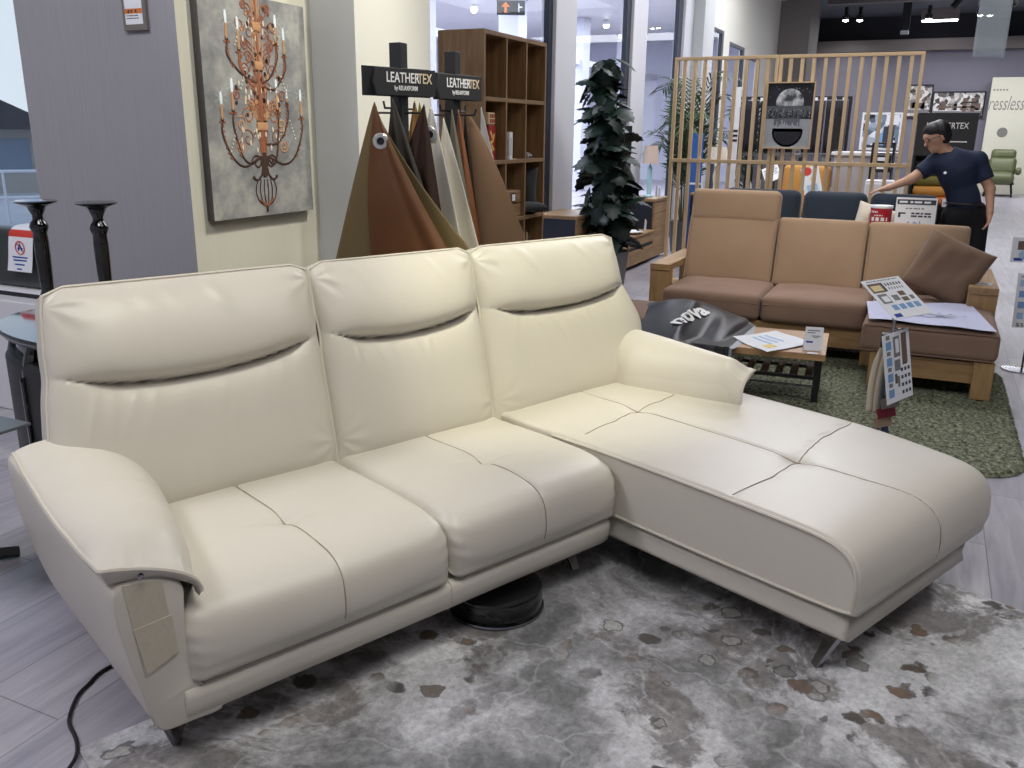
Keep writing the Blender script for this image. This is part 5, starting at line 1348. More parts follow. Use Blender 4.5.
p = Print(r2.length, d2.length, .002, M['paper']); w_, h_ = r2.length, d2.length
for k in range(4): p.rect(-w_*.40, h_*(-.42+.23*k), -w_*.20, h_*(-.30+.23*k), M['blue_print']); p.rect(-w_*.38, h_*(-.27+.23*k), -w_*.24, h_*(-.21+.23*k), M['grey_print'])
p.rect(-w_*.12, h_*.14, w_*.12, h_*.44, M['grey_print']).rect(-w_*.05, h_*.2, w_*.08, h_*.4, M['paper'], 2).rect(-w_*.12, -h_*.06, w_*.10, h_*.10, M['grey_print']).rect(w_*.18, h_*.02, w_*.38, h_*.46, M['brown_print']).rect(w_*.18, -.0, w_*.36, h_*.02, M['ink'])
p.rect(-w_*.14, -h_*.24, -w_*.04, -h_*.10, M['brown_print']).rect(-w_*.04, -h_*.3, w_*.04, -h_*.14, M['grey_print'])
for k in range(4):
    for j in range(3): p.rect(w_*(.10+.13*j), h_*(-.42+.11*k), w_*(.18+.13*j), h_*(-.37+.11*k), M['ink'])
p.build('swatch_card_board', t, (.045, -.085, .515), orient(r2, d2))
for k, (c_, dx) in enumerate(((srgb(206, 196, 176), -.035), (srgb(196, 186, 166), -.015), (srgb(62, 84, 92), .004))):
    b = MB(); path = crm([(dx-.005, .02, .60), (dx-.035+.012*k, .01, .50), (dx-.045+.014*k, -.01, .38), (dx-.04+.012*k, -.015, .24)], 20)
    b.sheet(np.stack([path+np.array([0, -.0, 0]), path+np.array([.045, .055, 0])])); b.build('leather_swatch', leather('swatch_leather_%d' % k, c_, .6), t, smooth=True, solid=.004)
b = MB(); rg = []
for k, c_ in enumerate((srgb(120, 112, 104), srgb(116, 34, 46), srgb(156, 132, 110), srgb(48, 62, 92))):
    b = MB(); b.span((-.04, -.002, -.055), (.05, .002, .0)); q = b.build('colour_swatch', leather('colour_swatch_%d' % k, c_, .6), t, bevel=.001); q.location = (.02-.01*k, -.03+.008*k, .335-.055*k); q.rotation_euler = (0, R(-14), R(22))
b = MB(); b.tube([(.03+.028*math.cos(a), .01, .655+.028*math.sin(a)) for a in np.linspace(0, 2*PI, 22)], .003, 5); b.build('binder_ring', M['chrome'], t, smooth=True)

t = thing('price_sign_stand', 'slim sign stand with two white sample cards at the right edge of the floor', 'sign stand', (.76, 7.0, 0), 0)
b = MB(); b.lathe([(0, 0), (.13, 0), (.13, .006), (.05, .012), (0, .014)], n=32); b.build('base_plate', M['chrome'], t, smooth=True)
b = MB(); b.cyl((0, 0, .012), (0, 0, .94), .007); b.build('pole', M['steel_black'], t, smooth=True)
def small_sheet(w_, h_, blue=True):
    p = Print(w_, h_, .003, M['paper'])
    for j in range(4):
        for i in range(3): p.rect(-w_*.40+i*w_*.28, h_*(.26-.20*j), -w_*.18+i*w_*.28, h_*(.38-.20*j), M['blue_print'] if (i+j) % 3 else M['pale_blue'])
    p.lines(-w_*.38, w_*.4, h_*.43, 1, .01, .008, M['grey_print'], 7).lines(-w_*.38, w_*.4, -h_*.44, 2, .014, .01, M['brown_print'], 8); return p
small_sheet(.20, .38).build('sample_card', t, (-.025, -.02, .50), (R(-6), 0, R(20)))
p = Print(.20, .17, .003, M['paper']); p.rect(-.06, -.0, .05, .06, M['brown_print']).rect(-.02, .01, .04, .04, M['pack_cream'], 2).disc(-.02, -.035, .03, M['pale_blue']).rect(-.08, -.075, -.02, -.055, M['navy_print']).build('sample_card', t, (-.10, -.02, .85), (R(-6), 0, R(20)))

# ------------------------------------------------------------------ oak slatted partition with picture
M['slat_oak'] = wood('slat_oak', srgb(200, 170, 130), srgb(226, 197, 157), 'Z', .5); M['slat_oak_x'] = wood('slat_oak_x', srgb(200, 170, 130), srgb(226, 197, 157), 'X', .5)
for (x0, x1, nb, lab) in ((-2.50, -1.475, 10, 'left oak slatted partition panel standing in front of the palm'), (-1.470, -.19, 12, 'right oak slatted partition panel carrying the framed moon picture')):
    t = thing('slatted_partition', lab, 'room divider', (x0, 9.2, 0), 0, 'oak slatted partition panels'); w_ = x1-x0
    b = MB()
    for k in range(1, nb): x = w_*k/nb; b.span((x-.0165, -.018, .02), (x+.0165, .018, 2.305))
    o = b.build('slat_panel', M['slat_oak'], t); 
    for x in (.016, w_-.016): b = MB(); b.span((x-.016, -.022, 0), (x+.016, .022, 2.305)); b.build('post', M['slat_oak'], t, bevel=.002)
    for z, h_ in ((2.305, .03), (1.31, .036), (.05, .04)): b = MB(); b.span((0, -.024, z), (w_, .024, z+h_)); b.build('rail', M['slat_oak_x'], t, bevel=.002)
def moon_material():
    m, nt, b = new_mat('moon_print'); tc = N(nt, 'ShaderNodeTexCoord'); no = N(nt, 'ShaderNodeTexNoise'); no.inputs['Scale'].default_value = 9; no.inputs['Detail'].default_value = 7
    nt.links.new(tc.outputs['Object'], no.inputs['Vector']); cr = N(nt, 'ShaderNodeValToRGB'); e = cr.color_ramp.elements
    e[0].position, e[0].color = .42, srgb(70, 72, 78); e[1].position, e[1].color = .6, srgb(226, 228, 230); nt.links.new(no.outputs['Fac'], cr.inputs['Fac']); nt.links.new(cr.outputs['Color'], b.inputs['Base Color']); b.inputs['Roughness'].default_value = .5; return m
M['moon'] = moon_material(); M['night'] = mat('night_print', srgb(34, 36, 44), .5, var=.3, scale=6); M['silver_print'] = mat('silver_water_print', srgb(168, 172, 178), .5, var=.25, scale=5); M['mid_print'] = mat('mid_grey_print', srgb(92, 96, 104), .5, var=.3, scale=12)
t = thing('moon_picture', 'framed monochrome picture of a moon above a skyline and water, hung on the slats', 'picture', (-1.335, 9.168, 1.775), 0)
w_, h_ = .43, .60; p = Print(w_, h_, .02, M['night'])
p.rect(-w_/2, -h_/2, w_/2, -.02, M['silver_print']).disc(0, .12, .13, M['moon'], 1, 40).rect(-w_/2, -.03, w_/2, .09, M['mid_print'], 2)
r_ = random.Random(5)
for k in range(34): u = -w_/2+.012+k*.0122; hh = r_.uniform(.02, .085); p.rect(u, -.02, u+.010, -.02+hh, M['night'] if k % 4 else M['mid_print'], 3)
for k in range(60): u = r_.uniform(-.2, .2); v = r_.uniform(-.015, .06); p.rect(u, v, u+.004, v+.005, M['paper'], 4)
p.disc(0, -.15, .145, M['paper'], 1, 40)
for k in range(20): u = -w_/2+.08+k*.0122; p.rect(u, -.02-r_.uniform(.02, .09), u+.010, -.02, M['mid_print'], 3)
p.poly([(.13*math.cos(a), -.15+.125*math.sin(a)) for a in np.linspace(PI, 2*PI, 24)], M['night'], 2)
p.rect(-w_/2, -.12, w_/2, -.02, M['silver_print'], 2)
for k in range(16): p.disc(r_.uniform(-.2, .2), r_.uniform(.15, .29), .003, M['paper'], 1, 6)
p.build('print', t)
b = MB()
for a, c_ in (((-w_/2-.012, -.02, -h_/2-.012), (w_/2+.012, .024, -h_/2)), ((-w_/2-.012, -.02, h_/2), (w_/2+.012, .024, h_/2+.012)), ((-w_/2-.012, -.02, -h_/2), (-w_/2, .024, h_/2)), ((w_/2, -.02, -h_/2), (w_/2+.012, .024, h_/2))): b.span(a, c_)
b.build('frame', M['slat_oak_x'], t)
th = thing('picture_price_tag', 'small white price tag hanging below the framed moon picture', 'tag', (-1.22, 9.165, 1.435), 0); p = Print(.06, .045, .002, M['paper']); p.rect(-.02, -.012, .02, .01, M['grey_print']); p.build('tag', th)

# ------------------------------------------------------------------ navy sofa behind, with things on it
M['navy_cloth'] = mat('navy_sofa_cloth', srgb(28, 41, 56), .85, scale=120, var=.15, bump=.1, sheen=.3)
t = thing('navy_sofa', 'dark navy fabric sofa with tufted back cushions behind the brown sofa', 'sofa', (-.75, 8.25, 0), 0)
b = MB(); b.span((-1.0, -.42, .10), (.84, .42, .32)); b.build('base', M['navy_cloth'], t, bevel=.03, seg=3)
for x in (-.57, .26): soft('seat_cushion', .83, .72, .18, (x, -.06, .40), M['navy_cloth'], t, p=6, puff=.015)
for x0, x1 in ((-1.02, -.30), (-.29, .27), (.28, .84)):
    w_ = x1-x0; V_, F_ = soft_geo(w_-.01, .22, .66, p=5, puff_side=.03, n=40)
    for bx in (0,): 
        dd = np.hypot(V_[:, 0]-bx, (V_[:, 2]+.02)*1.0); V_[:, 1] += np.where(V_[:, 1] < 0, .035*np.exp(-(dd/.05)**2)+.012*np.exp(-((V_[:, 2]+.02)/.012)**2), 0)
    o = np_mesh('back_cushion', V_, F_, M['navy_cloth'], t, True, 1e-5); o.location = ((x0+x1)/2, .27, .775); o.rotation_euler = (R(-8), 0, 0)
for x in (-1.09,): soft('armrest', .14, .84, .50, (x, 0, .36), M['navy_cloth'], t, p=6)
for x in (-.95, .78):
    for y in (-.36, .36): b = MB(); b.cyl((x, y, 0), (x, y, .10), .02); b.build('leg', M['black_matte'], t, smooth=True)
M['cream_cloth'] = mat('cream_cushion_cloth', srgb(206, 198, 182), .85, scale=90, var=.06)
th = thing('cream_cushion', 'cream cushion standing behind the red snack tub on the navy sofa', 'cushion', (-.36, 8.05, .82), 0); o = pillow_mesh('cover', .42, .42, .14, M['cream_cloth'], th, seed=6); o.rotation_euler = (R(-14), R(14), R(8))
M['tub_red'] = mat('tub_red', srgb(172, 28, 44), .4)
th = thing('snack_tub', 'big red paper tub with pale rim and yellow lettering on the navy sofa', 'tub', (-.338, 7.90, .49), 0)
b = MB(); b.lathe([(0, 0), (.062, 0), (.070, .06), (.084, .54), (.080, .545), (.078, .54), (0, .50)], n=36); b.build('tub', M['tub_red'], th, smooth=True)
b = MB(); b.lathe([(.0845, .535), (.088, .54), (.088, .556), (.084, .558), (.080, .55)], n=36); b.build('rim', M['paper'], th, smooth=True)
def wrap(vts, z0, rad, ang0):
    out = []
    for a, c_ in vts: rr = rad+(z0+c_-.5)*.028; q = ang0+a/rr; out.append((rr*math.sin(q), -rr*math.cos(q), z0+c_))
    return out
b = MB()
for txt, sz, z, m_ in (('POPCORN', .028, .46, 0), ('POTATO CHIPS', .022, .50, 0)): pass
for (a0, a1, z0, z1, mi) in ((-1.0, -.3, .50, .515, 0), (-.9, .7, .435, .465, 0), (-.6, .2, .475, .485, 0)):
    b.m(mi); pts = [(a0+(a1-a0)*k/10) for k in range(11)]; rr = .0852
    for k in range(10):
        if k % 3 != 2: b.add([((rr-.0015*(0.5-z)*18)*math.sin(a), -(rr-.0015*(.5-z)*18)*math.cos(a), z) for a, z in ((pts[k], z0), (pts[k+1], z0), (pts[k+1], z1), (pts[k], z1))], [(0, 1, 2, 3)])
b.m(1)
for a, z, tl in ((-.9, .40, .3), (-.55, .395, -.4), (-.2, .40, .5), (.15, .395, -.2), (.5, .40, .4), (-.7, .36, -.5), (.35, .36, .2)):
    b.tube([(.0835*math.sin(a+tl*s_*.5), -.0835*math.cos(a+tl*s_*.5), z+.018*s_) for s_ in (-1, 0, 1)], .007, 6)
b.build('tub_print', [M['paper'], M['pack_yellow']], th, smooth=True)
th = thing('museum_sign', 'white notice board with dark header and blue drawing standing on the navy sofa', 'sign', (-.08, 7.88, .92), 4)
w_, h_ = .305, .40; p = Print(w_, h_, .006, M['paper'])
p.rect(-w_*.47, h_*.36, w_*.47, h_*.46, M['ink']); p.lines(-w_*.42, w_*.42, h_*.39, 1, .01, .016, M['paper'], 2).lines(-w_*.25, w_*.2, h_*.27, 1, .01, .010, M['grey_print'], 3).lines(-w_*.1, w_*.4, h_*.17, 2, .022, .013, M['ink'], 4)
p.rect(-w_*.42, h_*.10, -w_*.36, h_*.20, M['ink']).rect(-w_*.42, h_*.17, -w_*.24, h_*.2, M['ink'])
p.poly([(-.085, -.12), (.085, -.12), (.08, -.02), (.05, -.01), (.04, .02), (.03, -.005), (.0, .01), (-.03, -.01), (-.05, .012), (-.06, -.02), (-.08, -.03)], M['blue_print']); p.rect(-w_*.45, -h_*.3, -w_*.40, -h_*.05, M['grey_print']); p.build('board', th, (0, 0, 0), (R(-8), 0, 0))
b = MB(); b.span((-.12, .03, -.44), (.12, .05, -.19)); b.build('easel', M['black_matte'], th)

# ------------------------------------------------------------------ oak wall console with dark doors
M['navy_panel'] = mat('navy_cabinet_panel', srgb(36, 40, 54), .5, var=.06)
def tower(y0, y1, lab):
    t = thing('console_tower', lab, 'cabinet', (-3.63, y0, 0), 0, 'oak console towers'); d = y1-y0
    b = MB(); b.span((0, 0, .03), (.44, d, .75)); o = b.build('carcass', [M['navy_panel']], t, bevel=.002)
    b = MB(); b.span((-.01, -.012, .75), (.475, d+.01, .785)); b.build('worktop', M['oak_light_y'], t, bevel=.003)
    for z0, z1 in ((.04, .40), (.405, .60), (.605, .745)): b = MB(); b.span((.44, .004, z0), (.465, d-.004, z1)); b.build('drawer', M['oak_light_y'], t, bevel=.002)
    return t
tower(8.30, 9.05, 'oak topped navy cabinet tower at the near end of the console, behind the plant')
tower(11.05, 11.72, 'oak topped navy cabinet tower at the far end of the console, near the partition')
t = thing('low_media_console', 'low oak media console with drawers between two navy cabinet towers', 'media console', (-3.6, 9.06, 0), 0)
b = MB(); b.span((0, 0, .04), (.43, 1.98, .375)); b.build('carcass', M['oak_light_y'], t, bevel=.002); b = MB(); b.span((-.01, 0, .375), (.465, 1.98, .40)); b.build('worktop', M['oak_light_y'], t, bevel=.003)
for z0, z1 in ((.05, .215), (.27, .37)):
    for k in range(2): b = MB(); b.span((.43, .01+k*.985, z0), (.455, .985+k*.985, z1)); b.build('drawer', M['oak_light_y'], t, bevel=.003)
b = MB(); b.span((.425, .02, .222), (.435, 1.96, .265)); b.build('slot_shade_strip', M['black_matte'], t)  # solid black strip imitates the shade of a slot
b = MB(); b.span((-.02, 0, .40), (.02, 1.98, .76)); b.build('back_panel', M['navy_panel'], t)
M['screen'] = mat('dark_screen', srgb(34, 33, 36), .15, var=.03)
t = thing('television', 'dark flat television standing on the media console behind the climbing plant', 'television', (-3.44, 10.15, .40), 0)
b = MB(); b.span((-.02, -.55, .36), (.02, .62, 1.28)); b.build('screen', M['screen'], t, bevel=.006); b = MB(); b.span((-.015, -.05, .02), (.015, .05, .40)); b.build('neck', M['black_matte'], t); b = MB(); b.span((-.12, -.25, 0), (.14, .25, .02)); b.build('foot', M['black_matte'], t, bevel=.004)
M['shade_pink'] = mat('linen_lampshade', srgb(212, 190, 174), .8, scale=80); M['lamp_glass'] = mat('pale_blue_glass', srgb(176, 214, 228), .12, spec=.7)
def table_lamp(loc, lab, s=1., base='lamp_glass'):
    t = thing('table_lamp', lab, 'table lamp', loc, 0, None)
    b = MB(); b.lathe([(0, 0), (.055*s, 0), (.058*s, .015*s), (.03*s, .03*s), (.028*s, .06*s), (.036*s, .2*s), (.028*s, .36*s), (.012*s, .40*s), (0, .41*s)], n=20); b.build('base', M[base], t, smooth=True)
    b = MB(); b.cyl((0, 0, .40*s), (0, 0, .56*s), .006); b.build('stem', M['chrome'], t)
    b = MB(); b.lathe([(.105*s, .42*s), (.085*s, .64*s), (.083*s, .64*s), (.103*s, .42*s)], n=28); b.build('lamp_shade', M['shade_pink'], t, smooth=True); return t
table_lamp((-3.36, 11.42, .786), 'small table lamp with pinkish shade and pale glass base on the console tower', 1.02)
for i, (x, y, z, a, lab) in enumerate(((-3.24, 11.50, .786, 12, 'white leaning leaflet at the outer edge of the console tower top'), (-3.30, 11.56, .786, 20, 'white leaflet leaning behind the other on the console tower'), (-3.22, 10.86, .401, 15, 'white upright leaflet on the low media console beside the tower'))):
    t = thing('leaflet_card', lab, 'leaflet', (x, y, z), 0, 'white leaflets on the console'); b = MB(); q = b.span((-.002, -.05, 0), (.002, .05, .14)); o = b.build('card', M['paper'], t); o.rotation_euler = (R(a), 0, R(30))
t = thing('white_tray', 'small white dish lying on the low media console', 'dish', (-3.28, 10.45, .401), 0); b = MB(); b.lathe([(0, 0), (.10, 0), (.16, .03), (.155, .032), (.1, .008), (0, .006)], n=28); b.build('dish', M['white_plastic'], t, smooth=True)

# ------------------------------------------------------------------ climbing plant and palms
M['leaf_dark'] = mat('dark_leaf', srgb(24, 42, 35), .46, var=.4, scale=3, spec=.3); M['leaf_palm'] = mat('palm_leaf', srgb(44, 72, 44), .45, var=.35, scale=3); M['stem'] = mat('plant_stem', srgb(96, 92, 60), .7); M['pot_grey'] = mat('grey_pot', srgb(112, 114, 116), .6, var=.05); M['moss'] = mat('moss_pole', srgb(54, 48, 36), .95, scale=40, var=.3)
def leaf_geo(Lf, W, rs, droop, lobes=5):
    n = 13; u = np.linspace(0, 1, n); w_ = W*np.sin(PI*np.clip(u, 0, 1)**.75)**.8*(1+.32*np.sin(u*lobes*2*PI+1)); w_[0] = .01; w_[-1] = .002
    mid = np.stack([np.zeros(n), u*Lf, -droop*Lf*u**2], -1); lf = mid+np.stack([-w_, -.10*w_, -.25*w_], -1); rt = mid+np.stack([w_, -.10*w_, -.25*w_], -1)
    V = np.stack([lf, mid, rt], 1).reshape(-1, 3); F = []
    for i in range(n-1):
        for k in range(2): F.append((3*i+k, 3*i+k+1, 3*i+k+4, 3*i+k+3))
    return V, F
def climbing_plant(loc, h0, h1, count, seed, lean):
    t = thing('climbing_pot_plant', 'tall climbing pot plant with dark lobed leaves before the navy cabinet', 'pot plant', loc, 0)
    rs = random.Random(seed)
    b = MB(); b.lathe([(0, 0), (.115, 0), (.125, .02), (.165, .40), (.17, .42), (.158, .425), (.15, .39), (0, .38)], n=36); b.build('pot', M['pot_grey'], t, smooth=True)
    b = MB(); b.tube([(lean*z/2.2, 0, z) for z in np.linspace(.38, h1-.05, 20)], .032, 10); b.build('moss_pole', M['moss'], t, smooth=True)
    b = MB(); st = MB()
    for i in range(count):
        f = i/count; z = h0+(h1-h0)*(f**.95)+rs.uniform(-.03, .03); a = i*2.399+rs.uniform(-.3, .3)
        rad = (.06+.30*rs.random())*(1.15-.42*f); L = rs.uniform(.14, .27)*(1.08-.25*f); W = L*rs.uniform(.36, .52)
        V, F = leaf_geo(L, W, rs, rs.uniform(.3, .75))
        pit = rs.uniform(-1.0, .55)+(-.4 if f > .9 else 0)
        Mx = Matrix.Rotation(a-PI/2, 3, 'Z') @ Matrix.Rotation(pit, 3, 'X') @ Matrix.Rotation(rs.uniform(-.5, .5), 3, 'Y')
        c_ = Vector((lean*z/2.2+rad*math.cos(a)*.55, rad*math.sin(a)*.55, z)); b.add([Mx @ Vector(p)+c_ for p in V], F)
        if i % 2 == 0: st.tube([(lean*z/2.2, 0, z-.08), tuple(c_*.5+Vector((lean*z/2.2, 0, z-.05))*.5), tuple(c_)], .005, 4)
    b.build('foliage', M['leaf_dark'], t, smooth=True, fixn=False); st.build('leaf_stalks', M['stem'], t, smooth=True); return t
climbing_plant((-2.90, 8.66, 0), .52, 2.30, 250, 4, -.16)
def palm(loc, lab, n, hgt, seed, spread=1., pot=True):
    t = thing('potted_palm', lab, 'palm', loc, 0, None); rs = random.Random(seed); b = MB(); st = MB()
    q = MB(); q.lathe([(0, 0), (.15, 0), (.19, .40), (.20, .42), (.185, .42), (.17, .38), (0, .37)], n=28); q.build('pot', M['pot_grey'], t, smooth=True)
    for i in range(n):
        a = i*2.399+rs.uniform(-.2, .2); hh = hgt*rs.uniform(.55, 1.); out = rs.uniform(.35, .80)*spread
        if math.cos(a) < -.3: out = min(out, .60)
        path = crm([(.04*math.cos(a), .04*math.sin(a), .38), (.10*math.cos(a)*spread, .10*math.sin(a)*spread, hh*.55), (out*.55*math.cos(a), out*.55*math.sin(a), hh*.93), (out*math.cos(a), out*math.sin(a), hh*rs.uniform(.84, 1.0))], 40)
        st.tube([tuple(p) for p in path], [.010-.008*k/39 for k in range(40)], 5)
        for k in range(12, 40):
            p = Vector(path[k]); tg = (Vector(path[min(k+1, 39)])-Vector(path[k-1])).normalized(); sd = tg.cross(Vector((0, 0, 1))).normalized()
            ll = (.40 if k < 30 else .28)*rs.uniform(.75, 1.1)
            for s in (-1, 1):
                d = (sd*s*.75+tg*.85+Vector((0, 0, rs.uniform(-.25, .2)))).normalized(); w_ = .014
                e = p+d*ll+Vector((0, 0, -.22*ll)); mdl = p+d*ll*.55
                nn = d.cross(tg).normalized(); sd2 = d.cross(nn).normalized()*w_
                b.add([p-sd2*.4, p+sd2*.4, mdl+sd2, mdl-sd2, e], [(0, 1, 2, 3), (3, 2, 4)])
    b.build('fronds', M['leaf_palm'], t, fixn=False); st.build('stems', M['stem'], t, smooth=True); return t
palm((-3.08, 12.2, 0), 'potted palm with arching fronds in a tall grey pot behind the console end', 11, 2.72, 3, 1.2)
palm((-2.55, 14.1, 0), 'second potted palm half hidden behind the left slatted partition panel', 9, 2.5, 9)
# ------------------------------------------------------------------ display beyond the partition
M['blue_cloth'] = mat('blue_banner', srgb(44, 96, 168), .6, var=.2, scale=8)
t = thing('blue_banner_stand', 'narrow blue banner stand among the palm fronds behind the left partition', 'banner stand', (-2.77, 11.5, 0), 0)
b = MB(); b.span((-.075, -.01, .06), (.075, .01, 1.60)); b.build('banner', M['blue_cloth'], t); b = MB(); b.span((-.10, -.08, 0), (.10, .08, .06)); b.build('base', M['chrome'], t, bevel=.006); b = MB(); b.span((-.078, -.014, .96), (.078, -.010, .985)); b.build('pale_strip', M['paper'], t)
t = thing('small_dark_cabinet', 'narrow dark cabinet carrying the lamp behind the left partition', 'cabinet', (-2.36, 10.85, 0), 0)
b = MB(); b.span((-.25, -.2, .06), (.25, .2, .88)); b.build('carcass', M['navy_panel'], t, bevel=.003); b = MB(); b.span((-.26, -.21, .88), (.26, .21, .905)); b.build('worktop', M['oak_light_x'], t)
for q in (-1, 1): b = MB(); b.span((.125*q-.118, -.215, .09), (.125*q+.118, -.2, .86)); b.build('door', M['black_matte'], t, bevel=.003)
M['shade_white'] = mat('white_lampshade', srgb(222, 214, 202), .8, scale=80)
t = thing('shaded_table_lamp', 'white conical shaded table lamp on the dark cabinet seen through the slats', 'table lamp', (-2.36, 10.85, .905), 0)
b = MB(); b.lathe([(0, 0), (.07, 0), (.07, .015), (.02, .03), (.03, .1), (.045, .2), (.02, .32), (0, .33)], n=20); b.build('base', M['crystal_paint'], t, smooth=True); b = MB(); b.lathe([(.135, .35), (.10, .54), (.098, .54), (.133, .35)], n=28); b.build('lamp_shade', M['shade_white'], t, smooth=True); b = MB(); b.cyl((0, 0, .3), (0, 0, .5), .006); b.build('stem', M['chrome'], t)
t = thing('white_marker_pole', 'white upright pole with small black marks left of the black fabric rack', 'pole', (-2.40, 12.0, 0), 0)
b = MB(); b.span((-.035, -.02, .03), (.035, .02, 2.18)); b.build('pole', M['white_plastic'], t, bevel=.003); b = MB(); b.span((-.15, -.1, 0), (.15, .1, .03)); b.build('foot', M['white_plastic'], t)
for z in (1.50, 1.56, 1.62): b = MB(); b.span((-.03, -.024, z), (.03, -.02, z+.03)); b.build('mark', M['black_matte'], t)
M['black_cloth'] = mat('black_fabric', srgb(20, 22, 34), .8, var=.2, scale=20); M['grey_cloth'] = mat('grey_strip_fabric', srgb(96, 96, 100), .8, var=.2)
t = thing('fabric_rack', 'large black fabric sample rack behind the framed moon picture', 'rack', (-1.85, 13.0, 0), 0)
for x in (-.74, .74): b = MB(); b.span((x-.02, -.02, .03), (x+.02, .02, 2.10)); b.build('post', M['black_matte'], t, bevel=.002); b = MB(); b.span((x-.03, -.3, 0), (x+.03, .3, .03)); b.build('foot', M['black_matte'], t, bevel=.002)
for z in (2.06, 1.30): b = MB(); b.span((-.74, -.015, z), (.74, .015, z+.04)); b.build('rail', M['grey_cloth'] if z < 2 else M['black_matte'], t)
for k in range(5): 
    x = -.58+.29*k; b = MB(); b.sheet(np.array([[(x+u*.135, -.03+.014*math.sin(u*7+k), z) for z in np.linspace(1.36, 2.04, 6)] for u in np.linspace(-1, 1, 14)])); b.build('fabric_panel', M['black_cloth'], t, smooth=True, solid=.006)
for k in range(12): b = MB(); x = -.66+.12*k; b.span((x-.02, -.026, 2.045), (x+.02, -.02, 2.085)); b.build('tag', M['paper'], t)
for k in range(12): b = MB(); x = -.66+.12*k; b.span((x-.035, -.03, .82), (x+.035, -.02, 1.30)); b.build('sample_strip', (M['grey_cloth'], M['black_cloth'], M['slat_grey'])[k % 3], t)
t = thing('pamphlet_easel', 'tilted white pamphlet on a small stand behind the navy sofa', 'pamphlet stand', (-1.70, 10.78, .0), 0)
b = MB(); b.cyl((0, 0, 0), (0, 0, 1.10), .01); b.lathe([(0, 0), (.12, 0), (.12, .01), (0, .012)], n=20); b.build('stand', M['steel_black'], t); p = Print(.19, .22, .004, M['paper']); p.lines(-.08, .08, .06, 4, .03, .012, M['grey_print'], 5); p.build('pamphlet', t, (0, -.02, 1.16), (R(-35), R(-28), 0))
t = thing('white_display_table', 'white low display table with small boxes behind the navy sofa', 'table', (-1.85, 10.4, 0), 0)
b = MB(); b.span((-.45, -.25, .80), (.38, .25, .84)); b.build('tabletop', M['white_plastic'], t, bevel=.003)
for x in (-.42, .35):
    for y in (-.22, .22): b = MB(); b.span((x-.02, y-.02, 0), (x+.02, y+.02, .80)); b.build('leg', M['white_plastic'], t)
for i, (x, w_, h_, mm, lab) in enumerate(((-2.18, .09, .10, 'grey_print', 'small grey box on the left end of the white display table'), (-2.02, .05, .17, 'leaf_palm', 'slim green upright card box on the white display table'), (-1.72, .13, .12, 'paper', 'white box with dark window on the white display table'), (-1.56, .13, .13, 'paper', 'white box at the right end of the white display table'))):
    t = thing('display_box', lab, 'box', (x, 10.32, .841), 0, 'boxes on the white display table'); b = MB(); b.span((-w_/2, -.05, 0), (w_/2, .05, h_)); b.build('carton', M[mm], t, bevel=.003)
    if mm == 'paper': b = MB(); b.span((-.03, -.053, .03), (.0, -.05, h_-.03)); b.build('window', M['ink'], t)
M['ochre'] = mat('ochre_fabric', srgb(186, 134, 66), .85, scale=90, var=.08)
t = thing('ochre_armchair', 'ochre yellow upholstered armchair behind the right partition', 'armchair', (-1.40, 11.3, 0), 0)
soft('seat', .62, .62, .20, (0, -.02, .42), M['ochre'], t, p=6, puff=.02); soft('backrest', .56, .18, .62, (0, .28, .92), M['ochre'], t, rot=(-10, 0, 0), p=6, puff_side=.03)
for x in (-.36, .36): soft('armrest', .13, .66, .42, (x, 0, .52), M['ochre'], t, p=6)
for x in (-.3, .3):
    for y in (-.25, .25): b = MB(); b.cyl((x, y, 0), (x, y, .33), .02); b.build('leg', M['oak_light_z'], t, smooth=True)
t = thing('flower_leaflet', 'white leaflet with red and yellow print leaning before the ochre armchair', 'leaflet', (-1.26, 10.9, 0), 0)
b = MB(); b.cyl((0, .03, 0), (0, .03, 1.0), .008); b.lathe([(0, 0), (.1, 0), (.1, .01), (0, .012)], (0, .03, 0), 18); b.build('stand', M['steel_black'], t)
p = Print(.20, .34, .004, M['paper']); p.disc(-.03, .12, .05, M['red_print']).disc(.02, .02, .03, M['pack_yellow']).rect(-.06, -.12, .06, -.04, M['pale_blue']).lines(-.08, .08, -.14, 1, .01, .01, M['grey_print'], 4).build('leaflet', t, (0, 0, 1.08), (R(-12), R(-16), 0))
M['pale_panel'] = mat('pale_grey_panel', srgb(188, 184, 188), .6, var=.05, scale=3)
t = thing('service_counter', 'pale grey service counter with white top behind the right partition', 'counter', (-.88, 12.0, 0), 0)
b = MB(); b.span((-.24, -.2, 0), (.26, .3, 1.36)); b.build('front_panel', M['pale_panel'], t, bevel=.004); b = MB(); b.span((-.28, -.24, 1.36), (.48, .32, 1.40)); b.build('worktop', M['white_plastic'], t, bevel=.004)
t = thing('desk_monitor', 'black rounded screen standing at the left end of the counter top', 'monitor', (-1.06, 12.0, 1.40), 0)
b = MB(); b.prism([(-.10+.10*math.cos(a)*1., 0, .22+.20*math.sin(a)) for a in np.linspace(0, 2*PI, 24)], (0, .03, 0)); b.build('screen', M['black_matte'], t); b = MB(); b.span((-.13, -.06, 0), (-.07, .09, .03)); b.build('foot', M['black_matte'], t)
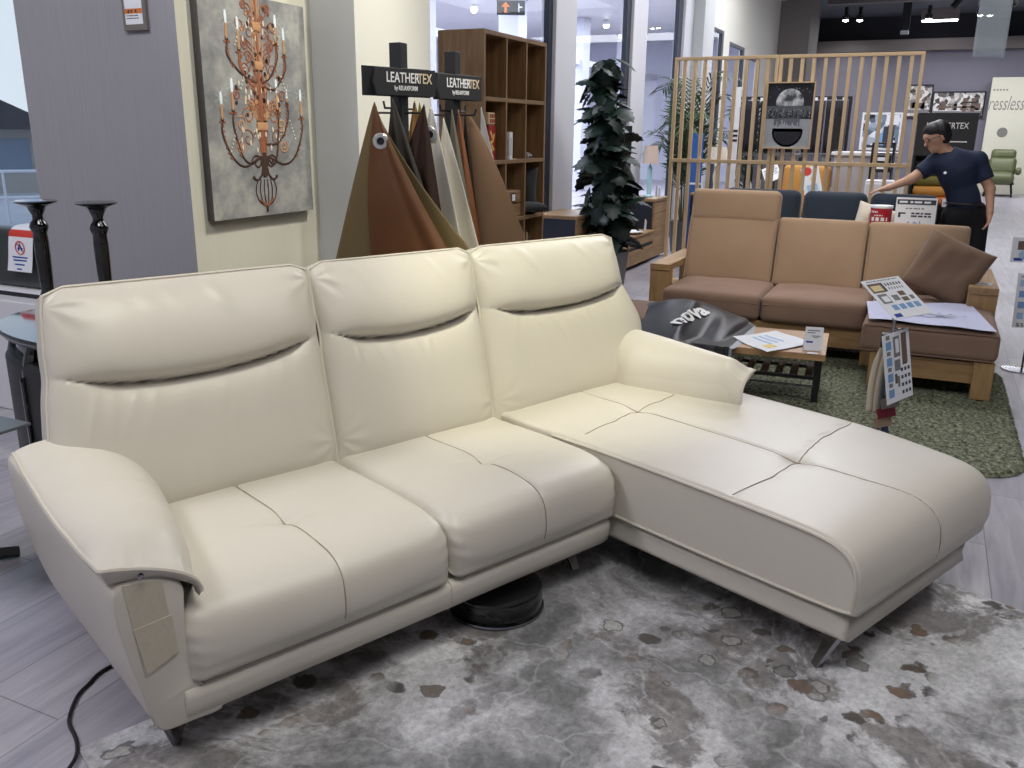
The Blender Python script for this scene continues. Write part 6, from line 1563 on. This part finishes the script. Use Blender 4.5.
def photo_mat(name, stops, scale):
    m, nt, b = new_mat(name); tc = N(nt, 'ShaderNodeTexCoord'); no = N(nt, 'ShaderNodeTexVoronoi'); no.inputs['Scale'].default_value = scale
    nt.links.new(tc.outputs['Object'], no.inputs['Vector']); cr = N(nt, 'ShaderNodeValToRGB'); e = cr.color_ramp.elements; e[0].position, e[0].color = stops[0]; e[1].position, e[1].color = stops[-1]
    for p_, c_ in stops[1:-1]: k = e.new(p_); k.color = c_
    sp = N(nt, 'ShaderNodeSeparateColor'); nt.links.new(no.outputs['Color'], sp.inputs[0]); nt.links.new(sp.outputs[0], cr.inputs['Fac']); nt.links.new(cr.outputs['Color'], b.inputs['Base Color']); b.inputs['Roughness'].default_value = .4; return m
M['reflection'] = photo_mat('shop_reflection', [(.1, srgb(40, 44, 54)), (.35, srgb(120, 140, 160)), (.6, srgb(200, 204, 214)), (.9, srgb(232, 234, 240))], 14)  # a mirror's reflection of the shop, put into the board's colours
t = thing('framed_mirror_board', 'white framed photo board with printed mirror scene standing behind the counter', 'picture', (-.66, 12.45, 1.36), 0)
p = Print(.48, .46, .02, M['white_plastic']); p.rect(-.215, -.205, .215, .205, M['reflection']).rect(.03, -.16, .16, .06, M['ink'], 2).rect(-.06, -.17, .03, -.02, M['blue_print'], 2).rect(-.16, -.2, .17, -.17, M['ink'], 2).rect(.05, .08, .2, .2, M['paper'], 2); p.build('print', t, (0, 0, .29))
b = MB(); b.span((-.2, .02, -1.36), (-.17, .05, .4)); b.span((.17, .02, -1.36), (.2, .05, .4)); b.build('support', M['steel_black'], t)
t = thing('dark_shelf_rack', 'slim dark shelf rack stacked with black boxes right of the counter', 'shelf rack', (-.56, 11.58, 0), 0)
for x in (-.11, .12): b = MB(); b.span((x-.012, -.15, 0), (x+.012, .15, 1.52)); b.build('side', M['steel_black'], t)
for z in (.5, .9, 1.18, 1.5): b = MB(); b.span((-.11, -.15, z), (.12, .15, z+.02)); b.build('shelf', M['steel_black'], t)
for i, (z, h_, lab) in enumerate(((.92, .10, 'black box on the middle shelf of the dark rack'), (1.20, .09, 'black box on the upper shelf of the dark rack'), (1.292, .08, 'white-labelled black box topping the upper stack of the dark rack'))):
    q = thing('storage_box', lab, 'box', (-.555, 11.56, z), 0, 'black boxes on the dark rack'); b = MB(); b.span((-.09, -.13, 0), (.09, .13, h_)); b.build('carton', M['black_matte'], q, bevel=.003); b = MB(); b.span((-.05, -.132, .02), (.04, -.13, h_-.02)); b.build('label', M['paper'], q)
t = thing('white_sideboard', 'white low sideboard seen under the slats right of the dark rack', 'sideboard', (-.40, 11.2, 0), 0)
b = MB(); b.span((-.28, -.2, 0), (.18, .2, 1.10)); b.build('carcass', M['white_plastic'], t, bevel=.003)
for q in (-1, 1): b = MB(); b.span((-.05+.115*q-.11, -.212, .08), (-.05+.115*q+.11, -.2, 1.07)); b.build('door', M['white_plastic'], t, bevel=.003)

# fabric roll stand with header
t = thing('fabric_roll_stand', 'black header stand with lettering and stored fabric rolls behind the stooping person', 'display stand', (.08, 10.5, 0), 0)
for x in (-.27, .26): b = MB(); b.span((x-.015, -.22, 0), (x+.015, .22, 1.82)); b.build('side_panel', M['black_matte'], t, bevel=.003)
b = MB(); b.span((-.255, .2, 0), (.245, .22, 1.82)); b.build('back_panel', M['black_matte'], t); b = MB(); b.span((-.285, -.225, 1.40), (.275, -.19, 1.83)); hb = b.build('header_board', M['sign_black'], t, bevel=.004)
text_mesh('lettering', 'LEATHERTEX', .085, M['letter_white'], hb, (0, -.228, 1.70), (R(90), 0, 0), .001, 'CENTER', .0005, .78)
b = MB(); b.span((-.14, -.228, 1.54), (.2, -.226, 1.552)); b.build('rule', M['letter_white'], hb)
for z in (.5, .88, 1.34): b = MB(); b.span((-.255, -.2, z-.02), (.245, .2, z)); b.build('shelf', M['black_matte'], t)
for i, (z, c_, nm) in enumerate(((.94, (206, 120, 62), 'orange fabric roll lowest on the black roll stand'), (1.045, (212, 150, 66), 'amber fabric roll second from the bottom of the roll stand'), (1.15, (118, 112, 44), 'olive fabric roll in the middle of the roll stand'), (1.255, (178, 130, 66), 'mustard brown fabric roll topmost on the roll stand'))):
    q = thing('fabric_roll', nm, 'fabric roll', (.075, 10.38, z), 0, 'fabric rolls on the stand'); b = MB(); b.cyl((-.235, 0, 0), (.235, 0, 0), .052, 24); b.build('roll', mat('roll_%d' % i, srgb(*c_), .6), q, smooth=True, angle=40); b = MB(); b.cyl((-.238, 0, 0), (.238, 0, 0), .02, 14); b.build('core', M['pack_cream'], q)
q = thing('roll_price_tag', 'white paper tag hanging on the lowest fabric roll', 'tag', (.17, 10.315, .93), 0); p = Print(.07, .085, .002, M['paper']); p.lines(-.025, .025, .0, 2, .015, .008, M['grey_print'], 2); p.build('tag', q)

# ------------------------------------------------------------------ far wall
M['art1'] = photo_mat('townscape_print', [(.1, srgb(60, 54, 50)), (.3, srgb(150, 144, 138)), (.55, srgb(224, 220, 214)), (.95, srgb(238, 236, 232))], 9)
for (x, z, w_, h_, lab, sd) in ((-.62, 2.60, .62, .86, 'portrait framed sepia townscape on the far wall, left of the wide one', 1), (.43, 2.50, 1.32, .66, 'wide framed sepia bridge townscape on the far purple-grey wall', 2)):
    t = thing('townscape_picture', lab, 'picture', (x, 29.93, z), 0, 'sepia townscapes on the far wall'); r_ = random.Random(sd)
    p = Print(w_, h_, .03, M['art1'])
    for k in range(9): u = r_.uniform(-w_*.4, w_*.35); ww = r_.uniform(.05, .14); hh = r_.uniform(.08, .3); p.rect(u, -h_*.25, u+ww, -h_*.25+hh, M['brown_print'] if k % 2 else M['grey_print'])
    p.rect(-w_*.47, -h_*.40, w_*.47, -h_*.28, M['grey_print'])
    if sd == 2: 
        for u in (.12, .34): p.rect(u, -.2, u+.12, .18, M['brown_print'], 2)
        p.rect(-.5, -.10, .6, -.05, M['brown_print'], 2).rect(.12, .04, .46, .07, M['ink'], 2)
    p.build('print', t); b = MB(); e_ = .035
    for a, c_ in (((-w_/2-e_, -.03, -h_/2-e_), (w_/2+e_, .04, -h_/2)), ((-w_/2-e_, -.03, h_/2), (w_/2+e_, .04, h_/2+e_)), ((-w_/2-e_, -.03, -h_/2), (-w_/2, .04, h_/2)), ((w_/2, -.03, -h_/2), (w_/2+e_, .04, h_/2))): b.span(a, c_)
    b.build('frame', M['black_matte'], t)
M['cream_panel'] = mat('cream_showroom_panel', srgb(222, 220, 200), .6, var=.02)
t = thing('branded_wall_panel', 'tall cream display panel with large grey lettering and round mark at the far right', 'display panel', (3.0, 29.6, 0), 0)
b = MB(); b.span((-1.78, -.1, 0), (2.2, .1, 3.22)); pn = b.build('panel', M['cream_panel'], t, bevel=.01)
M['grey_letter'] = mat('grey_lettering', srgb(128, 126, 118), .5)
text_mesh('lettering', 'ressless', .56, M['grey_letter'], pn, (-1.80, -.102, 2.50), (R(90), 0, 0), .004, 'LEFT', -.004, .52, .25)
b = MB(); b.lathe([(0, 0), (.135, 0), (.135, .01), (0, .012)], (-1.33, -.10, 1.72), 28, Matrix.Rotation(R(90), 3, 'X')); b.build('round_mark', M['grey_letter'], pn)
b = MB()
for k in range(5): b.span((-1.72+k*.08, -.103, 2.86), (-1.67+k*.08, -.101, 2.90))
b.build('small_lettering', M['grey_letter'], pn)
M['green_leather'] = leather('green_leather', srgb(98, 104, 70), .35)
t = thing('green_recliner', 'olive green leather recliner on dark curved base before the cream panel', 'recliner', (1.72, 28.2, 0), -4)
soft('seat', .70, .72, .26, (0, -.12, .50), M['green_leather'], t, p=3.4, puff=.05); soft('backrest', .70, .24, .52, (0, .26, .80), M['green_leather'], t, rot=(-20, 0, 0), p=3.4, puff_side=.05); soft('headrest', .62, .22, .30, (0, .38, 1.12), M['green_leather'], t, rot=(-14, 0, 0), p=3.4, puff_side=.04)
for x in (-.42, .42): soft('armrest', .15, .62, .16, (x, -.05, .70), M['green_leather'], t, p=4, puff=.03)
for x in (-.34, .34): b = MB(); b.tube([tuple(p) for p in crm([(x, -.42, .04), (x, -.1, .02), (x, .3, .04), (x*.9, .2, .25), (x*.8, -.05, .40)], 30)], .028, 8); b.build('curved_leg', M['black_matte'], t, smooth=True)
b = MB(); b.span((-.36, -.05, .32), (.36, .05, .40)); b.span((-.36, -.03, .015), (.36, .03, .05)); b.build('cross_bar', M['black_matte'], t, bevel=.006)

# ------------------------------------------------------------------ lamps seen in the far ceiling
M['tube_lit'] = emission('lit_tube', (.92, .88, 1, 1), 14); M['spot_lit'] = emission('lit_spot', (1, .93, .85, 1), 26); M['mall_lit'] = emission('mall_lit_spot', (1, .97, .92, 1), 18)
for i, (x, y, z, lab) in enumerate(((.05, 25.6, 4.93, 'nearer long lit ceiling strip lamp over the far showroom'), (-.35, 28.7, 4.72, 'farther long lit ceiling strip lamp near the back wall'))):
    t = thing('ceiling_strip_lamp', lab, 'ceiling lamp', (x, y, z), 0, 'strip lamps of the far ceiling'); b = MB(); b.span((-.45, -.07, -.05), (.45, .07, -.01)); b.build('diffuser', M['tube_lit'], t, bevel=.01); b = MB(); b.span((-.48, -.09, -.01), (.48, .09, 5.0-z)); b.build('housing', M['beam'], t)
for i, (x, y, lab) in enumerate(((-2.72, 27.5, 'brightest lit ceiling spot left of the hanging beam post'), (-2.36, 27.6, 'smaller lit ceiling spot close to the brightest one'), (.62, 27.5, 'lit ceiling spot left of the hanging clear sheet'), (.84, 27.6, 'lit ceiling spot partly behind the hanging clear sheet'), (-.62, 27.9, 'faint lit ceiling spot between the two strip lamps'))):
    t = thing('ceiling_spot', lab, 'ceiling spot', (x, y, 4.72), 0, 'ceiling spots of the far showroom'); b = MB(); b.cyl((0, 0, .05), (0, 0, .28), .05); b.lathe([(.09, -.06), (.10, .06), (.05, .08), (0, .08)], n=18); b.build('can', M['black_matte'], t, smooth=True); b = MB(); b.lathe([(0, -.10), (.055, -.085), (.085, -.05), (0, -.05)], n=18); b.build('lamp_face', M['spot_lit'], t, smooth=True)
for i, (x, lab) in enumerate(((.08, 'leftmost black track spotlight on the far ceiling beam'), (.55, 'middle black track spotlight on the far ceiling beam'), (1.12, 'rightmost black track spotlight on the far ceiling beam'))):
    t = thing('track_spotlight', lab, 'track light', (x, 24.45, 4.72), 0, 'track spotlights on the ceiling beam'); b = MB(); b.cyl((0, 0, -.02), (0, .0, .26), .02); b.build('stem', M['black_matte'], t); b = MB(); q = .16*(1-i); b.cyl((q*.5, 0, .08), (-q*.9, -.05, -.22), .075, 16); b.build('head', M['black_matte'], t, smooth=True, angle=50)
# mall lamps
for i, (x, y, z, r_) in enumerate(((-10.6, 20.3, 4.42, .08), (-10.3, 21.7, 4.42, .08), (-9.9, 24.7, 4.42, .09), (-9.7, 25.3, 4.42, .07), (-8.6, 24.3, 4.42, .09), (-9.1, 27.1, 4.42, .07), (-9.1, 29.2, 4.42, .07))):
    t = thing('mall_spot', 'small lit spot lamp hanging in the corridor beyond the window wall', 'spot lamp', (x, y, z), 0, 'lit spots in the corridor beyond the windows'); b = MB(); b.cyl((0, 0, .05), (0, 0, 4.55-z), .02); b.lathe([(r_, .0), (r_, .08), (0, .1)], n=16); b.build('can', M['white_plastic'], t); b = MB(); b.lathe([(0, -r_*.9), (r_*.7, -r_*.6), (r_*.95, 0), (0, 0)], n=14); b.build('lamp_face', M['mall_lit'], t, smooth=True)
for i, (x, y, lab) in enumerate(((-8.5, 17.5, 'round lit downlight in the corridor ceiling, upper left of the bookcase'), (-10, 21.5, 'round lit downlight in the corridor ceiling behind the second pane'))):
    t = thing('mall_downlight', lab, 'downlight', (x, y, 4.53), 0, 'round downlights in the corridor'); b = MB(); b.lathe([(0, 0), (.16, 0), (.17, .02), (0, .02)], n=20); b.build('lens', M['mall_lit'], t); b = MB(); b.lathe([(.17, -.01), (.20, -.01), (.20, .02), (.17, .02), (.17, -.01)], n=20); b.build('ring', M['white_plastic'], t)
t = thing('direction_sign', 'hanging dark direction sign with orange upward arrow in the corridor', 'sign', (-6.0, 12.68, 3.37), 0)
p = Print(.42, .20, .04, M['sign_black']); p.poly([(-.10, -.07), (-.06, -.07), (-.06, .01), (-.01, .01), (-.08, .08), (-.15, .01), (-.10, .01)], M['orange_print']); p.rect(.11, -.06, .125, .06, M['letter_white']).rect(.125, .0, .17, .018, M['letter_white'])
p.build('sign_face', t, (0, 0, 0), (0, 0, R(28))); b = MB(); b.cyl((.2, .14, .1), (.2, .14, 1.18), .01); b.cyl((-.2, -.07, .1), (-.2, -.07, 1.18), .01); b.build('hanger', M['steel_black'], t)
# clear hanging sheet at the upper right
M['clear_sheet'] = glass_mat('clear_plastic', (.86, .9, .93, 1), .10, .12, .30)
t = thing('hanging_clear_sheet', 'clear plastic sheet pouch hanging from the ceiling at the upper right', 'clear sheet', (.155, 4.5, 1.93), 0)
P = np.array([[(u*.064-.03*(v-1)*0+.012*(v-.5)*0, .01*math.sin(u*2+v*3)+.05*u, v*.52) for v in np.linspace(0, 1, 14)] for u in np.linspace(-1, 1, 10)]); b = MB(); b.sheet(P); b.build('pouch', M['clear_sheet'], t, smooth=True, solid=.002)
P2 = P[:, 4:6]+np.array([0, -.002, 0]); b = MB(); b.sheet(P2); b.build('fold_band', glass_mat('grey_plastic_band', (.6, .64, .68, 1), .1, .1, .35), t, smooth=True)
b = MB(); b.cyl((-.05, -.04, .52), (-.05, -.04, 3.07), .0015, 5); b.cyl((.05, .04, .52), (.05, .04, 3.07), .0015, 5); b.build('cord', M['steel_black'], t)
# street building seen through the left window
M['far_brick'] = mat('far_facade', srgb(176, 170, 164), .8, var=.1, scale=.6); M['far_roof'] = mat('far_dark_roof', srgb(56, 58, 66), .8); M['far_glass'] = mat('far_window_glass', srgb(120, 134, 152), .2)
t = thing('street_house', 'distant building with dark gable roof beyond the left window', 'building', (-23.5, 17.0, -.25), 54)
b = MB(); b.span((-9, 0, 0), (9, 4, 1.75)); b.build('wall', M['far_brick'], t)
b = MB(); b.prism([(-9.5, -.4, 1.75), (1.4, -.4, 1.75), (-.6, -.4, 2.75), (-9.5, -.4, 1.95)], (0, 5, 0)); b.build('roof', M['far_roof'], t)
for k in range(7): b = MB(); b.span((-8.2+k*2.4, -.06, .6), (-6.8+k*2.4, 0, 1.5)); b.build('window', M['far_glass'], t)
t = thing('street_railing', 'white street railing beyond the left window', 'railing', (-16.0, 11.7, -.25), 54)
for k in range(12): b = MB(); b.cyl((-3.6+k*.65, 0, 0), (-3.6+k*.65, 0, 1.0), .025); b.build('baluster', M['white_plastic'], t)
for z in (.5, 1.0): b = MB(); b.cyl((-3.7, 0, z), (3.7, 0, z), .03); b.build('rail', M['white_plastic'], t)
# ------------------------------------------------------------------ the stooping person: one continuous body from a smooth field
def surface_net(D, org, h):
    """naive surface nets of a signed field D on a grid (inside < 0)"""
    ins = D < 0; nx, ny, nz = D.shape
    acc = np.zeros((nx-1, ny-1, nz-1, 3)); cnt = np.zeros((nx-1, ny-1, nz-1))
    corners = [(i, j, k) for i in (0, 1) for j in (0, 1) for k in (0, 1)]
    sl = lambda c: tuple(slice(c[a], D.shape[a]-1+c[a]) for a in range(3))
    for a in corners:
        for ax in range(3):
            if a[ax] == 0:
                b = list(a); b[ax] = 1; b = tuple(b); da, db = D[sl(a)], D[sl(b)]; x = (da < 0) != (db < 0)
                t = np.where(x, da/np.where(np.abs(da-db) < 1e-12, 1, da-db), 0)
                for q in range(3): acc[..., q] += np.where(x, a[q]+(t if q == ax else 0), 0)
                cnt += x
    act = cnt > 0; idx = -np.ones(cnt.shape, int); idx[act] = np.arange(act.sum())
    I = np.argwhere(act); V = (I+acc[act]/cnt[act][:, None])*h+np.array(org)
    F = []
    for ax in range(3):
        a, b = (ax+1) % 3, (ax+2) % 3
        s0 = [slice(1, -1)]*3; s0[ax] = slice(0, -1); s1 = list(s0); s1[ax] = slice(1, None)
        e0, e1 = ins[tuple(s0)], ins[tuple(s1)]; ch = np.argwhere(e0 != e1); fl = e0[tuple(ch.T)]
        p = ch.copy(); p[:, a] += 1; p[:, b] += 1
        def vi(da, db): q = p.copy(); q[:, a] -= da; q[:, b] -= db; return idx[tuple(q.T)]
        f = np.stack([vi(1, 1), vi(0, 1), vi(0, 0), vi(1, 0)], 1); f[~fl] = f[~fl][:, ::-1]; F.append(f)
    F = np.vstack(F); return V, F[(F >= 0).all(1)]
def field(prims, lo, hi, h, k=.02):
    lo = np.array(lo); n = np.ceil((np.array(hi)-lo)/h).astype(int)+1; D = np.full(n, .12)
    for pr_ in prims:
        a, b, ra, rb = np.array(pr_[0], float), np.array(pr_[1], float), pr_[2], pr_[3]; kk = pr_[4] if len(pr_) > 4 else k
        m = max(ra, rb)+.10; i0 = np.clip(((np.minimum(a, b)-m-lo)/h).astype(int), 0, n-1); i1 = np.clip(((np.maximum(a, b)+m-lo)/h).astype(int)+2, 1, n)
        g = np.stack(np.meshgrid(*[lo[q]+h*np.arange(i0[q], i1[q]) for q in range(3)], indexing='ij'), -1)
        ab = b-a; t = np.clip(((g-a)@ab)/(ab@ab+1e-9), 0, 1); d = np.linalg.norm(g-a-t[..., None]*ab, axis=-1)-(ra+(rb-ra)*t)
        S = tuple(slice(i0[q], i1[q]) for q in range(3)); o = D[S]; hh = np.clip(.5+.5*(o-d)/kk, 0, 1); D[S] = o*(1-hh)+d*hh-kk*hh*(1-hh)
    return D, lo
PX, PY = .0, 8.62
def pp(x, y, z): return (x, PY+y, z)
hip = pp(.305, .0, .97); waist = pp(.285, 0, 1.08); chest = pp(.19, -.01, 1.31); neck = pp(.10, -.03, 1.455); headc = np.array(pp(-.005, -.06, 1.585))
shL, shR = pp(.335, .03, 1.40), pp(.02, -.02, 1.385)          # image right / image left
elL, wrL = pp(.465, .0, 1.17), pp(.490, -.06, .985)
elR, wrR = pp(-.16, -.08, 1.235), pp(-.325, -.10, 1.160)
knL, anL = pp(.425, -.03, .50), pp(.44, .03, .09); knR, anR = pp(.275, -.02, .50), pp(.27, .04, .09)
hpL, hpR = pp(.39, .02, .93), pp(.235, .0, .93)
fw = np.array([-.80, -.45, -.40]); fw /= np.linalg.norm(fw); sd = np.cross(fw, [0, 0, 1]); sd /= np.linalg.norm(sd); up = np.cross(sd, fw)
hd = lambda f, s, u: tuple(headc+fw*f+sd*s+up*u)
torso = [(hip, waist, .118, .108, .05), (waist, chest, .11, .128, .06), (chest, pp(.14, -.02, 1.38), .125, .10, .06), (shL, pp(.18, 0, 1.37), .066, .10, .05), (shR, pp(.14, -.02, 1.37), .064, .10, .05)]
legs = [(hpL, knL, .092, .060, .03), (knL, anL, .058, .040, .02), (hpR, knR, .092, .060, .03), (knR, anR, .058, .040, .02), (hip, hpL, .11, .09, .04), (hip, hpR, .11, .09, .04)]
feet = [(anL, pp(.435, -.08, .05), .042, .036, .02), (pp(.435, -.08, .05), pp(.425, -.17, .035), .038, .03, .02), (anR, pp(.25, -.06, .05), .042, .036, .02), (pp(.25, -.06, .05), pp(.23, -.15, .035), .038, .03, .02)]
arms = [(shL, elL, .056, .042), (elL, wrL, .041, .027), (shR, elR, .056, .042), (elR, wrR, .041, .027)]
headp = [(neck, hd(-.02, 0, -.09), .058, .054, .03), (hd(-.025, 0, .03), hd(.01, 0, .035), .083, .078, .03), (hd(.02, 0, -.02), hd(.03, 0, -.06), .062, .046, .03), (hd(.045, 0, -.075), hd(.05, 0, -.085), .034, .028, .02),
         (hd(.082, 0, .02), hd(.104, 0, -.022), .010, .014, .012), (hd(.07, .0, .036), hd(.066, 0, .042), .034, .034, .02), (hd(.078, -.012, -.052), hd(.078, .012, -.052), .009, .009, .008), (hd(.076, -.012, -.066), hd(.076, .012, -.066), .009, .009, .008),
         (hd(-.005, .078, .012), hd(-.015, .082, -.02), .013, .009, .006), (hd(-.005, -.078, .012), hd(-.015, -.082, -.02), .013, .009, .006)]
def hand(wr, d, pal, thumb_side, curl):
    """palm and five fingers: d pointing direction, pal palm normal"""
    d = np.array(d, float); d /= np.linalg.norm(d); pal = np.array(pal, float); pal -= d*(pal@d); pal /= np.linalg.norm(pal); s = np.cross(d, pal)*thumb_side
    w0 = np.array(wr); out = [(tuple(w0), tuple(w0+d*.03), .026, .026, .012), (tuple(w0+d*.045+s*.018), tuple(w0+d*.085+s*.028), .017, .014, .012), (tuple(w0+d*.045-s*.018), tuple(w0+d*.08-s*.028), .017, .014, .012), (tuple(w0+d*.04), tuple(w0+d*.088), .017, .014, .012)]
    for q, (o, L) in enumerate(((.031, .070), (.011, .080), (-.010, .074), (-.030, .058))):
        b = w0+d*(.088-.004*abs(q-1))+s*o; c1 = curl*(1+.15*q); m1 = b+(d*math.cos(c1*.5)+pal*math.sin(c1*.5))*L*.45+s*o*.12; m2 = m1+(d*math.cos(c1)+pal*math.sin(c1))*L*.32; m3 = m2+(d*math.cos(c1*1.5)+pal*math.sin(c1*1.5))*L*.25
        out += [(tuple(b-d*.01), tuple(m1), .0098, .0092, .004), (tuple(m1), tuple(m2), .0092, .0085, .003), (tuple(m2), tuple(m3), .0085, .0072, .003)]
    t0 = w0+d*.022+s*.022; t1 = w0+d*.055+s*.058+pal*.010; t2 = t1+d*.030+s*.010+pal*.006
    return out+[(tuple(t0), tuple(t1), .014, .0115, .008), (tuple(t1), tuple(t2), .0112, .009, .003)]
handL = hand(wrL, (-.02, -.08, -1), (-.9, -.2, 0), 1, .45); handR = hand(wrR, (-.93, .06, -.26), (-.1, 0, -1), -1, .25)
M['skin'] = mat('skin', srgb(206, 160, 134), .5, var=.05, scale=20); M['hair_black'] = mat('black_hair', srgb(26, 24, 26), .5, var=.3, scale=80); M['shirt_navy'] = mat('navy_shirt', srgb(26, 38, 66), .8, var=.12, scale=40, bump=.15); M['trouser_black'] = mat('black_trousers', srgb(20, 20, 24), .85, var=.15, scale=40); M['shoe'] = mat('black_shoes', srgb(18, 18, 20), .35)
per = thing('person', 'person in navy short-sleeved shirt and black trousers leaning to touch the navy sofa', 'person', (.34, PY, 0), 0); porg = np.array([.34, PY, 0])
def net_part(name, prims, h, m_, parent, k=.02, cut=None, pad=.06):
    A = np.array([p[0] for p in prims]+[p[1] for p in prims]); r = max(max(p[2], p[3]) for p in prims)+pad*.5
    D, lo = field(prims, A.min(0)-r, A.max(0)+r, h, k)
    if cut is not None:
        g = np.stack(np.meshgrid(*[lo[q]+h*np.arange(D.shape[q]) for q in range(3)], indexing='ij'), -1); D = np.maximum(D, cut(g))
    V, F = surface_net(D, lo, h); o = np_mesh(name, V-porg, F, m_, parent, True); return o
body = net_part('body', torso+legs+feet+arms+headp+handL+handR, .0062, M['skin'], per, .02)
grow = lambda P, e: [(p[0], p[1], p[2]+e, p[3]+e)+tuple(p[4:]) for p in P]
def cuff(g, sh, el):
    sh, el = np.array(sh), np.array(el); L = np.linalg.norm(el-sh); d = (el-sh)/L; al = (g-sh)@d; off = np.linalg.norm(g-sh-al[..., None]*d, axis=-1)
    return np.where((off < .105) & (al > L*.5), al-(L-.085), -1.)
slL = tuple(np.array(shL)*.35+np.array(elL)*.65); slR = tuple(np.array(shR)*.35+np.array(elR)*.65)
net_part('shirt', grow(torso, .016)+[(shL, slL, .076, .070, .03), (shR, slR, .076, .070, .03), (pp(.13, -.03, 1.42), pp(.115, -.03, 1.44), .078, .072, .03)], .0085, M['shirt_navy'], per, .03,
         cut=lambda g: np.maximum.reduce([1.0-g[..., 2], .062-np.linalg.norm(g-np.array(pp(.087, -.045, 1.475)), axis=-1), cuff(g, shL, elL), cuff(g, shR, elR)]))
b = MB(); b.tube([tuple(np.array(pp(.10, -.035, 1.448))-porg+np.array([.068*math.cos(a), .064*math.sin(a), .016*math.cos(a+.6)])) for a in np.linspace(0, 2*PI, 24)], .013, 8); b.build('collar', M['shirt_navy'], per, smooth=True)
tl = [(hpL, knL, .108, .082, .03), (knL, tuple(np.array(anL)+np.array([0, 0, -.02])), .082, .070, .03), (hpR, knR, .108, .082, .03), (knR, tuple(np.array(anR)+np.array([0, 0, -.02])), .082, .070, .03), (hip, waist, .130, .122, .04), (hip, hpL, .122, .108, .04), (hip, hpR, .122, .108, .04)]
net_part('trousers', tl, .010, M['trouser_black'], per, .03, cut=lambda g: np.maximum(g[..., 2]-1.06, .055-g[..., 2]))
b = MB(); b.tube([tuple(np.array(pp(.292, .0, 1.04))-porg+np.array([.140*math.cos(a), .138*math.sin(a), 0])) for a in np.linspace(0, 2*PI, 36)], .014, 8); b.build('belt', M['black_matte'], per, smooth=True)
net_part('shoes', grow(feet, .012)[0:2], .007, M['shoe'], per, .02, cut=lambda g: np.maximum(g[..., 2]-.105, .002-g[..., 2])); net_part('shoes', grow(feet, .012)[2:4], .007, M['shoe'], per, .02, cut=lambda g: np.maximum(g[..., 2]-.105, .002-g[..., 2]))
hair = [(hd(-.035, 0, .050), hd(.005, 0, .062), .092, .080, .03), (hd(-.055, 0, -.01), hd(-.045, 0, .03), .074, .08, .03), (hd(.04, 0, .085), hd(.06, .02, .075), .046, .03, .02)]
net_part('hair', hair, .0065, M['hair_black'], per, .02, cut=lambda g: np.maximum(-((g-headc)@up)+.0+.9*((g-headc)@fw-.0)-.045, (g-headc)@fw-.092))
b = MB(); 
for s in (-1, 1):
    c_ = headc+fw*.098+sd*.033*s+up*.016; b.tube([tuple(c_+sd*.024*math.cos(a)+up*.018*math.sin(a)-porg-fw*.008*abs(math.cos(a))) for a in np.linspace(0, 2*PI, 20)], .0022, 5)
    b.tube([tuple(headc+fw*.092+sd*.057*s+up*.02-porg), tuple(headc+fw*.02+sd*.083*s+up*.022-porg), tuple(headc-fw*.02+sd*.085*s+up*.015-porg)], .0022, 5)
b.tube([tuple(headc+fw*.1+sd*.010*s+up*.02-porg) for s in (-1, 0, 1)], .002, 5); b.build('glasses', M['black_matte'], per)
for s in (-1, 1):
    b = MB(); b.lathe([(0, -.010), (.007, -.007), (.010, 0), (.007, .007), (0, .010)], tuple(headc+fw*.078+sd*.031*s+up*.016-porg), 12); b.build('eye', M['ink'], per, smooth=True)
b = MB(); b.lathe([(0, -.002), (.012, -.002), (.012, .002), (0, .002)], tuple(np.array(pp(.10, -.158, 1.30))-porg), 12, Matrix.Rotation(R(70), 3, 'X')); b.build('shirt_emblem', M['letter_white'], per)
for z in (1.36, 1.26, 1.16): b = MB(); b.lathe([(0, -.003), (.007, -.003), (.007, .003), (0, .003)], tuple(np.array(pp(.165+.36*(1.36-z), -.150, z))-porg), 10, Matrix.Rotation(R(80), 3, 'X')); b.build('button', M['black_matte'], per)
bpy.context.view_layer.update()
